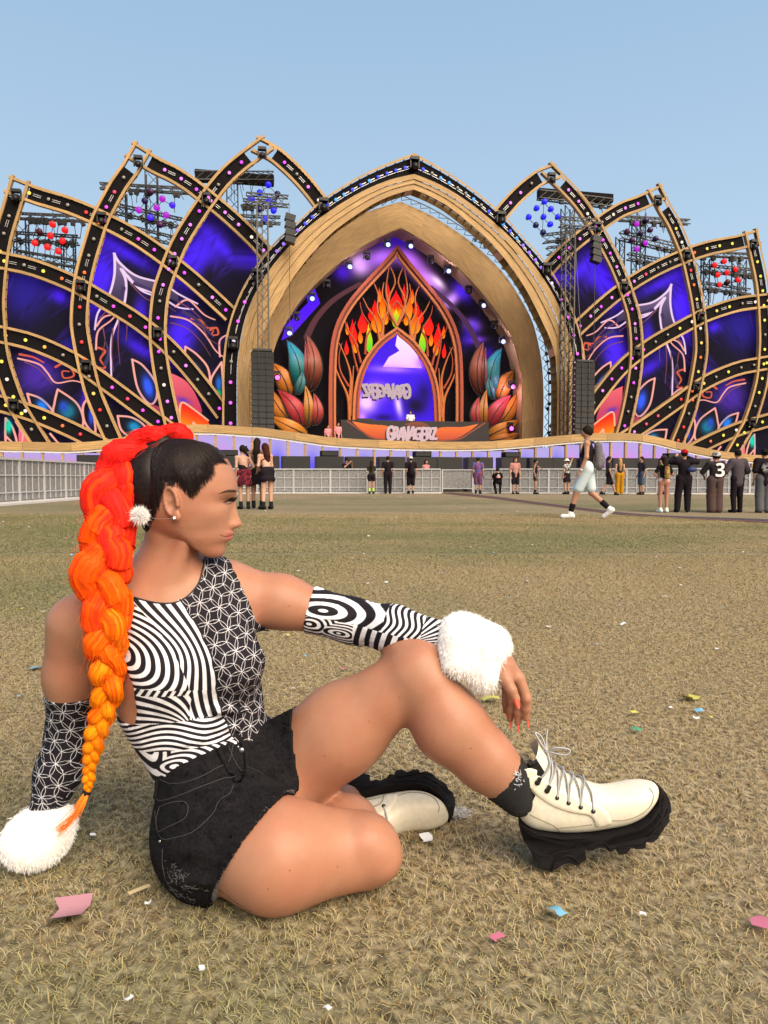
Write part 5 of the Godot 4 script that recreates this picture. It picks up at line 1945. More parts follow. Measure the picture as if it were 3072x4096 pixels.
func rows_at(y: float) -> Array:
	var r := HEAD_ROWS
	if y >= r[0][0] or y <= r[r.size() - 1][0]:
		return []
	for i in r.size() - 1:
		if y <= r[i][0] and y >= r[i + 1][0]:
			var t: float = (r[i][0] - y) / (r[i][0] - r[i + 1][0])
			var out := []
			for k in [1, 2, 3]:
				out.append(cubic_interpolate(r[i][k], r[i + 1][k], r[maxi(i - 1, 0)][k], r[mini(i + 2, r.size() - 1)][k], t))
			return out
	return []


func bell(x: float, c: float, w: float) -> float:
	return exp(-(x - c) * (x - c) / (w * w))


func curve(x: float, t: Array) -> float:  # a table of x, y pairs, x falling
	if x >= t[0][0]:
		return t[0][1]
	for i in t.size() - 1:
		if x >= t[i + 1][0]:
			return lerpf(t[i][1], t[i + 1][1], smoothstep(0, 1, (t[i][0] - x) / (t[i][0] - t[i + 1][0])))
	return t[t.size() - 1][1]


func head_field() -> Field:
	var f := Field.new(Vector3(-0.125, -0.185, -0.092), Vector3(0.108, 0.132, 0.1), 0.0024)
	f.reach = 7.0
	f.box = PackedInt32Array([0, f.nx, 0, f.ny, 0, f.nz])
	var nose := [[0.016, 0.0], [0.0, 0.0045], [-0.015, 0.0085], [-0.032, 0.0135], [-0.0424, 0.0185], [-0.0505, 0.0222], [-0.0566, 0.0195], [-0.0595, 0.0105], [-0.0625, 0.0015], [-0.066, 0.0]]
	var nosew := [[0.016, 0.009], [-0.02, 0.009], [-0.04, 0.0105], [-0.052, 0.0135], [-0.066, 0.013]]
	var lips := [[-0.0605, 0.001], [-0.0670, 0.0068], [-0.0712, 0.0078], [-0.0748, 0.0030], [-0.0782, 0.0072], [-0.0820, 0.0074], [-0.0880, 0.0014], [-0.091, 0.0]]
	for y in f.ny:
		var py := f.o.y + y * f.h
		var row := rows_at(py)
		if row.is_empty():
			continue
		var xf: float = row[0]
		var xb: float = row[1]
		var w: float = row[2]
		var xc := clampf(-0.008 + 0.5 * maxf(0, -0.06 - py), xb + 0.01, xf - 0.01)
		var a := xf - xc
		var b := xc - xb
		var na := curve(py, nose)
		var nw := curve(py, nosew)
		var la := curve(py, lips)
		var ala := bell(py, -0.052, 0.0075) * 0.0050
		var socket := bell(py, -0.003, 0.011) * 0.0062
		var cheek := bell(py, -0.028, 0.018) * 0.0034
		var hollow := bell(py, -0.063, 0.02) * 0.0016
		var brow := bell(py, 0.0165, 0.010) * 0.0012
		for z in f.nz:
			var pz := f.o.z + z * f.h
			var az := absf(pz)
			var i := (z * f.ny + y) * f.nx
			var noseb := na * exp(-pow(az / nw, 2.2)) + ala * bell(az, 0.0135, 0.0065)
			var lipb := la * exp(-pow(az / 0.0225, 2.4))
			for x in f.nx:
				var dx := f.o.x + x * f.h - xc
				var r := sqrt(dx * dx + pz * pz)
				var ax := a if dx > 0 else b
				var R := ax
				if r > 1e-5:
					var c := dx / r / ax
					var s := pz / r / w
					var pw := 2.25 if dx > 0 else 2.1
					R = pow(pow(absf(c), pw) + pow(absf(s), pw), -1.0 / pw)
				if dx > 0:
					var front := dx / maxf(r, 1e-5)
					var ang := atan2(az, dx)
					R += (noseb + lipb) * smoothstep(0.55, 0.85, front)
					R -= socket * bell(ang, 0.50, 0.24)
					R += brow * bell(ang, 0.42, 0.3)
					R += cheek * bell(ang, 0.80, 0.30)
					R -= hollow * bell(ang, 1.02, 0.28)
				f.d[i + x] = r - R
	# the neck flows out of the jaw and sinks into the body's own neck lower down
	var t_inv := Basis(Vector3.UP, 0.10).inverse()
	f.cone(t_inv * (Vector3(-0.4606, 0.60, -1.525) - HEAD_AT), t_inv * (Vector3(-0.436, 0.72, -1.508) - HEAD_AT), 0.0548, 0.0535, 0.028)
	# ears
	for s in [1.0, -1.0]:
		var tilt := Basis(Vector3(0, 1, 0), -0.42 * s) * Basis(Vector3(0, 0, 1), 0.16)
		var c := Vector3(-0.029, -0.003, 0.0745 * s)
		f.ell(c, Vector3(0.0165, 0.028, 0.006), tilt, 0.006)
		var rim := []
		for k in 15:
			var t := k / 14.0
			var g := lerpf(-0.35, 4.2, t)
			rim.append(c + tilt * Vector3(cos(g) * 0.0158 * (1.0 - 0.25 * t), sin(g) * 0.0275 + 0.002, 0.0058 * s))
		for k in 14:
			f.cone(rim[k], rim[k + 1], 0.0034, 0.0034, 0.003)
		f.ell(c + tilt * Vector3(0.0035, 0.011, 0.0065 * s), Vector3(0.0065, 0.0085, 0.005), tilt, 0.003, true)
		f.ell(c + tilt * Vector3(0.0045, -0.006, 0.0055 * s), Vector3(0.0085, 0.0105, 0.0062), tilt, 0.003, true)
		f.ell(c + tilt * Vector3(0.006, -0.029, 0.002 * s), Vector3(0.0095, 0.0095, 0.0048), tilt, 0.006)
		f.ell(c + tilt * Vector3(0.0135, -0.006, 0.004 * s), Vector3(0.004, 0.0055, 0.004), tilt, 0.004)
	return f


func head(mb: MB, root: Node3D) -> void:
	var f := head_field()
	M.head = f
	var turn := Basis(Vector3.UP, 0.10)
	M.head_turn = turn
	var hb := MB.new()
	var paint := func(p: Vector3, n: Vector3):
		var c := skin_colour(p, n)
		var lip := smoothstep(0.0054, 0.0030, absf(p.y + 0.0698)) + smoothstep(0.0066, 0.0042, absf(p.y + 0.0800))
		lip = clampf(lip, 0, 1) * smoothstep(0.056, 0.064, p.x) * smoothstep(0.031, 0.024, absf(p.z) + maxf(0, -0.07 - p.y) * 0.3)
		return c.lerp(Color(0.42, 0.135, 0.115), lip * 0.95)
	f.mesh(hb, paint, null, 1)
	face_normals(hb)
	for i in hb.v.size():
		hb.v[i] = HEAD_AT + turn * hb.v[i]
		hb.n[i] = turn * hb.n[i]
	var first := mb.v.size()
	mb.v.append_array(hb.v); mb.n.append_array(hb.n); mb.c.append_array(hb.c); mb.t.append_array(hb.t)
	for i in hb.ix:
		mb.ix.append(first + i)

	# slicked-back dark hair
	var line := pts([0.079, 0.070, 0.070, 0.075, 0.058, 0.0755, 0.049, 0.070, 0.048, 0.058, 0.0495, 0.046, 0.039, 0.037, 0.027, 0.029, 0.020, 0.017, 0.015, 0.004, 0.007, 0.001, -0.001, 0.008, -0.010, 0.022, -0.022, 0.028, -0.040, 0.027, -0.050, 0.012, -0.057, -0.012, -0.068, -0.04, -0.090, -0.062, -0.2, -0.07, -0.2, 0.2, 0.12, 0.2])
	line = smooth2(line.slice(0, 19), 90) + line.slice(19)
	var hair := f.shell(0.0038, 0.008, func(p: Vector3): return inside_distance(Vector2(p.x, p.y), line) + 0.0075, 0.0, Vector3.ONE * -99, Vector3.ONE * 99, 0.014)
	var hm := MB.new()
	var hn := FastNoiseLite.new()
	hn.seed = 4
	hn.frequency = 1.0
	hair.mesh(hm, func(p: Vector3, _n: Vector3):
		var ang := atan2(p.y - 0.115, p.x + 0.03)
		var k := 1.0 + 0.55 * hn.get_noise_2d(ang * 90.0, p.length() * 8.0)
		return Color(0.015 * k, 0.0092 * k, 0.0088 * k), null, 3)
	# the bulk gathered at the back and pulled up into the braid
	var gf := Field.new(Vector3(-0.16, -0.085, -0.075), Vector3(-0.0, 0.145, 0.075), 0.005)
	gf.ell(Vector3(-0.082, 0.035, 0.0), Vector3(0.058, 0.075, 0.064))
	gf.cone(Vector3(-0.09, 0.06, 0), Vector3(-0.06, 0.11, 0), 0.04, 0.03)
	gf.cone(Vector3(-0.085, -0.01, 0), Vector3(-0.082, -0.05, 0), 0.042, 0.022)
	gf.mesh(hm, func(p: Vector3, _n: Vector3):
		var k := 1.0 + 0.5 * hn.get_noise_2d(p.y * 160.0, p.z * 260.0)
		return Color(0.0125 * k, 0.008 * k, 0.008 * k))
	for i in hm.v.size():
		hm.v[i] = HEAD_AT + turn * hm.v[i] - HER
		hm.n[i] = turn * hm.n[i]
	var hmat := mat(Color.WHITE, 0.42, 0.0, true)
	hmat.metallic_specular = 0.35
	var hair_node := part(root, "hair", hm.mesh(hmat))
	# combed strands from the hairline to the crown
	var sb := MB.new()
	var r := RandomNumberGenerator.new()
	r.seed = 3
	for k in 1900:
		var t := r.randf()
		var a: Vector2
		var starts := [Vector2(0.077, 0.072), Vector2(0.060, 0.0755), Vector2(0.049, 0.07), Vector2(0.0495, 0.048), Vector2(0.034, 0.034), Vector2(0.020, 0.017), Vector2(0.008, 0.002), Vector2(-0.018, 0.03), Vector2(-0.046, 0.02), Vector2(-0.059, -0.02), Vector2(-0.082, -0.055)]
		var q := t * (starts.size() - 1)
		a = starts[int(q)].lerp(starts[mini(int(q) + 1, starts.size() - 1)], q - int(q))
		a += Vector2(r.randfn() * 0.0015, r.randfn() * 0.0015)
		a += (Vector2(-0.045, 0.118) - a).normalized() * (r.randf_range(-0.004, 0.010) if k % 4 else r.randf_range(0.008, 0.05))
		var b := Vector2(-0.045 + r.randf_range(-0.03, 0.03), 0.118)
		var path := PackedVector3Array()
		var stop := r.randf_range(0.5, 1.0)
		for j in 7:
			var u := j / 6.0 * stop
			var m := a.lerp(b, u)
			m += Vector2(-(b - a).y, (b - a).x).normalized() * -0.014 * sin(u * PI) * signf(a.x + 0.04)
			var p := Vector3(m.x, m.y, 0.09)
			p = f.hit(p, Vector3(0, 0, -1), 0.16)
			path.append(HEAD_AT + turn * (p + f.grad(p) * lerpf(0.0006, 0.0042, minf(j / 3.0, 1.0))) - HER)
		var s := r.randf_range(0.5, 1.9)
		sb.tube(path, PackedFloat32Array([0.0001, 0.00034, 0.0005, 0.0005]), 3, PackedColorArray([Color(0.0125, 0.0078, 0.0078) * s]))
	part(hair_node, "strand", sb.mesh(hmat)).set_meta("kind", "stuff")
	face(root, f, turn)


func on_face(f: Field, turn: Basis, x: float, y: float, lift: float) -> Vector3:
	var p := f.hit(Vector3(x, y, 0.1), Vector3(0, 0, -1), 0.2)
	return HEAD_AT + turn * (p + f.grad(p) * lift) - HER


func face(root: Node3D, f: Field, turn: Basis) -> void:
	var dark := mat(Color(0.012, 0.008, 0.007), 0.5)
	# eyebrow
	var mb := MB.new()
	var brow := PackedVector3Array()
	var br := PackedFloat32Array()
	for k in 9:
		var t := k / 8.0
		brow.append(on_face(f, turn, lerpf(0.0585, 0.0870, t), 0.0138 + 0.0056 * sin(t * 2.1), 0.0))
		br.append(0.0004 + 0.0025 * sin(clampf(t * 1.1, 0, 1) * 2.2) * (0.6 + 0.4 * t))
	mb.tube(brow, br, 8)
	part(root, "eyebrow", mb.mesh(mat(Color(0.045, 0.024, 0.018), 0.8)))
	# eye: a moist sliver of white and iris between the lids, lashes over it
	var eb := MB.new()
	eb.ball(on_face(f, turn, 0.0735, -0.0058, -0.0014), Vector3(0.0050, 0.0024, 0.0024), 8, 10)
	var eye := part(root, "eye", eb.mesh(mat(Color(0.30, 0.25, 0.23), 0.25)))
	eb = MB.new()
	eb.ball(on_face(f, turn, 0.0762, -0.0056, -0.0006), Vector3(0.0024, 0.0026, 0.0022), 8, 10)
	part(eye, "iris", eb.mesh(mat(Color(0.05, 0.028, 0.014), 0.1)))
	var lash := MB.new()
	var lp := PackedVector3Array()
	for k in 7:
		var t := k / 6.0
		lp.append(on_face(f, turn, lerpf(0.0640, 0.0820, t), -0.0056 + 0.0054 * sin(t * 2.5 + 0.25), 0.0008))
	lash.tube(lp, PackedFloat32Array([0.0005, 0.0011, 0.0015, 0.0016, 0.0016, 0.0014, 0.0009]), 6)
	for k in 26:
		var t := k / 25.0
		var a := on_face(f, turn, lerpf(0.067, 0.0822, t), -0.0054 + 0.0054 * sin(t * 2.3 + 0.45), 0.001)
		var d := Vector3(0.0065 + 0.001 * sin(k * 3.0), 0.0045 + 0.002 * t, 0.002) * (0.95 + 0.55 * t)
		lash.tube(PackedVector3Array([a, a + d * 0.6 - Vector3(0, 0.0008, 0), a + d]), PackedFloat32Array([0.0006, 0.0005, 0.0002]), 4)
	part(eye, "lash", lash.mesh(dark))
	var lid := MB.new()
	lp = PackedVector3Array()
	for k in 7:
		var t := k / 6.0
		lp.append(on_face(f, turn, lerpf(0.0640, 0.0795, t), -0.0002 + 0.0042 * sin(t * 2.4 + 0.3), 0.0))
	lid.tube(lp, PackedFloat32Array([0.0003, 0.0006, 0.0006, 0.0003]), 5)
	lp = PackedVector3Array()
	for k in 6:
		var t := k / 5.0
		lp.append(on_face(f, turn, lerpf(0.0665, 0.0795, t), -0.0070 - 0.0014 * sin(t * 2.8), 0.0002))
	lid.tube(lp, PackedFloat32Array([0.0004, 0.0006, 0.0005, 0.0002]), 5)
	part(eye, "lid_line", lid.mesh(mat(Color(0.12, 0.05, 0.035), 0.6)))
	lp = PackedVector3Array()
	for k in 7:
		var t := k / 6.0
		lp.append(on_face(f, turn, lerpf(0.0745, 0.0575, t), -0.0752 + 0.0062 * t * t, 0.0002))
	part(root, "mouth_line", MB.new().tube(lp, PackedFloat32Array([0.0005, 0.0007, 0.0008, 0.0007, 0.0005]), 6).mesh(mat(Color(0.13, 0.035, 0.03), 0.6)))
	# moles
	for q in [[-0.003, -0.039, 0.0011], [0.018, -0.046, 0.0006]]:
		part(root, "mole", MB.new().ball(on_face(f, turn, q[0], q[1], 0.0), Vector3.ONE * q[2], 4, 6).mesh(mat(Color(0.17, 0.07, 0.045), 0.6)))
	# earring: stud, thin chain, fur ball
	var silver := mat(Color(0.8, 0.8, 0.82), 0.15, 0.9)
	var stud := on_face(f, turn, -0.0225, -0.0325, 0.002)
	var sb := MB.new()
	for k in 7:
		sb.ball(stud + Vector3(cos(k) * 0.0022, sin(k) * 0.0022, 0.001) * float(k > 0), Vector3.ONE * 0.0017, 4, 6)
	var ring := part(root, "earring", sb.mesh(silver))
	var ball_at := stud + Vector3(-0.063, 0.006, 0.012)
	var cb := MB.new()
	var n := 26
	for k in n:
		var a := stud.lerp(ball_at, k / float(n)) - Vector3(0, 0.004 * sin(PI * k / n), 0)
		var b := stud.lerp(ball_at, (k + 1.0) / n) - Vector3(0, 0.004 * sin(PI * (k + 1.0) / n), 0)
		cb.bar(a, b, 0.0009 if k % 2 else 0.0005, 0.0005 if k % 2 else 0.0009)
	part(ring, "chain", cb.mesh(silver))
	var fb := MB.new()
	fb.ball(ball_at, Vector3.ONE * 0.011, 8, 10, Color(0.75, 0.73, 0.73))
	var rr := RandomNumberGenerator.new()
	rr.seed = 71
	for k in 1500:
		var d := Vector3(rr.randfn(), rr.randfn(), rr.randfn()).normalized()
		fur_hair(fb, ball_at + d * 0.009, d, rr.randf_range(0.007, 0.012) * (1.5 if k % 25 == 0 else 1.0), 0.00045, rr, Color(0.95, 0.94, 0.94), d)
	part(ring, "fur_ball", fb.mesh(fur_mat()))


func fur_mat() -> StandardMaterial3D:
	if not M.has("fur"):
		M.fur = mat(Color.WHITE, 0.9, 0.0, true)
		M.fur.metallic_specular = 0.1
	return M.fur


func fur_hair(mb: MB, at: Vector3, d: Vector3, l: float, w: float, r: RandomNumberGenerator, col: Color, soft := Vector3.ZERO) -> void:
	var s := d.cross(Vector3(r.randfn(), r.randfn(), r.randfn())).normalized() * w
	var bend := Vector3(r.randfn(), r.randfn() - 0.6, r.randfn()) * l * 0.16
	var c := col * r.randf_range(0.92, 1.05)
	var nn := s.cross(d).normalized()
	if nn.dot(soft if soft != Vector3.ZERO else d) < 0.0:  # turn the blade over, so that face and normal agree
		nn = -nn
		s = -s
	var a := mb.vert(at - s, nn, Vector2.ZERO, c)
	mb.vert(at + s, nn, Vector2.ZERO, c)
	mb.vert(at + d * l * 0.6 + bend * 0.4 - s * 0.7, nn, Vector2.ZERO, c)
	mb.vert(at + d * l * 0.6 + bend * 0.4 + s * 0.7, nn, Vector2.ZERO, c)
	mb.vert(at + d * l + bend, nn, Vector2.ZERO, c)
	mb.tri(a, a + 1, a + 3); mb.tri(a, a + 3, a + 2); mb.tri(a + 2, a + 3, a + 4)


func skin_marks(root: Node3D) -> void:
	# small moles and a fine script tattoo on the folded thigh
	var m := mat(Color(0.2, 0.085, 0.055), 0.6)
	for p in [[0.028, 0.36, -1.42], [-0.03, 0.31, -1.43], [0.17, 0.27, -1.40], [-0.12, 0.24, -1.43], [-0.16, 0.12, -1.22], [-0.20, 0.09, -1.22], [-0.08, 0.10, -1.27], [-0.69, 0.36, -1.45], [-0.2, 0.53, -1.52], [-0.12, 0.51, -1.53], [0.20, 0.20, -1.39], [-0.26, 0.13, -1.25]]:
		var q := snap(body, Vector3(p[0], p[1], p[2]))
		part(root, "mole", MB.new().ball(q - HER, Vector3.ONE * 0.0013, 4, 6).mesh(m))
	var line := PackedVector3Array()
	for k in 90:
		var t := k / 89.0
		var w := 0.0022 * (1.0 - t * 0.5)
		var p := Vector3(-0.312 + 0.078 * t + w * 0.7 * cos(t * 95.0), 0.052 - 0.022 * t + w * sin(t * 82.0) * (1.0 + sin(t * 23.0)), -1.25)
		line.append(snap(body, p, 0.0003) - HER)
	part(root, "tattoo", MB.new().tube(line, PackedFloat32Array([0.00045]), 4).mesh(mat(Color(0.09, 0.05, 0.045), 0.7)))
	# nails of the hand on the knee
	var nail := mat(Color(0.95, 0.09, 0.045), 0.2)
	nail.clearcoat_enabled = true
	for q in [[0.2605, 0.3635, -1.4095, 0.005, -0.018, 0.004, 0.0062], [0.2925, 0.3115, -1.452, 0.001, -0.021, 0.0, 0.0046], [0.2765, 0.297, -1.465, -0.0005, -0.021, 0.0, 0.0048], [0.265, 0.298, -1.481, -0.003, -0.019, 0.001, 0.0045], [0.257, 0.311, -1.4975, -0.001, -0.014, 0, 0.0036]]:
		var a := Vector3(q[0], q[1], q[2])
		var d := Vector3(q[3], q[4], q[5])
		var tip := PackedVector3Array()
		var rr := PackedFloat32Array()
		for k in 7:
			var t := k / 6.0
			tip.append(a + d * t - HER)
			rr.append(q[6] * sqrt(1.0 - t * t * 0.97) * (0.75 + 0.25 * minf(t * 4.0, 1.0)))
		var face_n := Vector3(0.25, 0.1, 0.95).normalized() if q[6] > 0.005 else Vector3(0.8, 0, 0.6)
		part(root, "fingernail", MB.new().tube(tip, rr, 10, PackedColorArray(), 0.32, face_n).mesh(nail))


func cloth(tex: Texture2D, rough := 0.75) -> StandardMaterial3D:
	var m := mat(Color.WHITE, rough)
	m.albedo_texture = tex
	m.metallic_specular = 0.3
	if not M.has("wrinkle"):
		var t := NoiseTexture2D.new()
		t.width = 256; t.height = 256
		t.seamless = true
		t.as_normal_map = true
		t.bump_strength = 7.0
		t.noise = FastNoiseLite.new()
		t.noise.frequency = 0.022
		t.noise.fractal_octaves = 3
		M.wrinkle = t
	m.normal_enabled = true
	m.normal_texture = M.wrinkle
	m.normal_scale = 0.4
	return m


func garments(root: Node3D) -> void:
	var f := body
	# sleeveless top, with a few stretch folds at the waist and under the bust
	var tf := Field.new(f.o, f.o, f.h)
	tf.nx = f.nx; tf.ny = f.ny; tf.nz = f.nz
	tf.d = f.d.duplicate()
	for q in [[-0.47, 0.272, -1.42, -0.38, 0.285, -1.39], [-0.45, 0.30, -1.425, -0.35, 0.292, -1.395], [-0.36, 0.315, -1.405, -0.29, 0.30, -1.43], [-0.49, 0.325, -1.43, -0.42, 0.335, -1.405], [-0.33, 0.345, -1.40, -0.275, 0.335, -1.43]]:
		tf.cone(Vector3(q[0], q[1], q[2]), Vector3(q[3], q[4], q[5]), 0.006, 0.003, 0.012)
	var line := pts([0.083, 0.215, 0.073, 0.189, 0.056, 0.169, 0.029, 0.152, 0.0, 0.147, -0.033, 0.153, -0.068, 0.172, -0.091, 0.215, -0.132, 0.215, -0.136, 0.141, -0.12, 0.064, -0.111, 0.012, -0.115, -0.046, -0.124, -0.073, -0.145, -0.064, -0.175, -0.043, -0.24, -0.06, -0.24, -0.28, 0.25, -0.28, 0.22, -0.12, 0.186, 0.03, 0.155, 0.06, 0.147, 0.117, 0.140, 0.158, 0.136, 0.215])
	var top := tf.shell(0.0036, 0.010, func(p: Vector3): return maxf(maxf(inside_distance(chest(p), line), 0.13 - p.y), p.x + 0.238 if p.y > 0.40 else -1.0), 0.0, Vector3(-0.62, 0.12, -1.68), Vector3(-0.2, 0.66, -1.35))
	var tn := FastNoiseLite.new()
	tn.seed = 33
	tn.frequency = 9.0
	part(root, "top", wb(top, null, cloth(top_texture()), func(p: Vector3):
		var q := chest(p)
		return Vector2((q.x + 0.21) / 0.42, (0.24 - q.y) / 0.48), 1))
	# hems
	var hem := MB.new()
	var edge := PackedVector3Array()
	for q in [[0.083, 0.212, -0.01], [0.073, 0.189, 0.03], [0.056, 0.169, 0.06], [0.029, 0.153, 0.08], [0.0, 0.148, 0.085], [-0.033, 0.154, 0.07], [-0.068, 0.173, 0.05]]:
		edge.append(CHEST_O + CHEST_S * q[0] + CHEST_U * (q[1] - 0.002) + CHEST_N * q[2])
	hem.tube(snap_line(f, smooth3(edge, 6), 0.0028), PackedFloat32Array([0.0017]), 6)
	part(root, "neck_hem", hem.moved(-HER).mesh(mat(Color(0.03, 0.028, 0.034), 0.8)))

	# sleeves, tight to the arms
	var el := Vector3(-0.07, 0.484, -1.587)
	var s0 := Vector3(-0.165, 0.512, -1.58)
	var af := Field.new(Vector3(-0.24, 0.38, -1.66), Vector3(0.22, 0.62, -1.42), 0.0062)
	af.cone(Vector3(-0.225, 0.528, -1.578), Vector3(-0.07, 0.484, -1.587), 0.054, 0.042, 0.03)
	af.cone(Vector3(-0.07, 0.484, -1.587), Vector3(0.02, 0.474, -1.548), 0.042, 0.043, 0.03)
	af.cone(Vector3(0.02, 0.474, -1.548), Vector3(0.155, 0.460, -1.486), 0.043, 0.030, 0.03)
	af.cone(Vector3(-0.055, 0.445, -1.55), Vector3(-0.03, 0.45, -1.53), 0.003, 0.003, 0.012, Vector3.ZERO, 1.0, true)
	var sl := af.shell(0.0040, 0.008, func(p: Vector3): return maxf((s0 - p).dot(Vector3(0.97, -0.23, 0.05)), p.x - 0.19))
	var a0 := Vector3(-0.17, 0.512, -1.585)
	var a1 := Vector3(0.17, 0.456, -1.478)
	var ax := (a1 - a0).normalized()
	var sleeve_l := part(root, "sleeve", wb(sl, null, cloth(sleeve_texture()), func(p: Vector3):
		var q := p - a0
		return Vector2(q.dot(ax) / 0.36, 0.5 - (q - ax * q.dot(ax)).dot(Vector3(0.16, 0.985, 0.0)) / 0.115), 1))
	sleeve_l.set_meta("label", "black and white swirl print sleeve")
	var r0 := Vector3(-0.664, 0.345, -1.515)
	var sr := f.shell(0.0034, 0.008, func(p: Vector3): return maxf((p - r0).dot(Vector3(0.1, 0.98, 0.1)), maxf(p.x + 0.58, 0.06 - p.y)), 0.0, Vector3(-0.76, 0.05, -1.62), Vector3(-0.58, 0.42, -1.38))
	var sleeve_r := part(root, "sleeve", wb(sr, null, cloth(flower_sleeve_texture()), func(p: Vector3): return Vector2((p.x + 0.78 + 0.22 * (p.y - 0.2)) / 0.30, (0.40 - p.y) / 0.26), 1))
	sleeve_r.set_meta("label", "black sleeve printed with white interlaced circles")

	# denim shorts
	var g := Field.new(Vector3(-0.56, -0.02, -1.70), Vector3(-0.08, 0.36, -1.20), 0.0068)
	var n2 := Vector3(0.6, 0.1, 0.79).normalized()
	g.cone(Vector3(-0.320, 0.112, -1.395), Vector3(-0.25, 0.125, -1.55), 0.112, 0.115, 0.05)
	g.cone(Vector3(-0.324, 0.125, -1.47), Vector3(-0.370, 0.25, -1.495), 0.119, 0.115, 0.06, n2, 0.86)
	g.cone(Vector3(-0.320, 0.110, -1.383), Vector3(-0.2, 0.1, -1.325), 0.111, 0.109, 0.04)
	g.cone(Vector3(-0.24, 0.14, -1.555), Vector3(-0.13, 0.232, -1.535), 0.118, 0.112, 0.04)
	g.cone(Vector3(-0.358, 0.085, -1.46), Vector3(-0.336, 0.08, -1.40), 0.092, 0.094, 0.07)
	# folds
	g.cone(Vector3(-0.30, 0.26, -1.37), Vector3(-0.255, 0.17, -1.35), 0.005, 0.005, 0.02, Vector3.ZERO, 1.0, true)
	g.cone(Vector3(-0.33, 0.19, -1.25), Vector3(-0.24, 0.23, -1.30), 0.006, 0.006, 0.03, Vector3.ZERO, 1.0, true)
	g.cone(Vector3(-0.36, 0.075, -1.24), Vector3(-0.30, 0.11, -1.23), 0.008, 0.008, 0.02, Vector3.ZERO, 1.0, true)
	g.cone(Vector3(-0.47, 0.16, -1.37), Vector3(-0.41, 0.12, -1.29), 0.008, 0.008, 0.02, Vector3.ZERO, 1.0, true)
	for q in [[-0.40, 0.115, -1.31, -0.33, 0.135, -1.265], [-0.38, 0.07, -1.285, -0.32, 0.085, -1.25], [-0.26, 0.24, -1.36, -0.20, 0.20, -1.38], [-0.29, 0.20, -1.30, -0.22, 0.16, -1.33]]:
		g.cone(Vector3(q[0], q[1], q[2]), Vector3(q[3], q[4], q[5]), 0.008, 0.005, 0.022)
	var wp := Vector3(-0.352, 0.272, -1.36)
	var wn := Vector3(-0.44, 0.87, -0.22).normalized()
	var hr := Vector3(-0.272, 0.088, -1.3)
	var hn := Vector3(0.80, -0.50, 0.30).normalized()
	var hl := Vector3(-0.172, 0.20, -1.5)
	var hn2 := Vector3(0.97, 0.16, 0.0).normalized()
	var shorts := g.shell(0.001, 0.010, func(p: Vector3):
		var a := (p - wp).dot(wn)
		var b := (p - hr).dot(hn) if p.z > -1.455 else -1.0
		var c := (p - hl).dot(hn2) if p.z < -1.40 else -1.0
		return maxf(a, maxf(b, c)))
	var dm := mat(Color(0.0125, 0.0115, 0.014), 0.85)
	var crumple := NoiseTexture2D.new()
	crumple.width = 256; crumple.height = 256
	crumple.seamless = true
	crumple.as_normal_map = true
	crumple.bump_strength = 8.0
	crumple.noise = FastNoiseLite.new()
	crumple.noise.frequency = 0.02
	crumple.noise.fractal_octaves = 4
	dm.normal_enabled = true
	dm.normal_texture = crumple
	dm.normal_scale = 0.7
	dm.metallic_specular = 0.25
	dm.albedo_texture = noise_tex(256, 256, Vector2(30, 30), 0.35, 1.5, 51, 4)
	dm.uv1_triplanar = true
	dm.uv1_scale = Vector3(5, 5, 5)
	dm.vertex_color_use_as_albedo = true
	var wear_n := FastNoiseLite.new()
	wear_n.seed = 52
	wear_n.frequency = 1.0
	var sh := part(root, "shorts", wb(shorts, func(p: Vector3, _n: Vector3):
		var k := 1.0 + 0.9 * wear_n.get_noise_3d(p.x * 22.0, p.y * 40.0, p.z * 22.0) + 0.7 * wear_n.get_noise_3d(p.x * 90.0, p.y * 30.0, p.z * 90.0)
		return Color(k, k, k), dm, null, 1))
	# seams, waistband, loops, pocket and worn patches
	var thread := mat(Color(0.04, 0.037, 0.04), 0.9)
	var lines := [
		[[-0.487, 0.195, -1.42], [-0.43, 0.222, -1.36], [-0.37, 0.243, -1.34], [-0.315, 0.272, -1.355], [-0.275, 0.30, -1.39]],
		[[-0.487, 0.165, -1.42], [-0.43, 0.187, -1.355], [-0.37, 0.205, -1.335], [-0.305, 0.232, -1.35], [-0.262, 0.265, -1.385]],
		[[-0.455, 0.165, -1.36], [-0.41, 0.135, -1.32], [-0.34, 0.15, -1.30], [-0.295, 0.185, -1.32], [-0.285, 0.215, -1.34]],
		[[-0.285, 0.30, -1.38], [-0.262, 0.262, -1.375], [-0.235, 0.225, -1.375], [-0.215, 0.18, -1.38]],
		[[-0.48, 0.16, -1.40], [-0.478, 0.10, -1.38], [-0.47, 0.05, -1.36]],
		[[-0.40, 0.12, -1.30], [-0.41, 0.05, -1.28], [-0.39, 0.01, -1.28]],
		[[-0.43, 0.175, -1.35], [-0.425, 0.14, -1.33], [-0.36, 0.165, -1.31], [-0.365, 0.19, -1.325], [-0.43, 0.175, -1.35]]]
	for l in lines:
		var p := PackedVector3Array()
		for q in l:
			p.append(Vector3(q[0], q[1], q[2]))
		var tb := MB.new()
		tb.tube(snap_line(g, smooth3(p, 8), 0.0012), PackedFloat32Array([0.0009]), 5)
		part(sh, "seam", tb.moved(-HER).mesh(thread))
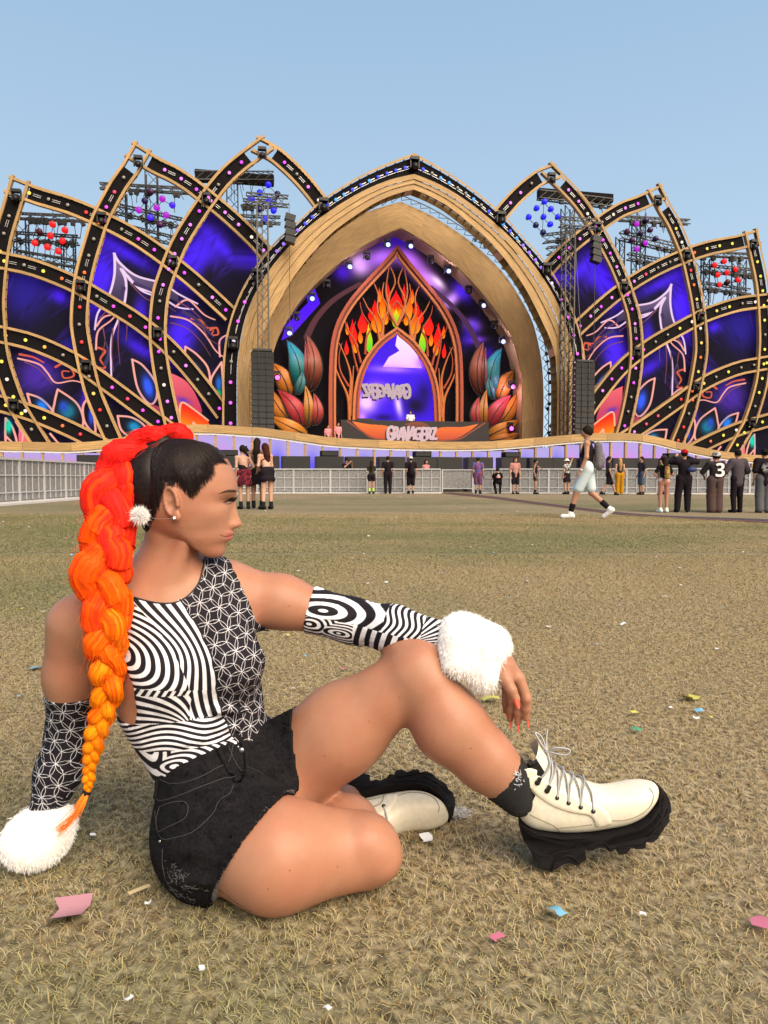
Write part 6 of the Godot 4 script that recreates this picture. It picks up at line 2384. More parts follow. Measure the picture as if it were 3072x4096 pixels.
	for l in [[[-0.305, 0.302, -1.36], [-0.29, 0.25, -1.34]], [[-0.455, 0.222, -1.42], [-0.447, 0.168, -1.40]], [[-0.262, 0.315, -1.40], [-0.235, 0.27, -1.385]]]:
		var p := PackedVector3Array()
		for k in 6:
			p.append(Vector3(l[0][0], l[0][1], l[0][2]).lerp(Vector3(l[1][0], l[1][1], l[1][2]), k / 5.0))
		var tb := MB.new()
		tb.tube(snap_line(g, p, 0.0025), PackedFloat32Array([0.0055]), 8, PackedColorArray(), 0.35, Vector3(0.3, 0.1, 0.95).normalized())
		part(sh, "belt_loop", tb.moved(-HER).mesh(dm))
	var brass := mat(Color(0.5, 0.48, 0.46), 0.3, 0.9)
	for q in [[-0.258, 0.30, -1.39, 0.006], [-0.41, 0.128, -1.31, 0.0028]]:
		var p := snap(g, Vector3(q[0], q[1], q[2]), 0.002)
		part(sh, "button", MB.new().ball(p - HER, Vector3(q[3], q[3], q[3] * 0.6), 6, 8).mesh(brass))
	var rr := RandomNumberGenerator.new()
	rr.seed = 19
	var fray := MB.new()
	for c in [[-0.375, 0.085, -1.27, 0.020, 70], [-0.385, 0.025, -1.27, 0.022, 60], [-0.335, 0.06, -1.25, 0.012, 30]]:
		for k in c[4]:
			var p := Vector3(c[0] + rr.randfn() * c[3], c[1] + rr.randfn() * c[3] * 0.5, c[2])
			p = snap(g, p, 0.0015)
			var d := Vector3(rr.randf_range(-1, 1), rr.randf_range(-1, 0.4), 0.3).normalized() * rr.randf_range(0.003, 0.009)
			fray.tube(PackedVector3Array([p, snap(g, p + d * 0.5, 0.002), snap(g, p + d, 0.001)]), PackedFloat32Array([0.0004]), 4)
	# loose threads along the cut hem
	for k in 200:
		var t := rr.randf()
		var p := Vector3(-0.30, 0.02, -1.25).lerp(Vector3(-0.17, 0.19, -1.37), t)
		p = snap(g, p, 0.0)
		p -= hn * ((p - hr).dot(hn) + rr.randf_range(0.0, 0.004))
		p = snap(g, p, 0.0008)
		var d := hn * rr.randf_range(0.003, 0.008) + Vector3(rr.randfn(), rr.randfn(), rr.randfn()) * 0.0015
		fray.tube(PackedVector3Array([p, p + d]), PackedFloat32Array([0.00035, 0.0002]), 4)
	part(sh, "fray", fray.moved(-HER).mesh(mat(Color(0.10, 0.095, 0.10), 0.9))).set_meta("kind", "stuff")

	# sock of the raised leg
	var k0 := Vector3(0.243, 0.196, -1.45)
	var sk := f.shell(0.003, 0.008, func(p: Vector3): return maxf((k0 - p).dot(Vector3(0.8, -0.6, 0)), 0.16 - p.x), 0.0, Vector3(0.15, 0.08, -1.55), Vector3(0.34, 0.30, -1.35))
	part(root, "sock", wb(sk, null, mat(Color(0.012, 0.012, 0.014), 0.9), null, 1))
	var lace := MB.new()
	for k in 40:
		var p := snap(f, Vector3(0.262 + rr.randfn() * 0.006, 0.213 + rr.randfn() * 0.008, -1.40), 0.0035)
		var d := Vector3(rr.randfn(), rr.randfn(), 0.2) * 0.004
		lace.tube(PackedVector3Array([p, p + d]), PackedFloat32Array([0.0006]), 4)
	part(root, "sock_motif", lace.moved(-HER).mesh(mat(Color(0.6, 0.62, 0.68), 0.8))).set_meta("kind", "stuff")


func braid(root: Node3D) -> void:
	var way := [[-0.400, 0.880, -1.500, 0.024], [-0.432, 0.876, -1.497, 0.034], [-0.470, 0.866, -1.492, 0.040], [-0.514, 0.838, -1.474, 0.046], [-0.543, 0.783, -1.451, 0.050], [-0.540, 0.719, -1.428, 0.052], [-0.545, 0.657, -1.405, 0.058], [-0.539, 0.596, -1.392, 0.052], [-0.531, 0.535, -1.379, 0.045], [-0.529, 0.473, -1.376, 0.0385], [-0.532, 0.413, -1.383, 0.0335], [-0.550, 0.338, -1.390, 0.0255], [-0.568, 0.276, -1.397, 0.0185], [-0.579, 0.227, -1.404, 0.0130], [-0.591, 0.175, -1.412, 0.0075]]
	var P := PackedVector3Array()
	var W := PackedFloat32Array()
	for w in way:
		P.append(Vector3(w[0], w[1], w[2]))
		W.append(w[3])
	P = smooth3(P, 16)
	W = smoothf(W, 16)
	var wob := FastNoiseLite.new()
	wob.seed = 29
	wob.frequency = 1.0
	for i in W.size():  # an uneven, hand-made plait
		W[i] *= 0.97 + 0.16 * wob.get_noise_1d(i * 0.11)
		P[i] += Vector3(wob.get_noise_1d(i * 0.05 + 40.0), 0, 0) * W[i] * 0.25
	var hm := mat(Color.WHITE, 0.55, 0.0, true)
	hm.metallic_specular = 0.2
	var hn := FastNoiseLite.new()
	hn.seed = 14
	hn.frequency = 1.0
	var node := part(root, "braid_core", braid_core(P, W, hm))
	var phase := PackedFloat32Array([0.0])
	for i in P.size() - 1:
		phase.append(phase[i] + TAU * P[i].distance_to(P[i + 1]) / (W[i] * 4.6 + 0.006))
	var total := P.size() - 1.0
	for s in 3:
		var mb := MB.new()
		var sides := 48
		var rows := P.size()
		for i in rows:
			var d := (P[mini(i + 1, rows - 1)] - P[maxi(i - 1, 0)]).normalized()
			var front := (Vector3(0, 0, 1) - d * d.z).normalized()
			var across := d.cross(front).normalized()
			var ph := phase[i] + s * TAU / 3.0
			var w := W[i]
			var t := i / total
			var c := P[i] + across * (sin(ph) * w * 0.50) + front * (sin(ph * 2.0) * w * 0.30)
			# the strand's own direction, so that its ring stands square to it
			var j := mini(i + 1, rows - 1)
			var ph2 := phase[j] + s * TAU / 3.0
			var c2 := P[j] + across * (sin(ph2) * W[j] * 0.50) + front * (sin(ph2 * 2.0) * W[j] * 0.30)
			var dd := (c2 - c).normalized() if j > i else d
			var e1 := dd.cross(front).normalized()
			var e2 := e1.cross(dd)
			var fat := w * (0.54 + 0.07 * sin(ph * 1.0 + s) + 0.14 * hn.get_noise_2d(t * 30.0, s * 7.0))
			for k in sides + 1:
				var a := TAU * (k % sides) / sides
				var ridge := 1.0 + 0.07 * hn.get_noise_2d(a * 4.0 + 20.0 * s, t * 6.0) + 0.05 * hn.get_noise_2d(a * 13.0 + 20.0 * s, t * 10.0)
				var o := e1 * cos(a) + e2 * sin(a) * 0.88
				var dye := hn.get_noise_2d(a * 3.0 + 9.0 * s, t * 7.0)
				var red := Color(0.80, 0.020, 0.016)
				var orange := Color(0.88, 0.105, 0.004)
				var gold := Color(0.97, 0.31, 0.008)
				var m := clampf(t * 1.65 - 0.42 + dye * 0.5 + 0.12 * sin(s * 2.1 + t * 9.0), 0, 1)
				var col := red.lerp(orange, smoothstep(0.0, 0.55, m)).lerp(gold, smoothstep(0.55, 1.0, m))
				mb.vert(c + o * fat * ridge, o.normalized(), Vector2.ZERO, col)
		for i in rows - 1:
			for k in sides:
				var a := i * (sides + 1) + k
				mb.tri(a, a + sides + 1, a + sides + 2); mb.tri(a, a + sides + 2, a + 1)
		fix_normals(mb)
		var fib := MB.new()
		var fr := RandomNumberGenerator.new()
		fr.seed = 600 + s
		for q in 420:  # single hairs lying along the strand
			var k0 := fr.randf() * sides
			var i0 := fr.randi() % (rows - 30)
			var len := fr.randi_range(18, 60)
			var way2 := PackedVector3Array()
			var tint := fr.randf_range(0.75, 1.2)
			var cs := PackedColorArray()
			var drift := fr.randf_range(-0.08, 0.08)
			for i in range(i0, mini(i0 + len, rows), 2):
				var kk := posmod(int(k0 + drift * (i - i0)), sides)
				var v := i * (sides + 1) + kk
				way2.append(mb.v[v] + mb.n[v] * fr.randf_range(0.0, 0.001))
				cs.append(mb.c[v] * tint)
			if way2.size() > 3:
				fib.tube(way2, PackedFloat32Array([0.0003, 0.0006, 0.0006, 0.0006, 0.0006, 0.0003]), 3, cs)
		part(part(root, "braid_strand", mb.moved(-HER).mesh(hm)), "hair_fibre", fib.moved(-HER).mesh(hm)).set_meta("kind", "stuff")
	# tie and loose tail
	var tie := P[P.size() - 1]
	part(root, "hair_tie", MB.new().tube(PackedVector3Array([tie + Vector3(0.001, 0.004, 0), tie - Vector3(0.001, 0.003, 0)]), PackedFloat32Array([0.0085]), 10).moved(-HER).mesh(M.black))
	var tail := MB.new()
	var loose := MB.new()
	var r := RandomNumberGenerator.new()
	r.seed = 23
	for k in 70:
		var o := Vector3(r.randfn(), r.randfn(), r.randfn()) * 0.0022
		var e := Vector3(-0.637 + r.randfn() * 0.005, 0.108 + r.randfn() * 0.007, -1.392 + r.randfn() * 0.005)
		var mid := tie.lerp(e, 0.5) + Vector3(0.006, -0.004, 0.004) + o * 1.6
		var q := smooth3(PackedVector3Array([tie + o * 0.8, mid, e]), 5)
		tail.tube(q, PackedFloat32Array([0.0012, 0.0016, 0.0014, 0.0008, 0.0003]), 5, PackedColorArray([Color(1.0, 0.26, 0.03) * r.randf_range(0.8, 1.1)]))
	part(root, "braid_tail", tail.moved(-HER).mesh(hm)).set_meta("kind", "stuff")
	for k in 420:
		var i := int(pow(r.randf(), 1.1) * (P.size() - 20))
		var a := r.randf() * TAU
		var o := Vector3(cos(a), sin(a), absf(r.randfn()) * 0.7).normalized()
		var l := r.randf_range(0.015, 0.06) * (0.3 + W[i] * 14.0)
		var d := (P[i + 4] - P[i]).normalized() * l
		var base := P[i] + o * W[i] * 0.8
		var col := Color(0.93, 0.06, 0.04).lerp(Color(1.0, 0.25, 0.02), clampf(i / total * 1.4 - 0.3, 0, 1))
		loose.tube(smooth3(PackedVector3Array([base, base + d * 0.5 + o * W[i] * 0.35, base + d * 0.9 + o * W[i] * r.randf_range(0.1, 0.6)]), 4), PackedFloat32Array([0.00035, 0.00035, 0.00015]), 4, PackedColorArray([col]))
	part(root, "loose_hair", loose.moved(-HER).mesh(hm)).set_meta("kind", "stuff")


func fix_normals(mb: MB) -> void:  # smooth normals from the faces, joined where rings close
	var sum := {}
	for i in mb.n.size():
		mb.n[i] = Vector3.ZERO
	for k in range(0, mb.ix.size(), 3):
		var a := mb.ix[k]; var b := mb.ix[k + 1]; var c := mb.ix[k + 2]
		var nn := (mb.v[c] - mb.v[a]).cross(mb.v[b] - mb.v[a])
		mb.n[a] += nn; mb.n[b] += nn; mb.n[c] += nn
	for i in mb.n.size():
		var key := mb.v[i].snapped(Vector3.ONE * 1e-5)
		sum[key] = sum.get(key, Vector3.ZERO) + mb.n[i]
	for i in mb.n.size():
		mb.n[i] = sum[mb.v[i].snapped(Vector3.ONE * 1e-5)].normalized()


func face_normals(mb: MB) -> void:
	for i in mb.n.size():
		mb.n[i] = Vector3.ZERO
	for k in range(0, mb.ix.size(), 3):
		var a := mb.ix[k]; var b := mb.ix[k + 1]; var c := mb.ix[k + 2]
		var nn := (mb.v[c] - mb.v[a]).cross(mb.v[b] - mb.v[a])
		mb.n[a] += nn; mb.n[b] += nn; mb.n[c] += nn
	for i in mb.n.size():
		mb.n[i] = mb.n[i].normalized()


func braid_core(P: PackedVector3Array, W: PackedFloat32Array, m: Material) -> ArrayMesh:
	var r := PackedFloat32Array()
	var c := PackedColorArray()
	for i in P.size():
		r.append(W[i] * 0.45)
		c.append(Color(0.8, 0.02, 0.016).lerp(Color(0.9, 0.11, 0.005), clampf(i / float(P.size()) * 1.5 - 0.4, 0, 1)))
	return MB.new().tube(P, r, 12, c).moved(-HER).mesh(m)


func cuffs(root: Node3D) -> void:
	var r := RandomNumberGenerator.new()
	r.seed = 91
	for side_ in 2:
		var f: Field
		if side_ == 0:
			f = Field.new(Vector3(0.08, 0.34, -1.60), Vector3(0.29, 0.57, -1.35), 0.006)
			f.cone(Vector3(0.162, 0.472, -1.482), Vector3(0.212, 0.458, -1.464), 0.052, 0.047, 0.03)
			f.cone(Vector3(0.160, 0.438, -1.468), Vector3(0.195, 0.418, -1.455), 0.042, 0.034, 0.03)
			f.ell(Vector3(0.205, 0.395, -1.448), Vector3(0.028, 0.028, 0.026), Basis.IDENTITY, 0.03)
			f.ell(Vector3(0.147, 0.42, -1.45), Vector3(0.024, 0.018, 0.026), Basis.IDENTITY, 0.03)
			f.cone(Vector3(0.15, 0.37, -1.42), Vector3(0.178, 0.395, -1.40), 0.012, 0.010, 0.02, Vector3.ZERO, 1.0, true)
		else:
			f = Field.new(Vector3(-0.84, -0.03, -1.60), Vector3(-0.58, 0.18, -1.32), 0.006)
			f.ell(Vector3(-0.714, 0.060, -1.450), Vector3(0.066, 0.056, 0.064), Basis.IDENTITY, 0.03)
			f.ell(Vector3(-0.69, 0.088, -1.46), Vector3(0.052, 0.044, 0.054), Basis.IDENTITY, 0.03)
			f.cone(Vector3(-0.694, 0.20, -1.49), Vector3(-0.697, 0.118, -1.47), 0.046, 0.026, 0.02, Vector3.ZERO, 1.0, true)
		var mb := MB.new()
		f.mesh(mb, func(_p: Vector3, _n: Vector3): return Color(0.93, 0.925, 0.92), null, 1)
		var base := mb.v.size()
		for k in 15000:
			var i := r.randi() % base
			var n := mb.n[i]
			if mb.v[i].y < 0.01 and side_ == 1:
				continue
			var d := (n * 0.65 + Vector3(0, -0.8, 0) + Vector3(r.randfn(), r.randfn(), r.randfn()) * 0.2).normalized()
			fur_hair(mb, mb.v[i] + Vector3(r.randfn(), r.randfn(), r.randfn()) * 0.0025 - n * 0.002, d, r.randf_range(0.004, 0.0078), 0.00045, r, Color(0.95, 0.945, 0.94), n)
		part(root, "fur_cuff", mb.moved(-HER).mesh(fur_mat()))


# ------------------------------------------------------------------ boots: x to the toe, y up, z to one side
const SOLE := [-0.0247, 0.0983, -0.0012, 0.0785, 0.043, 0.0582, 0.1041, 0.0438, 0.1458, 0.0399, 0.1836, 0.0397, 0.2165, 0.0485, 0.2413, 0.0636, 0.259, 0.0885, 0.2677, 0.0757, 0.2727, 0.0591, 0.2733, 0.0463, 0.2679, 0.0353, 0.2603, 0.0351, 0.2548, 0.0254, 0.2385, 0.0216, 0.2288, 0.0145, 0.2202, 0.007, 0.2081, 0.0044, 0.1958, 0.0100, 0.1911, -0.0017, 0.1772, 0.0005, 0.165, 0.0068, 0.153, -0.0027, 0.1384, -0.0007, 0.1355, 0.0123, 0.1233, 0.0077, 0.1166, 0.0186, 0.1031, 0.0239, 0.0918, 0.0198, 0.0783, 0.0252, 0.0761, 0.0057, 0.0546, -0.0028, 0.0434, 0.0065, 0.0322, 0.0085, 0.0156, 0.0035, 0.002, -0.0019, -0.0078, 0.0074, -0.0224, 0.0257, -0.0232, 0.0436, -0.0303, 0.066, -0.0292, 0.0833]
const UPPER := [[0.2552, 0.0795, 0.2581, 0.0857, 0.007], [0.2492, 0.0688, 0.2541, 0.093, 0.023], [0.2342, 0.057, 0.2352, 0.1013, 0.036], [0.2098, 0.043, 0.2093, 0.1074, 0.0435], [0.1775, 0.0365, 0.18, 0.1106, 0.0445], [0.1378, 0.0385, 0.153, 0.1171, 0.0420], [0.0988, 0.0429, 0.1309, 0.1314, 0.0395], [0.0564, 0.0526, 0.1061, 0.1491, 0.0375], [0.0158, 0.0683, 0.0849, 0.1707, 0.0375], [-0.0109, 0.084, 0.0704, 0.189, 0.0385], [-0.0224, 0.1039, 0.0645, 0.2109, 0.0395], [-0.0245, 0.1264, 0.0591, 0.2264, 0.040], [-0.030, 0.1503, 0.0545, 0.2443, 0.0405]]


func sole_w(x: float) -> float:
	return curve(-x, [[0.031, 0.014], [0.026, 0.026], [0.01, 0.037], [-0.05, 0.041], [-0.1, 0.043], [-0.15, 0.0495], [-0.2, 0.051], [-0.23, 0.0455], [-0.25, 0.034], [-0.265, 0.019], [-0.274, 0.006]])


func upper_at(s: float, g: float) -> Vector3:  # s along the boot, g round it
	var i := mini(int(s), UPPER.size() - 2)
	var t := s - i
	var v := []
	for k in 5:
		v.append(cubic_interpolate(UPPER[i][k], UPPER[i + 1][k], UPPER[maxi(i - 1, 0)][k], UPPER[mini(i + 2, UPPER.size() - 1)][k], t))
	var c := cos(g)
	var q := signf(c) * pow(absf(c), 0.85)
	var sz := sin(g)
	var b := Vector2(v[0], v[1])
	var a := Vector2(v[2], v[3])
	var m := (a + b) * 0.5 + (a - b) * 0.5 * q
	return Vector3(m.x, m.y, v[4] * signf(sz) * pow(absf(sz), 0.82))


func make_boot(root: Node3D, dirt: float) -> Node3D:
	var boot := Node3D.new()
	boot.name = "boot"
	root.add_child(boot, true)
	var leather := mat(Color(0.78, 0.74, 0.61), 0.42)
	leather.albedo_texture = noise_tex(128, 128, Vector2(7, 7), 0.93, 1.02, 61, 4)
	leather.uv1_triplanar = true
	leather.uv1_scale = Vector3(9, 9, 9)
	var crease := NoiseTexture2D.new()
	crease.width = 256; crease.height = 256
	crease.seamless = true
	crease.as_normal_map = true
	crease.bump_strength = 2.0
	crease.noise = FastNoiseLite.new()
	crease.noise.frequency = 0.03
	leather.normal_enabled = true
	leather.normal_texture = crease
	leather.normal_scale = 0.25
	var rubber := mat(Color(0.012, 0.0105, 0.012), 0.7)
	rubber.metallic_specular = 0.25
	rubber.albedo_texture = noise_tex(128, 128, Vector2(9, 9), 0.7, 1.5, 62, 4)
	rubber.uv1_triplanar = true
	rubber.uv1_scale = Vector3(7, 7, 7)
	# sole with lugs
	var p := pts(SOLE)
	var mb := MB.new()
	mb.poly(p, 0.01, -0.01)
	var n := p.size()
	for i in mb.v.size():
		mb.v[i].z = (sole_w(mb.v[i].x) - (0.003 if mb.v[i].y < 0.02 else 0.0)) * signf(mb.v[i].z)
	var back := MB.new()
	back.poly(p, 0.01, 0.0)
	for i in n:
		var q := back.v[i]
		mb.vert(Vector3(q.x, q.y, -sole_w(q.x)), Vector3.FORWARD)
	var off := mb.v.size() - n
	for k in range(0, back.ix.size(), 3):
		if back.ix[k] < n and back.ix[k + 1] < n and back.ix[k + 2] < n:
			mb.ix.append(off + back.ix[k]); mb.ix.append(off + back.ix[k + 2]); mb.ix.append(off + back.ix[k + 1])
	# flat shading for a moulded look
	var sole := part(boot, "sole", faceted(mb).mesh(rubber))
	# a ribbed foxing strip along the top of the sole, both sides, and moulded grooves
	for s in [-1.0, 1.0]:
		var rib_ := MB.new()
		for k in 66:
			var t := k / 65.0
			var a := smooth2(pts([-0.02, 0.092, 0.043, 0.054, 0.1041, 0.039, 0.1458, 0.035, 0.1836, 0.0345, 0.2165, 0.043, 0.2413, 0.057, 0.259, 0.08]), 66)[k]
			rib_.box(Vector3(a.x, a.y - 0.004, s * (sole_w(a.x) + 0.0006)), Vector3(0.0018, 0.009, 0.0022), Basis(Vector3(0, 0, 1), 0.5 if t > 0.6 else 0.2))
		part(sole, "foxing_rib", rib_.mesh(rubber)).set_meta("kind", "stuff")
		for l in [[-0.02, 0.05, 0.0, 0.035, 0.03, 0.036, 0.055, 0.034, 0.072, 0.04], [0.005, 0.002, 0.02, 0.022, 0.045, 0.024, 0.06, 0.006], [-0.022, 0.03, -0.012, 0.015, 0.0, 0.012], [0.085, 0.03, 0.10, 0.034, 0.118, 0.03, 0.126, 0.016], [0.14, 0.016, 0.155, 0.018, 0.168, 0.015, 0.186, 0.012], [0.205, 0.02, 0.22, 0.028, 0.235, 0.034, 0.262, 0.046]]:
			var g := PackedVector3Array()
			for q in smooth2(pts(l), 14):
				g.append(Vector3(q.x, q.y, s * (sole_w(q.x) + 0.0002)))
			part(sole, "moulding", MB.new().tube(g, PackedFloat32Array([0.0016]), 5).mesh(rubber))
	# leather upper
	var ub := MB.new()
	var rows := 49
	var cols := 40
	var smax := UPPER.size() - 1.001
	for i in rows:
		for k in cols + 1:
			var s := smax * i / (rows - 1.0)
			var g := TAU * (k % cols) / cols
			var q := upper_at(s, g)
			# the tongue stands up in front, the collar is lower behind it
			ub.vert(q, Vector3.ZERO, Vector2(s, g))
	for i in rows - 1:
		for k in cols:
			var a := i * (cols + 1) + k
			var s := smax * (i + 0.5) / (rows - 1.0)
			var g := TAU * (k + 0.5) / cols
			if s > 10.2 and cos(g) < 0.62:
				continue
			ub.tri(a, a + 1, a + cols + 2); ub.tri(a, a + cols + 2, a + cols + 1)
	fix_normals(ub)
	part(boot, "upper", ub.mesh(leather))
	var tip := MB.new()
	tip.ball(Vector3(0.2555, 0.0825, 0), Vector3(0.004, 0.006, 0.008), 6, 8)
	part(boot, "toe_cap", tip.mesh(leather))
	# a lookup of the side surface
	var grid := PackedVector3Array()
	for i in 90:
		for k in 50:
			grid.append(upper_at(smax * i / 89.0, PI * k / 49.0))
	var on := func(q: Vector2, s: float, lift: float):
		var best := 1e9
		var z := 0.0
		for v in grid:
			var d := Vector2(v.x, v.y).distance_squared_to(q)
			if d < best - 1e-7 or (d < best + 2e-6 and v.z > z):
				best = minf(d, best)
				z = v.z
		return Vector3(q.x, q.y, (z + lift) * s)
	for s in [1.0, -1.0]:
		# eyestay panel
		var upr := smooth2(pts([0.0117, 0.1951, 0.0294, 0.1952, 0.0532, 0.1741, 0.0756, 0.1483, 0.1079, 0.122, 0.1285, 0.1069, 0.1391, 0.0923, 0.146, 0.0751, 0.1439, 0.0568]), 30)
		var lwr := smooth2(pts([0.0042, 0.1911, 0.009, 0.1737, 0.0226, 0.1481, 0.0469, 0.1205, 0.076, 0.1003, 0.1046, 0.0865, 0.1095, 0.0737, 0.1114, 0.0592, 0.125, 0.058]), 30)
		patch(boot, "eyestay", upr, lwr, on, s, 0.0022, leather)
		# collar quarter
		patch(boot, "collar", smooth2(pts([-0.0207, 0.2042, -0.0007, 0.212, 0.0198, 0.2133, 0.034, 0.204]), 16), smooth2(pts([-0.006, 0.14, 0.006, 0.165, 0.012, 0.182, 0.030, 0.194]), 16), on, s, 0.0012, leather)
		# elastic gore
		patch(boot, "elastic_gore", smooth2(pts([-0.054, 0.203, -0.0207, 0.2042]), 12), smooth2(pts([-0.032, 0.150, -0.018, 0.135, -0.0055, 0.128]), 12), on, s, 0.0005, M.black)
		var thread := mat(Color(0.25, 0.21, 0.15), 0.8)
		for l in [[0.1466, 0.0674, 0.17, 0.0615, 0.2009, 0.0634, 0.2266, 0.0732, 0.2391, 0.0895, 0.2371, 0.0985], [-0.0042, 0.1223, 0.0145, 0.1052, 0.0341, 0.0866, 0.0421, 0.0716, 0.0443, 0.0603], [0.0415, 0.0781, 0.0679, 0.0738, 0.1068, 0.0689], [-0.0207, 0.2042, -0.0126, 0.1816, -0.0058, 0.1543, -0.0051, 0.1276], [0.0075, 0.188, 0.0125, 0.1737, 0.026, 0.1495, 0.049, 0.1235, 0.078, 0.1035, 0.107, 0.0895, 0.113, 0.0737, 0.1135, 0.062, 0.141, 0.060]]:
			var g := PackedVector3Array()
			for q in smooth2(pts(l), 26):
				g.append(on.call(q, s, 0.0028 if l[0] == 0.0075 else 0.0008))
			part(boot, "seam", MB.new().tube(g, PackedFloat32Array([0.0007]), 5).mesh(thread))
	# eyelets, hooks and laces
	var eyes := [[0.0267, 0.1822], [0.0402, 0.1604], [0.0556, 0.1406], [0.0741, 0.1243], [0.0945, 0.1095], [0.1154, 0.0955]]
	var spots := []
	for k in 6:
		var pair := []
		for s in [1.0, -1.0]:
			var q: Vector3 = on.call(Vector2(eyes[k][0], eyes[k][1]), s, 0.0028)
			pair.append(q)
			var eb := MB.new()
			if k < 2:
				eb.box(q + Vector3(0.004, 0.004, 0.002 * s), Vector3(0.007, 0.013, 0.005), Basis(Vector3(0, 0, 1), -0.7))
				eb.ball(q, Vector3(0.0055, 0.0055, 0.003), 6, 8)
			else:
				eb.ball(q, Vector3(0.0045, 0.0045, 0.0022), 6, 10)
			part(boot, "eyelet", eb.mesh(M.black))
		spots.append(pair)
	var lace_m := mat(Color(0.30, 0.31, 0.33), 0.8)
	var white := mat(Color(0.55, 0.56, 0.58), 0.8)
	for k in 5:
		for s in 2:
			var sg := 1.0 - 2.0 * s
			var st := [10.1, 9.3, 8.5, 7.75, 6.95, 6.2]
			var way := PackedVector3Array([spots[k + 1][s]])
			for j in 7:
				var t := j / 6.0
				var q0 := upper_at(lerpf(st[k + 1], st[k] - 0.12, t), lerpf(0.85, -0.85, t) * sg)
				way.append(q0 + Vector3(0.7, 0.7, signf(q0.z) * 0.5) * (0.004 + 0.002 * s))
			way.append(spots[k][1 - s])
			var q := smooth3(way, 3)
			part(boot, "lace", MB.new().tube(q, PackedFloat32Array([0.0021]), 6).mesh(lace_m))
			var q2 := PackedVector3Array()
			for w in q:
				q2.append(w + Vector3(0.0006, 0.0007, 0.0012 * (1.0 - 2.0 * s)))
			part(boot, "lace_stripe", MB.new().tube(q2, PackedFloat32Array([0.0011]), 5).mesh(white))
	var kn := Vector3(0.066, 0.222, 0.008)
	for l in [[kn, kn + Vector3(0.02, 0.006, 0.012), kn + Vector3(0.042, -0.004, 0.016), kn + Vector3(0.030, -0.012, 0.014), kn], [kn, kn + Vector3(-0.008, 0.022, 0.006), kn + Vector3(-0.012, 0.042, 0.0), kn + Vector3(-0.002, 0.03, -0.004), kn], [kn, kn + Vector3(0.006, 0.02, -0.006), kn + Vector3(0.014, 0.038, -0.01)], [kn, kn + Vector3(-0.006, -0.022, 0.02), spots[0][0]], [kn, kn + Vector3(-0.006, -0.022, -0.02), spots[0][1]]]:
		var q := smooth3(PackedVector3Array(l), 7)
		part(boot, "lace", MB.new().tube(q, PackedFloat32Array([0.0021]), 6).mesh(lace_m))
		var q2 := PackedVector3Array()
		for w in q:
			q2.append(w + Vector3(0.0005, 0.0008, 0.0013))
		part(boot, "lace_stripe", MB.new().tube(q2, PackedFloat32Array([0.0010]), 5).mesh(white))
	part(boot, "lace_knot", MB.new().ball(kn, Vector3(0.006, 0.005, 0.005), 6, 8).mesh(lace_m))
	return boot


func faceted(mb: MB) -> MB:
	var r := MB.new()
	for k in range(0, mb.ix.size(), 3):
		var a := mb.v[mb.ix[k]]; var b := mb.v[mb.ix[k + 1]]; var c := mb.v[mb.ix[k + 2]]
		var nn := (c - a).cross(b - a).normalized()
		var i := r.vert(a, nn)
		r.vert(b, nn); r.vert(c, nn)
		r.ix.append(i); r.ix.append(i + 1); r.ix.append(i + 2)
	return r


func patch(parent: Node3D, called: String, a: PackedVector2Array, b: PackedVector2Array, on: Variant, s: float, lift: float, m: Material) -> void:
	var mb := MB.new()
	var w := 7
	for i in a.size():
		for k in w + 1:
			var t := k / float(w)
			var edge := minf(minf(t, 1.0 - t) * w, minf(i, a.size() - 1 - i))
			mb.vert(on.call(a[i].lerp(b[i], t), s, lift if edge > 0.5 else -0.001), Vector3.BACK * s)
	for i in a.size() - 1:
		for k in w:
			var q := i * (w + 1) + k
			if s > 0:
				mb.tri(q, q + w + 1, q + w + 2); mb.tri(q, q + w + 2, q + 1)
			else:
				mb.tri(q, q + w + 2, q + w + 1); mb.tri(q, q + 1, q + w + 2)
	fix_normals(mb)
	if mb.n.size() and mb.n[mb.n.size() / 2].z * s < 0:
		for i in mb.n.size():
			mb.n[i] = -mb.n[i]
		for k in range(0, mb.ix.size(), 3):
			var q := mb.ix[k]
			mb.ix[k] = mb.ix[k + 1]
			mb.ix[k + 1] = q
	part(parent, called, mb.mesh(m))


func boots(root: Node3D) -> void:
	var a := make_boot(root, 0.0)
	a.position = Vector3(0.333, 0.008, -1.457) - HER
	a.rotation.z = deg_to_rad(17.0)
	a.scale = Vector3.ONE * 1.02
	a.set_meta("label", "cream lace-up boot with thick black lugged sole, heel on the grass")
	var b: Node3D = a.duplicate()
	root.add_child(b, true)
	b.set_meta("label", "cream lace-up boot lying on its side behind the knee")
	var x := Vector3(0.985, 0.06, 0.10).normalized()
	var y := Vector3(0.0, -0.40, 0.916)
	y = (y - x * x.dot(y)).normalized()
	b.transform = Transform3D(Basis(x, y, x.cross(y)), Vector3(-0.105, 0.060, -1.705) - HER)


# ------------------------------------------------------------------ the crowd
func J(o: Dictionary, k: String, d: Vector3) -> Vector3:
	return o.pose.get(k, d) if o.has("pose") else d


func limb(f: Field, a: Vector3, b: Vector3, c: Vector3, r0: float, r1: float, r2: float, upto := 2.0) -> void:
	if upto >= 1.0:
		f.cone(a, b, r0, r1, 0.03)
		var t := minf(upto - 1.0, 1.0)
		if t > 0.02:
			f.cone(b, b.lerp(c, t), r1, lerpf(r1, r2, t), 0.03)
	else:
		f.cone(a, a.lerp(b, upto), r0, lerpf(r0, r1, upto), 0.03)


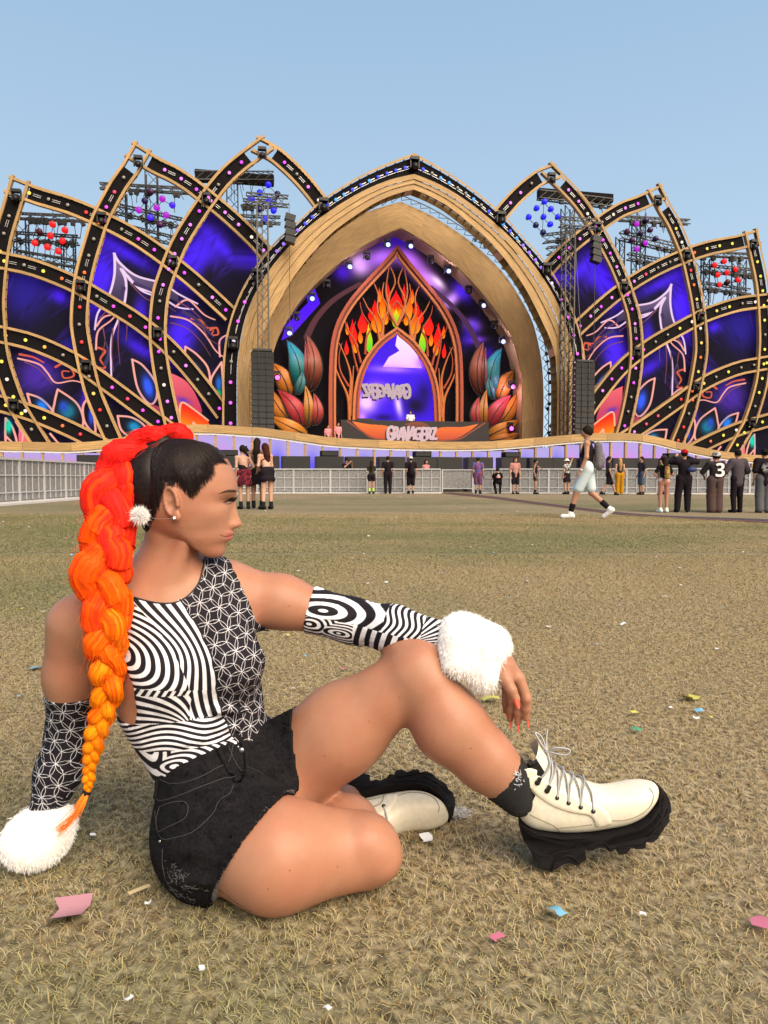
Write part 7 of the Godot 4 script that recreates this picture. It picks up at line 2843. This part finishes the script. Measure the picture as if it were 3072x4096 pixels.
func person(label: String, x: float, z: float, turn: float, tall: float, cell: float, o: Dictionary, y := -99.0) -> Node3D:
	var root := thing("person", label, "person", Vector3(x, ground_y(x, z) if y < -90.0 else y, z), turn, o.get("group", "festival crowd"))
	root.scale = Vector3.ONE * (tall / 1.74)
	var fem: bool = o.get("fem", false)
	var sk: Color = o.get("skin", Color(0.42, 0.22, 0.14))
	var hipw := 0.095
	var shw := 0.165 if fem else 0.19
	var la := J(o, "la", Vector3(0.10, 0.09, 0)); var ra := J(o, "ra", Vector3(-0.10, 0.09, 0))
	var lk := J(o, "lk", Vector3(0.105, 0.49, 0.03)); var rk := J(o, "rk", Vector3(-0.105, 0.49, 0.03))
	var lh := Vector3(hipw, 0.92, 0); var rh := Vector3(-hipw, 0.92, 0)
	var lean: Vector3 = J(o, "lean", Vector3.ZERO)
	var ch := Vector3(0, 1.28, 0) + lean * 0.7
	var nk := Vector3(0, 1.47, 0) + lean
	var hd := nk + J(o, "head", Vector3(0, 0.145, 0.025))
	var ls := Vector3(shw, 1.42, 0) + lean; var rs := Vector3(-shw, 1.42, 0) + lean
	var le := J(o, "le", Vector3(shw + 0.06, 1.14, -0.03)); var re := J(o, "re", Vector3(-shw - 0.06, 1.14, -0.03))
	var lw := J(o, "lw", Vector3(shw + 0.06, 0.90, 0.05)); var rw := J(o, "rw", Vector3(-shw - 0.06, 0.90, 0.05))
	var lo := Vector3(-0.62, -0.06, -0.55)
	var hi := Vector3(0.62, 2.1, 0.6)
	var k := 1.0 if not fem else 0.9
	var f := Field.new(lo, hi, cell)
	limb(f, lh, lk, la, 0.086, 0.058, 0.040)
	limb(f, rh, rk, ra, 0.086, 0.058, 0.040)
	f.cone(rh + Vector3(0.01, 0.03, 0), lh + Vector3(-0.01, 0.03, 0), 0.105 if fem else 0.098, 0.105 if fem else 0.098, 0.04, Vector3.BACK, 0.85)
	f.cone(Vector3(0, 0.98, 0), ch, 0.115 * k, 0.14 * k, 0.05, Vector3.BACK, 0.75)
	f.cone(rs, ls, 0.062 * k, 0.062 * k, 0.05)
	f.cone(nk - Vector3(0, 0.05, 0), hd, 0.05, 0.05, 0.03)
	f.ell(hd + Vector3(0, 0.02, 0), Vector3(0.076, 0.115, 0.095), Basis.IDENTITY, 0.02)
	f.cone(hd + Vector3(0, -0.01, 0.09), hd + Vector3(0, -0.035, 0.105), 0.012, 0.014, 0.01)
	limb(f, ls, le, lw, 0.052 * k, 0.040 * k, 0.028)
	limb(f, rs, re, rw, 0.052 * k, 0.040 * k, 0.028)
	for q in [[le, lw], [re, rw]]:
		var d: Vector3 = (q[1] - q[0]).normalized()
		var sd := d.cross(Vector3.BACK).normalized() if absf(d.z) < 0.9 else Vector3.RIGHT
		f.cone(q[1], q[1] + d * 0.08, 0.026, 0.024, 0.02)
		for g in 4:
			f.cone(q[1] + d * 0.08 + sd * (g - 1.5) * 0.018, q[1] + d * 0.165 + sd * (g - 1.5) * 0.022 + Vector3(0, 0, 0.02), 0.012, 0.009, 0.012)
		f.cone(q[1] + d * 0.03, q[1] + d * 0.08 + Vector3(0, 0, 0.04), 0.014, 0.010, 0.012)
	for q in [[la, J(o, "lf", Vector3(0.03, 0, 0.14))], [ra, J(o, "rf", Vector3(-0.03, 0, 0.14))]]:
		f.cone(q[0], q[0] + q[1] * 0.8 - Vector3(0, 0.04, 0), 0.04, 0.03, 0.03)
	var mb := MB.new()
	f.mesh(mb)
	var skm := "skin%s" % sk.to_html()
	if not M.has(skm):
		M[skm] = mat(sk, 0.55)
	part(root, "body", mb.mesh(M[skm]))
	# clothes
	if o.has("top"):
		var t: Dictionary = o.top
		var g := Field.new(lo, hi, cell)
		var e: float = t.get("loose", 0.014)
		var hem: float = t.get("hem", 0.9)
		var neck: float = t.get("neck", 1.42)
		g.cone(Vector3(0, hem, 0) + lean * clampf((hem - 0.95) / 0.5, 0, 1), Vector3(ch.x, minf(ch.y, neck - 0.1), ch.z), 0.118 * k + e, 0.142 * k + e, 0.05, Vector3.BACK, 0.8)
		if neck > 1.38:
			g.cone(rs * Vector3(0.75, 1, 1) if t.get("sleeve", 0.6) <= 0 else rs, ls * Vector3(0.75, 1, 1) if t.get("sleeve", 0.6) <= 0 else ls, 0.062 * k + e * 0.7, 0.062 * k + e * 0.7, 0.05)
		if t.get("sleeve", 0.6) > 0:
			limb(g, ls, le, lw, 0.055 * k + e, 0.045 * k + e, 0.036 + e * 0.7, t.get("sleeve", 0.6))
			limb(g, rs, re, rw, 0.055 * k + e, 0.045 * k + e, 0.036 + e * 0.7, t.get("sleeve", 0.6))
		g.cone(hd + Vector3(0, -0.06, 0.02), hd + Vector3(0, 0.1, 0.02), 0.085, 0.1, 0.01, Vector3.ZERO, 1.0, true)
		wear(root, t.get("name", "shirt"), g, t.col, t.get("col2", t.col))
	if o.has("bottom"):
		var t: Dictionary = o.bottom
		var g := Field.new(lo, Vector3(0.62, 1.2, 0.6), cell)
		var e: float = t.get("loose", 0.014)
		g.cone(rh + Vector3(0.01, 0.05, 0), lh + Vector3(-0.01, 0.05, 0), 0.108 + e, 0.108 + e, 0.04, Vector3.BACK, 0.85)
		if t.has("skirt"):
			g.cone(Vector3(0, 0.98, 0), Vector3(0, t.skirt, 0), 0.13, 0.21, 0.04, Vector3.BACK, 0.8)
			g.cone(Vector3(0, t.skirt - 0.14, 0), Vector3(0, t.skirt - 0.16, 0), 0.17, 0.17, 0.01, Vector3.ZERO, 1.0, true)
		elif t.get("leg", 2.0) > 0.0:
			var flare: float = t.get("flare", 0.0)
			limb(g, lh, lk, la, 0.092 + e, 0.066 + e + flare * 0.5, 0.052 + e + flare, t.get("leg", 2.0) if t.get("leg", 2.0) < 2.0 else 1.96)
			limb(g, rh, rk, ra, 0.092 + e, 0.066 + e + flare * 0.5, 0.052 + e + flare, t.get("leg", 2.0) if t.get("leg", 2.0) < 2.0 else 1.96)
		wear(root, t.get("name", "trousers"), g, t.col, t.get("col2", t.col))
	var shoe: Color = o.get("shoe", Color(0.015, 0.015, 0.016))
	for q in [[la, J(o, "lf", Vector3(0.03, 0, 0.14)), lk], [ra, J(o, "rf", Vector3(-0.03, 0, 0.14)), rk]]:
		var g := Field.new(q[0] - Vector3(0.2, 0.2, 0.25), q[0] + Vector3(0.2, 0.25, 0.3), cell * 0.7)
		g.cone(q[0] - q[1] * 0.3 - Vector3(0, 0.035, 0), q[0] + q[1] - Vector3(0, 0.045, 0), 0.05, 0.042, 0.03)
		g.cone(q[0], q[0].lerp(q[2], o.get("boot", 0.08)), 0.05, 0.052, 0.03)
		wear(root, "shoe", g, shoe, shoe)
		if o.has("sock"):
			var s := Field.new(q[0] - Vector3(0.2, 0.1, 0.2), q[0] + Vector3(0.2, 0.45, 0.2), cell * 0.7)
			s.cone(q[0], q[0].lerp(q[2], 0.42), 0.046, 0.056, 0.02)
			wear(root, "sock", s, o.sock, o.sock)
	# hair, hats, bags
	var hair: Color = o.get("hair", Color(0.012, 0.008, 0.007))
	var hg := Field.new(hd - Vector3(0.35, 0.75, 0.35), hd + Vector3(0.35, 0.3, 0.35), cell * 0.75)
	hg.ell(hd + Vector3(0, 0.045, -0.018), Vector3(0.088, 0.108, 0.105), Basis.IDENTITY, 0.03)
	hg.ell(hd + Vector3(0, -0.05, 0.075), Vector3(0.078, 0.105, 0.06), Basis.IDENTITY, 0.02, true)
	if o.has("long"):
		var l: float = o.long
		hg.cone(hd + Vector3(0, 0.02, -0.06), nk + Vector3(0, -0.05, -0.09), 0.085, 0.085, 0.03)
		hg.cone(nk + Vector3(0, -0.05, -0.09), nk + Vector3(0.02, -l, -0.10), 0.085, 0.05, 0.03)
	if o.has("blown"):
		for q in 6:
			hg.cone(hd + Vector3(0, 0.04, -0.03), hd + Vector3(-0.10 - 0.03 * (q % 3), 0.1 - q * 0.055, -0.1 + 0.03 * (q % 2)), 0.06, 0.02, 0.03)
	wear(root, "hair", hg, hair, hair * 1.5)
	if o.has("cap"):
		var c: Color = o.cap
		var g := Field.new(hd - Vector3(0.25, 0.1, 0.3), hd + Vector3(0.25, 0.3, 0.3), cell * 0.75)
		g.ell(hd + Vector3(0, 0.07, -0.005), Vector3(0.096, 0.092, 0.112), Basis.IDENTITY, 0.02)
		if o.get("brim", 1) == 2:
			g.ell(hd + Vector3(0, 0.045, 0.0), Vector3(0.155, 0.022, 0.165), Basis.IDENTITY, 0.03)
		else:
			var b: float = -1.0 if o.get("brim", 1) == -1 else 1.0
			g.ell(hd + Vector3(0, 0.055, 0.13 * b), Vector3(0.085, 0.018, 0.09), Basis.IDENTITY, 0.02)
		g.ell(hd + Vector3(0, -0.06, 0.03), Vector3(0.14, 0.09, 0.16), Basis.IDENTITY, 0.01, true)
		wear(root, "cap", g, c, o.get("cap2", c))
	if o.has("pack"):
		var c: Color = o.pack
		var g := Field.new(Vector3(-0.35, 0.8, -0.5), Vector3(0.35, 1.65, 0.3), cell)
		var s: float = o.get("packsize", 1.0)
		g.cone(Vector3(0, 1.36, -0.19) + lean, Vector3(0, 1.36 - 0.34 * s, -0.21) + lean * 0.5, 0.105 * s, 0.125 * s, 0.03, Vector3.BACK, 0.75)
		g.cone(Vector3(0, 1.18, -0.28) + lean * 0.6, Vector3(0, 1.08, -0.28) + lean * 0.6, 0.07 * s, 0.08 * s, 0.03, Vector3.BACK, 0.5)
		for q in [-0.1, 0.1]:
			g.cone(Vector3(q, 1.46, -0.1) + lean, Vector3(q * 1.1, 1.49, 0.03) + lean, 0.02, 0.02, 0.02)
			g.cone(Vector3(q * 1.1, 1.49, 0.03) + lean, Vector3(q * 1.15, 1.25, 0.12) + lean, 0.02, 0.018, 0.02)
		wear(root, "backpack", g, c, o.get("pack2", c))
	return root


func wear(root: Node3D, called: String, g: Field, c1: Color, c2: Color) -> void:
	var mb := MB.new()
	if c1 == c2:
		g.mesh(mb, func(_p: Vector3, _n: Vector3): return c1)
	else:
		var nz: FastNoiseLite = M.field_noise2
		g.mesh(mb, func(p: Vector3, _n: Vector3): return c1 if nz.get_noise_3d(p.x * 5.0, p.y * 5.0, p.z * 5.0) > 0.0 else c2)
	if mb.v.size() == 0:
		return
	if not M.has("worn"):
		M.worn = mat(Color.WHITE, 0.8, 0.0, true)
		M.worn.metallic_specular = 0.25
	part(root, called, mb.mesh(M.worn))


func crowd() -> void:
	var black := Color(0.012, 0.011, 0.013)
	var away := PI
	var near := 0.017
	var far := 0.024
	# the man walking past
	var man := person("person in a black tank top, pale blue shorts and grey backpack walking across the field", 3.95, -14.1, -PI / 2 - 0.35, 1.78, 0.014, {"skin": Color(0.4, 0.2, 0.12), "top": {"col": black, "sleeve": 0.0, "hem": 0.97, "loose": 0.008, "name": "tank_top"}, "bottom": {"col": Color(0.52, 0.62, 0.68), "leg": 0.8, "loose": 0.03, "name": "shorts"}, "shoe": Color(0.75, 0.75, 0.76), "sock": black, "pack": Color(0.13, 0.12, 0.13), "pack2": Color(0.16, 0.15, 0.165), "packsize": 0.95, "pose": {"lk": Vector3(0.1, 0.5, 0.19), "la": Vector3(0.1, 0.09, 0.30), "rk": Vector3(-0.1, 0.50, -0.07), "ra": Vector3(-0.1, 0.18, -0.42), "rf": Vector3(-0.02, -0.09, 0.12), "le": Vector3(0.25, 1.16, 0.0), "lw": Vector3(0.25, 0.92, 0.10), "re": Vector3(-0.25, 1.15, -0.08), "rw": Vector3(-0.25, 0.91, 0.0)}})
	part(man, "watch", MB.new().tube(PackedVector3Array([Vector3(0.25, 0.925, 0.098), Vector3(0.25, 0.945, 0.09)]), PackedFloat32Array([0.036]), 8).mesh(mat(Color(0.7, 0.7, 0.72), 0.3)))
	# the group on the right
	person("person in a brown cap and bikini bottoms wearing a small colourful backpack", 8.22, -21.3, away + 0.1, 1.66, near, {"fem": true, "skin": Color(0.38, 0.17, 0.12), "top": {"col": black, "hem": 1.08, "loose": 0.006, "sleeve": 0.7}, "bottom": {"col": Color(0.5, 0.45, 0.45), "leg": 0.0, "loose": -0.004, "name": "bikini_bottom"}, "shoe": Color(0.7, 0.75, 0.72), "long": 0.1, "cap": Color(0.05, 0.03, 0.03), "pack": Color(0.28, 0.06, 0.05), "pack2": Color(0.25, 0.32, 0.06), "packsize": 0.72, "pose": {"le": Vector3(0.28, 1.18, 0.05), "lw": Vector3(0.12, 1.22, 0.25), "re": Vector3(-0.3, 1.18, 0.05), "rw": Vector3(-0.2, 1.22, 0.25)}})
	var red := person("person in black with a red backwards cap raising both arms to the face", 8.85, -21.4, away - 0.15, 1.83, near, {"top": {"col": black, "loose": 0.028, "sleeve": 1.9, "hem": 0.88}, "bottom": {"col": black, "loose": 0.03}, "cap": Color(0.32, 0.006, 0.015), "brim": -1, "pose": {"le": Vector3(0.38, 1.40, 0.12), "lw": Vector3(0.2, 1.56, 0.25), "re": Vector3(-0.36, 1.42, 0.12), "rw": Vector3(-0.12, 1.56, 0.24), "la": Vector3(0.17, 0.09, 0), "lk": Vector3(0.15, 0.49, 0.02)}})
	part(red, "shoulder_bag", MB.new().ball(Vector3(-0.16, 1.2, -0.2), Vector3(0.13, 0.075, 0.06), 8, 10).mesh(mat(Color(0.012, 0.025, 0.12), 0.6)))
	var jersey := person("person in a dark jersey numbered 3 with patterned bucket hat and brown trousers", 9.68, -21.2, away, 1.74, near, {"top": {"col": Color(0.02, 0.018, 0.02), "col2": Color(0.03, 0.027, 0.03), "loose": 0.035, "sleeve": 0.95, "hem": 0.82, "name": "jersey"}, "bottom": {"col": Color(0.075, 0.05, 0.047), "loose": 0.045, "flare": 0.03}, "cap": Color(0.02, 0.02, 0.022), "cap2": Color(0.3, 0.3, 0.32), "brim": 2, "shoe": Color(0.06, 0.04, 0.04), "pose": {"le": Vector3(0.34, 1.18, 0.1), "lw": Vector3(0.2, 1.05, 0.3), "re": Vector3(-0.34, 1.18, 0.1), "rw": Vector3(-0.2, 1.05, 0.3)}})
	var sf := SystemFont.new()
	sf.font_names = PackedStringArray(["Droid Sans"])
	sf.font_weight = 700
	var tm := TextMesh.new()
	tm.font = sf
	tm.text = "3"
	tm.font_size = 64
	tm.pixel_size = 0.0085
	tm.depth = 0.012
	tm.material = mat(Color(0.75, 0.74, 0.76), 0.7)
	var num := part(jersey, "number", tm)
	num.position = Vector3(-0.06, 1.24, -0.165)
	num.rotation.y = PI
	person("person in a white cap and grey shirt half hidden behind the charcoal shirt", 10.05, -21.9, away + 0.5, 1.76, near, {"top": {"col": Color(0.16, 0.13, 0.16), "loose": 0.025}, "bottom": {"col": black}, "cap": Color(0.6, 0.58, 0.55), "shoe": Color(0.6, 0.6, 0.6)})
	person("person in an oversized charcoal shirt and black trousers with short black hair", 10.33, -21.2, away + 0.2, 1.83, near, {"top": {"col": Color(0.07, 0.058, 0.07), "loose": 0.04, "sleeve": 1.0, "hem": 0.86}, "bottom": {"col": black, "loose": 0.012}, "pose": {"le": Vector3(0.33, 1.16, 0.05), "lw": Vector3(0.22, 1.02, 0.28), "re": Vector3(-0.34, 1.15, 0.04), "rw": Vector3(-0.3, 0.98, 0.25), "ra": Vector3(-0.17, 0.09, 0.1)}})
	var tee := person("person in a black shirt with a pale burst print on the back and grey jeans", 11.05, -21.1, away - 0.1, 1.84, near, {"top": {"col": black, "loose": 0.04, "sleeve": 0.9, "hem": 0.86}, "bottom": {"col": Color(0.10, 0.105, 0.115), "loose": 0.035, "flare": 0.02}, "cap": Color(0.01, 0.01, 0.011), "brim": -1, "shoe": Color(0.03, 0.03, 0.03)})
	var burst := MB.new()
	for k in 40:
		var a := k * 2.4
		var d := Vector3(cos(a), sin(a), 0)
		burst.bar(Vector3(0, 1.24, -0.178) + d * 0.03, Vector3(0, 1.24, -0.176) + d * (0.08 + 0.07 * absf(sin(k * 1.7))), 0.006, 0.014)
	part(tee, "back_print", burst.mesh(mat(Color(0.22, 0.22, 0.24), 0.8))).set_meta("kind", "stuff")
	# three friends on the left
	person("person with a red tartan skirt, black top and dark wind-blown hair beside two friends", -3.52, -18.3, away + 0.4, 1.62, near, {"fem": true, "skin": Color(0.42, 0.24, 0.17), "top": {"col": black, "hem": 1.02, "neck": 1.25, "loose": 0.006, "sleeve": 0.0}, "bottom": {"col": Color(0.17, 0.012, 0.03), "col2": Color(0.03, 0.008, 0.012), "skirt": 0.72, "name": "skirt"}, "blown": true, "boot": 0.25, "pose": {"lean": Vector3(0.03, -0.02, 0.06), "re": Vector3(-0.26, 1.15, 0.05), "rw": Vector3(-0.14, 1.02, 0.2)}})
	person("person in a black dress standing between the tartan skirt and the cropped top", -3.28, -18.8, away, 1.80, near, {"fem": true, "skin": Color(0.3, 0.16, 0.11), "top": {"col": Color(0.2, 0.12, 0.1), "hem": 1.15, "loose": 0.004, "sleeve": 0.0}, "bottom": {"col": black, "skirt": 0.66, "name": "skirt"}, "long": 0.3, "boot": 0.2})
	person("person with long dark red hair, black cropped top and short skirt", -2.92, -18.2, away + 0.7, 1.70, near, {"fem": true, "skin": Color(0.52, 0.29, 0.2), "top": {"col": Color(0.02, 0.014, 0.014), "hem": 1.2, "neck": 1.33, "loose": 0.004, "sleeve": 0.0, "name": "crop_top"}, "bottom": {"col": black, "skirt": 0.80, "name": "skirt"}, "hair": Color(0.035, 0.008, 0.009), "long": 0.42, "boot": 0.22, "pose": {"lean": Vector3(-0.03, -0.05, 0.16), "le": Vector3(0.2, 1.12, 0.12), "lw": Vector3(0.12, 1.0, 0.3), "re": Vector3(-0.22, 1.12, 0.15), "rw": Vector3(-0.1, 1.05, 0.32), "la": Vector3(0.16, 0.09, -0.05)}})
	# along the barrier
	var b := black
	person("person in an olive top, black shorts and neon socks at the barrier", -0.62, -35.9, away, 1.62, far, {"fem": true, "skin": Color(0.42, 0.24, 0.17), "top": {"col": Color(0.035, 0.035, 0.022), "hem": 1.0}, "bottom": {"col": b, "leg": 0.45, "name": "shorts"}, "sock": Color(0.5, 0.75, 0.05), "long": 0.25})
	person("person all in black standing with back turned at the barrier", 0.19, -35.9, away, 1.84, far, {"top": {"col": b, "loose": 0.025}, "bottom": {"col": b, "loose": 0.02}})
	person("person in a black shirt and cap with bags hanging at both hips", 1.33, -35.9, away + 0.2, 1.82, far, {"top": {"col": b, "loose": 0.03}, "bottom": {"col": b, "leg": 1.1, "loose": 0.025, "name": "shorts"}, "cap": Color(0.55, 0.55, 0.55), "brim": -1, "pack": b, "packsize": 1.1})
	person("person in a pink safety vest behind the barrier gate", 2.2, -38.0, 0.4, 1.72, far, {"fem": true, "top": {"col": Color(0.8, 0.22, 0.25), "sleeve": 0.0, "name": "safety_vest"}, "bottom": {"col": b}, "long": 0.2})
	person("person in a bright patterned shirt and shorts outfit at the barrier", 4.62, -35.7, away - 0.3, 1.78, far, {"top": {"col": Color(0.25, 0.06, 0.13), "col2": Color(0.06, 0.1, 0.3), "loose": 0.03}, "bottom": {"col": Color(0.2, 0.07, 0.05), "col2": Color(0.07, 0.05, 0.22), "leg": 0.95, "loose": 0.03, "name": "shorts"}, "boot": 0.2})
	person("person crouching low at the barrier with a red and white bag", 5.6, -35.6, away, 1.68, far, {"top": {"col": b, "hem": 0.6, "neck": 1.0}, "bottom": {"col": b, "loose": 0.01}, "pack": Color(0.5, 0.015, 0.015), "pack2": Color(0.6, 0.6, 0.6), "pose": {"lean": Vector3(0, -0.42, 0.2), "lk": Vector3(0.16, 0.5, 0.28), "rk": Vector3(-0.16, 0.5, 0.28), "le": Vector3(0.24, 0.75, 0.3), "lw": Vector3(0.1, 0.7, 0.45), "re": Vector3(-0.24, 0.75, 0.3), "rw": Vector3(-0.1, 0.7, 0.45)}})
	person("person with long reddish hair in a pink shirt and black shorts facing the field", 6.3, -34.9, 0.3, 1.74, far, {"top": {"col": Color(0.42, 0.2, 0.18), "loose": 0.025}, "bottom": {"col": b, "leg": 0.9, "loose": 0.025, "name": "shorts"}, "hair": Color(0.09, 0.02, 0.02), "long": 0.3})
	person("person in a black mesh outfit stretching one arm out at the barrier", 7.25, -34.8, 1.2, 1.66, far, {"fem": true, "skin": Color(0.3, 0.16, 0.11), "top": {"col": b, "hem": 1.05, "sleeve": 0.0}, "bottom": {"col": Color(0.05, 0.03, 0.03), "leg": 0.5, "loose": 0.0, "name": "shorts"}, "boot": 0.3, "pose": {"le": Vector3(0.36, 1.38, 0.1), "lw": Vector3(0.5, 1.3, 0.2)}})
	person("person in a white hat and black skirt waving one arm high", 8.72, -34.6, away + 0.5, 1.68, far, {"fem": true, "top": {"col": b, "col2": Color(0.5, 0.5, 0.5), "hem": 1.02, "sleeve": 0.4}, "bottom": {"col": b, "skirt": 0.7, "name": "skirt"}, "cap": Color(0.65, 0.65, 0.65), "brim": 2, "pose": {"re": Vector3(-0.3, 1.6, 0.05), "rw": Vector3(-0.42, 1.82, 0.05)}})
	person("person in dark shorts striding behind the walking man", 10.15, -32.8, PI / 2, 1.74, far, {"top": {"col": Color(0.05, 0.045, 0.05)}, "bottom": {"col": b, "leg": 0.9, "loose": 0.02, "name": "shorts"}, "pose": {"lk": Vector3(0.1, 0.5, 0.2), "la": Vector3(0.1, 0.09, 0.36), "rk": Vector3(-0.1, 0.5, -0.05), "ra": Vector3(-0.1, 0.12, -0.35)}})
	person("person with fair hair in a brown top and yellow trousers", 11.05, -34.0, away, 1.70, far, {"fem": true, "skin": Color(0.5, 0.28, 0.2), "top": {"col": Color(0.04, 0.03, 0.03), "hem": 1.02, "sleeve": 0.0}, "bottom": {"col": Color(0.42, 0.2, 0.015), "loose": 0.02, "flare": 0.02}, "hair": Color(0.3, 0.17, 0.07), "long": 0.3, "shoe": Color(0.4, 0.3, 0.1)})
	person("person in a dark shirt and denim shorts standing side on", 12.0, -33.8, -1.3, 1.76, far, {"top": {"col": Color(0.03, 0.03, 0.04), "loose": 0.025}, "bottom": {"col": Color(0.07, 0.1, 0.16), "leg": 0.9, "loose": 0.03, "name": "shorts"}})
	person("person in a black bikini and ankle boots walking along the barrier", 12.85, -33.6, -1.2, 1.66, far, {"fem": true, "skin": Color(0.36, 0.18, 0.12), "top": {"col": b, "hem": 1.24, "neck": 1.36, "loose": 0.002, "sleeve": 0.0, "name": "bikini_top"}, "bottom": {"col": b, "leg": 0.0, "loose": 0.0, "name": "bikini_bottom"}, "boot": 0.25, "pose": {"lk": Vector3(0.1, 0.5, 0.12), "la": Vector3(0.1, 0.09, 0.2), "ra": Vector3(-0.1, 0.1, -0.2)}})
	# behind the barrier and on stage
	person("person in black raising a camera between the barrier and the stage front", -2.0, -38.4, 0.9, 1.8, far, {"group": "crew by the stage", "top": {"col": b, "loose": 0.03}, "bottom": {"col": b}, "cap": b, "pose": {"le": Vector3(0.28, 1.3, 0.15), "lw": Vector3(0.12, 1.5, 0.28), "re": Vector3(-0.28, 1.3, 0.15), "rw": Vector3(-0.1, 1.5, 0.28)}})
	var at := func(x: float, z: float): return STAGE_AT + Vector3(x, 0, z).rotated(Vector3.UP, STAGE_TURN)
	var p: Vector3 = at.call(0.57, -2.75)
	person("person in a white shirt playing behind the booth", p.x, p.z, 0.2, 1.8, far, {"group": "crew by the stage", "top": {"col": Color(0.75, 0.75, 0.73), "loose": 0.03}, "bottom": {"col": b}, "pose": {"lw": Vector3(0.15, 1.0, 0.3), "rw": Vector3(-0.15, 1.0, 0.3)}}, 3.45)
	part(self, "booth_riser", MB.new().box(at.call(0.6, -3.3) + Vector3(0, 1.72, 0), Vector3(8, 3.44, 1.3), Basis(Vector3.UP, STAGE_TURN)).mesh(M.black))
	tag(get_child(get_child_count() - 1), "black riser behind the booth table", "riser")
	for q in [[-5.55, "person in a pink vest bending on the stage deck left of the booth"], [-4.95, "person in a pink vest standing on the stage deck beside the booth"]]:
		p = at.call(q[0], 1.9)
		person(q[1], p.x, p.z, 0.6, 1.55 if q[0] < -5.2 else 1.7, far, {"group": "crew by the stage", "fem": true, "top": {"col": Color(0.8, 0.25, 0.28), "loose": 0.03, "name": "safety_vest"}, "bottom": {"col": b}}, 2.35)


func litter() -> void:
	# torn paper confetti scattered over the grass
	var r := RandomNumberGenerator.new()
	r.seed = 77
	var kinds := [["white", Color(0.68, 0.72, 0.76)], ["pale blue", Color(0.16, 0.42, 0.62)], ["yellow", Color(0.5, 0.48, 0.10)], ["pink", Color(0.55, 0.16, 0.26)], ["green", Color(0.05, 0.3, 0.16)], ["dusty pink", Color(0.40, 0.20, 0.25)]]
	var meshes := []
	for k in kinds.size():
		var row := []
		for v in 3:
			var mb := MB.new()
			var n := 4
			for i in n + 1:
				for s in [-1, 1]:
					var t := i / float(n)
					var p := Vector3((t - 0.5) * 1.0, 0.12 * sin(t * (3.0 + v) + v) + 0.02 * s, s * (0.34 + 0.1 * sin(i * 2.0 + v * 3.0 + s)))
					mb.vert(p, Vector3.UP, Vector2(t, s))
			for i in n:
				mb.tri(i * 2 + 1, i * 2 + 3, i * 2); mb.tri(i * 2, i * 2 + 3, i * 2 + 2)
			fix_normals(mb)
			row.append(mb.mesh(mat(kinds[k][1], 0.6)))
		meshes.append(row)
	var drop := func(x: float, z: float, size: float, k: int, label: String, group: String):
		var o := part(self, "confetti_piece", meshes[k][r.randi() % 3])
		o.position = Vector3(x, ground_y(x, z) + 0.014 + 0.12 * size * 0.3, z)
		o.rotation = Vector3(r.randf_range(-0.15, 0.15), r.randf() * TAU, r.randf_range(-0.15, 0.15))
		o.scale = Vector3.ONE * size
		tag(o, label, "confetti", group)
	for i in 275:
		var z := -2.2 - 30.0 * pow(r.randf(), 1.25)
		var half := 0.55 * -z
		var x := r.randf_range(-half, half)
		var q := r.randf()
		var k := 0 if q < 0.5 else (1 if q < 0.72 else (2 if q < 0.86 else (3 if q < 0.95 else 4)))
		var size := r.randf_range(0.011, 0.03) * (1.0 + 0.04 * -z)
		drop.call(x, z, size, k, "%s paper confetti scrap lying out on the grass behind the woman" % kinds[k][0], "%s confetti on the field" % kinds[k][0])
	# the nearer scraps, each where it lies
	for q in [[-0.569, -1.279, 0.085, 5, "large dusty pink paper scrap on the grass in front of the white fur cuff"], [0.094, -1.544, 0.034, 0, "crumpled white paper scrap between the knee and the upright boot"], [0.314, -1.279, 0.030, 1, "pale blue paper scrap on the grass below the upright boot"], [0.195, -1.205, 0.024, 3, "small crumpled pink scrap on the grass before the two boots"], [-0.64, -1.56, 0.016, 0, "small white paper scrap between the fur cuff and the shorts"], [-0.437, -1.307, 0.012, 0, "tiny white scrap beside the wooden stick"], [0.67, -1.245, 0.045, 3, "pink paper scrap far to the right of the boots"], [-1.43, -2.98, 0.07, 1, "bright blue paper scrap left of the bare upper arm"], [0.379, -2.54, 0.06, 2, "yellow paper scrap just below the painted fingernails"], [1.094, -2.56, 0.06, 2, "yellow paper scrap beyond the upright boot's toe"], [0.467, -1.272, 0.012, 0, "tiny white scrap right of the pale blue scrap"], [-0.386, -1.06, 0.012, 0, "tiny white scrap before the wooden stick"], [-0.292, -1.126, 0.012, 0, "tiny white scrap before the folded thigh"], [-0.084, -1.04, 0.012, 0, "tiny white scrap nearest the folded knee"]]:
		drop.call(q[0], q[1], q[2], q[3], q[4], "")
	var st := thing("wood_splinter", "flat pale wooden stick lying on the grass before the shorts", "stick", Vector3(-0.465, 0.02, -1.34), 0.75)
	part(st, "stick", MB.new().box(Vector3.ZERO, Vector3(0.042, 0.002, 0.008)).mesh(mat(Color(0.55, 0.45, 0.26), 0.7)))
	var fluff := MB.new()
	for k in 500:
		var d := Vector3(r.randfn(), absf(r.randfn()) * 0.6, r.randfn()).normalized()
		fur_hair(fluff, Vector3(r.randfn() * 0.014, 0.004, r.randfn() * 0.010), d, r.randf_range(0.008, 0.022), 0.0004, r, Color(0.7, 0.68, 0.68))
	var fl := part(self, "fluff", fluff.mesh(fur_mat()))
	fl.position = Vector3(0.175, 0.014, -1.66)
	tag(fl, "small tuft of white fluff on the grass by the toe of the lying boot", "fluff")
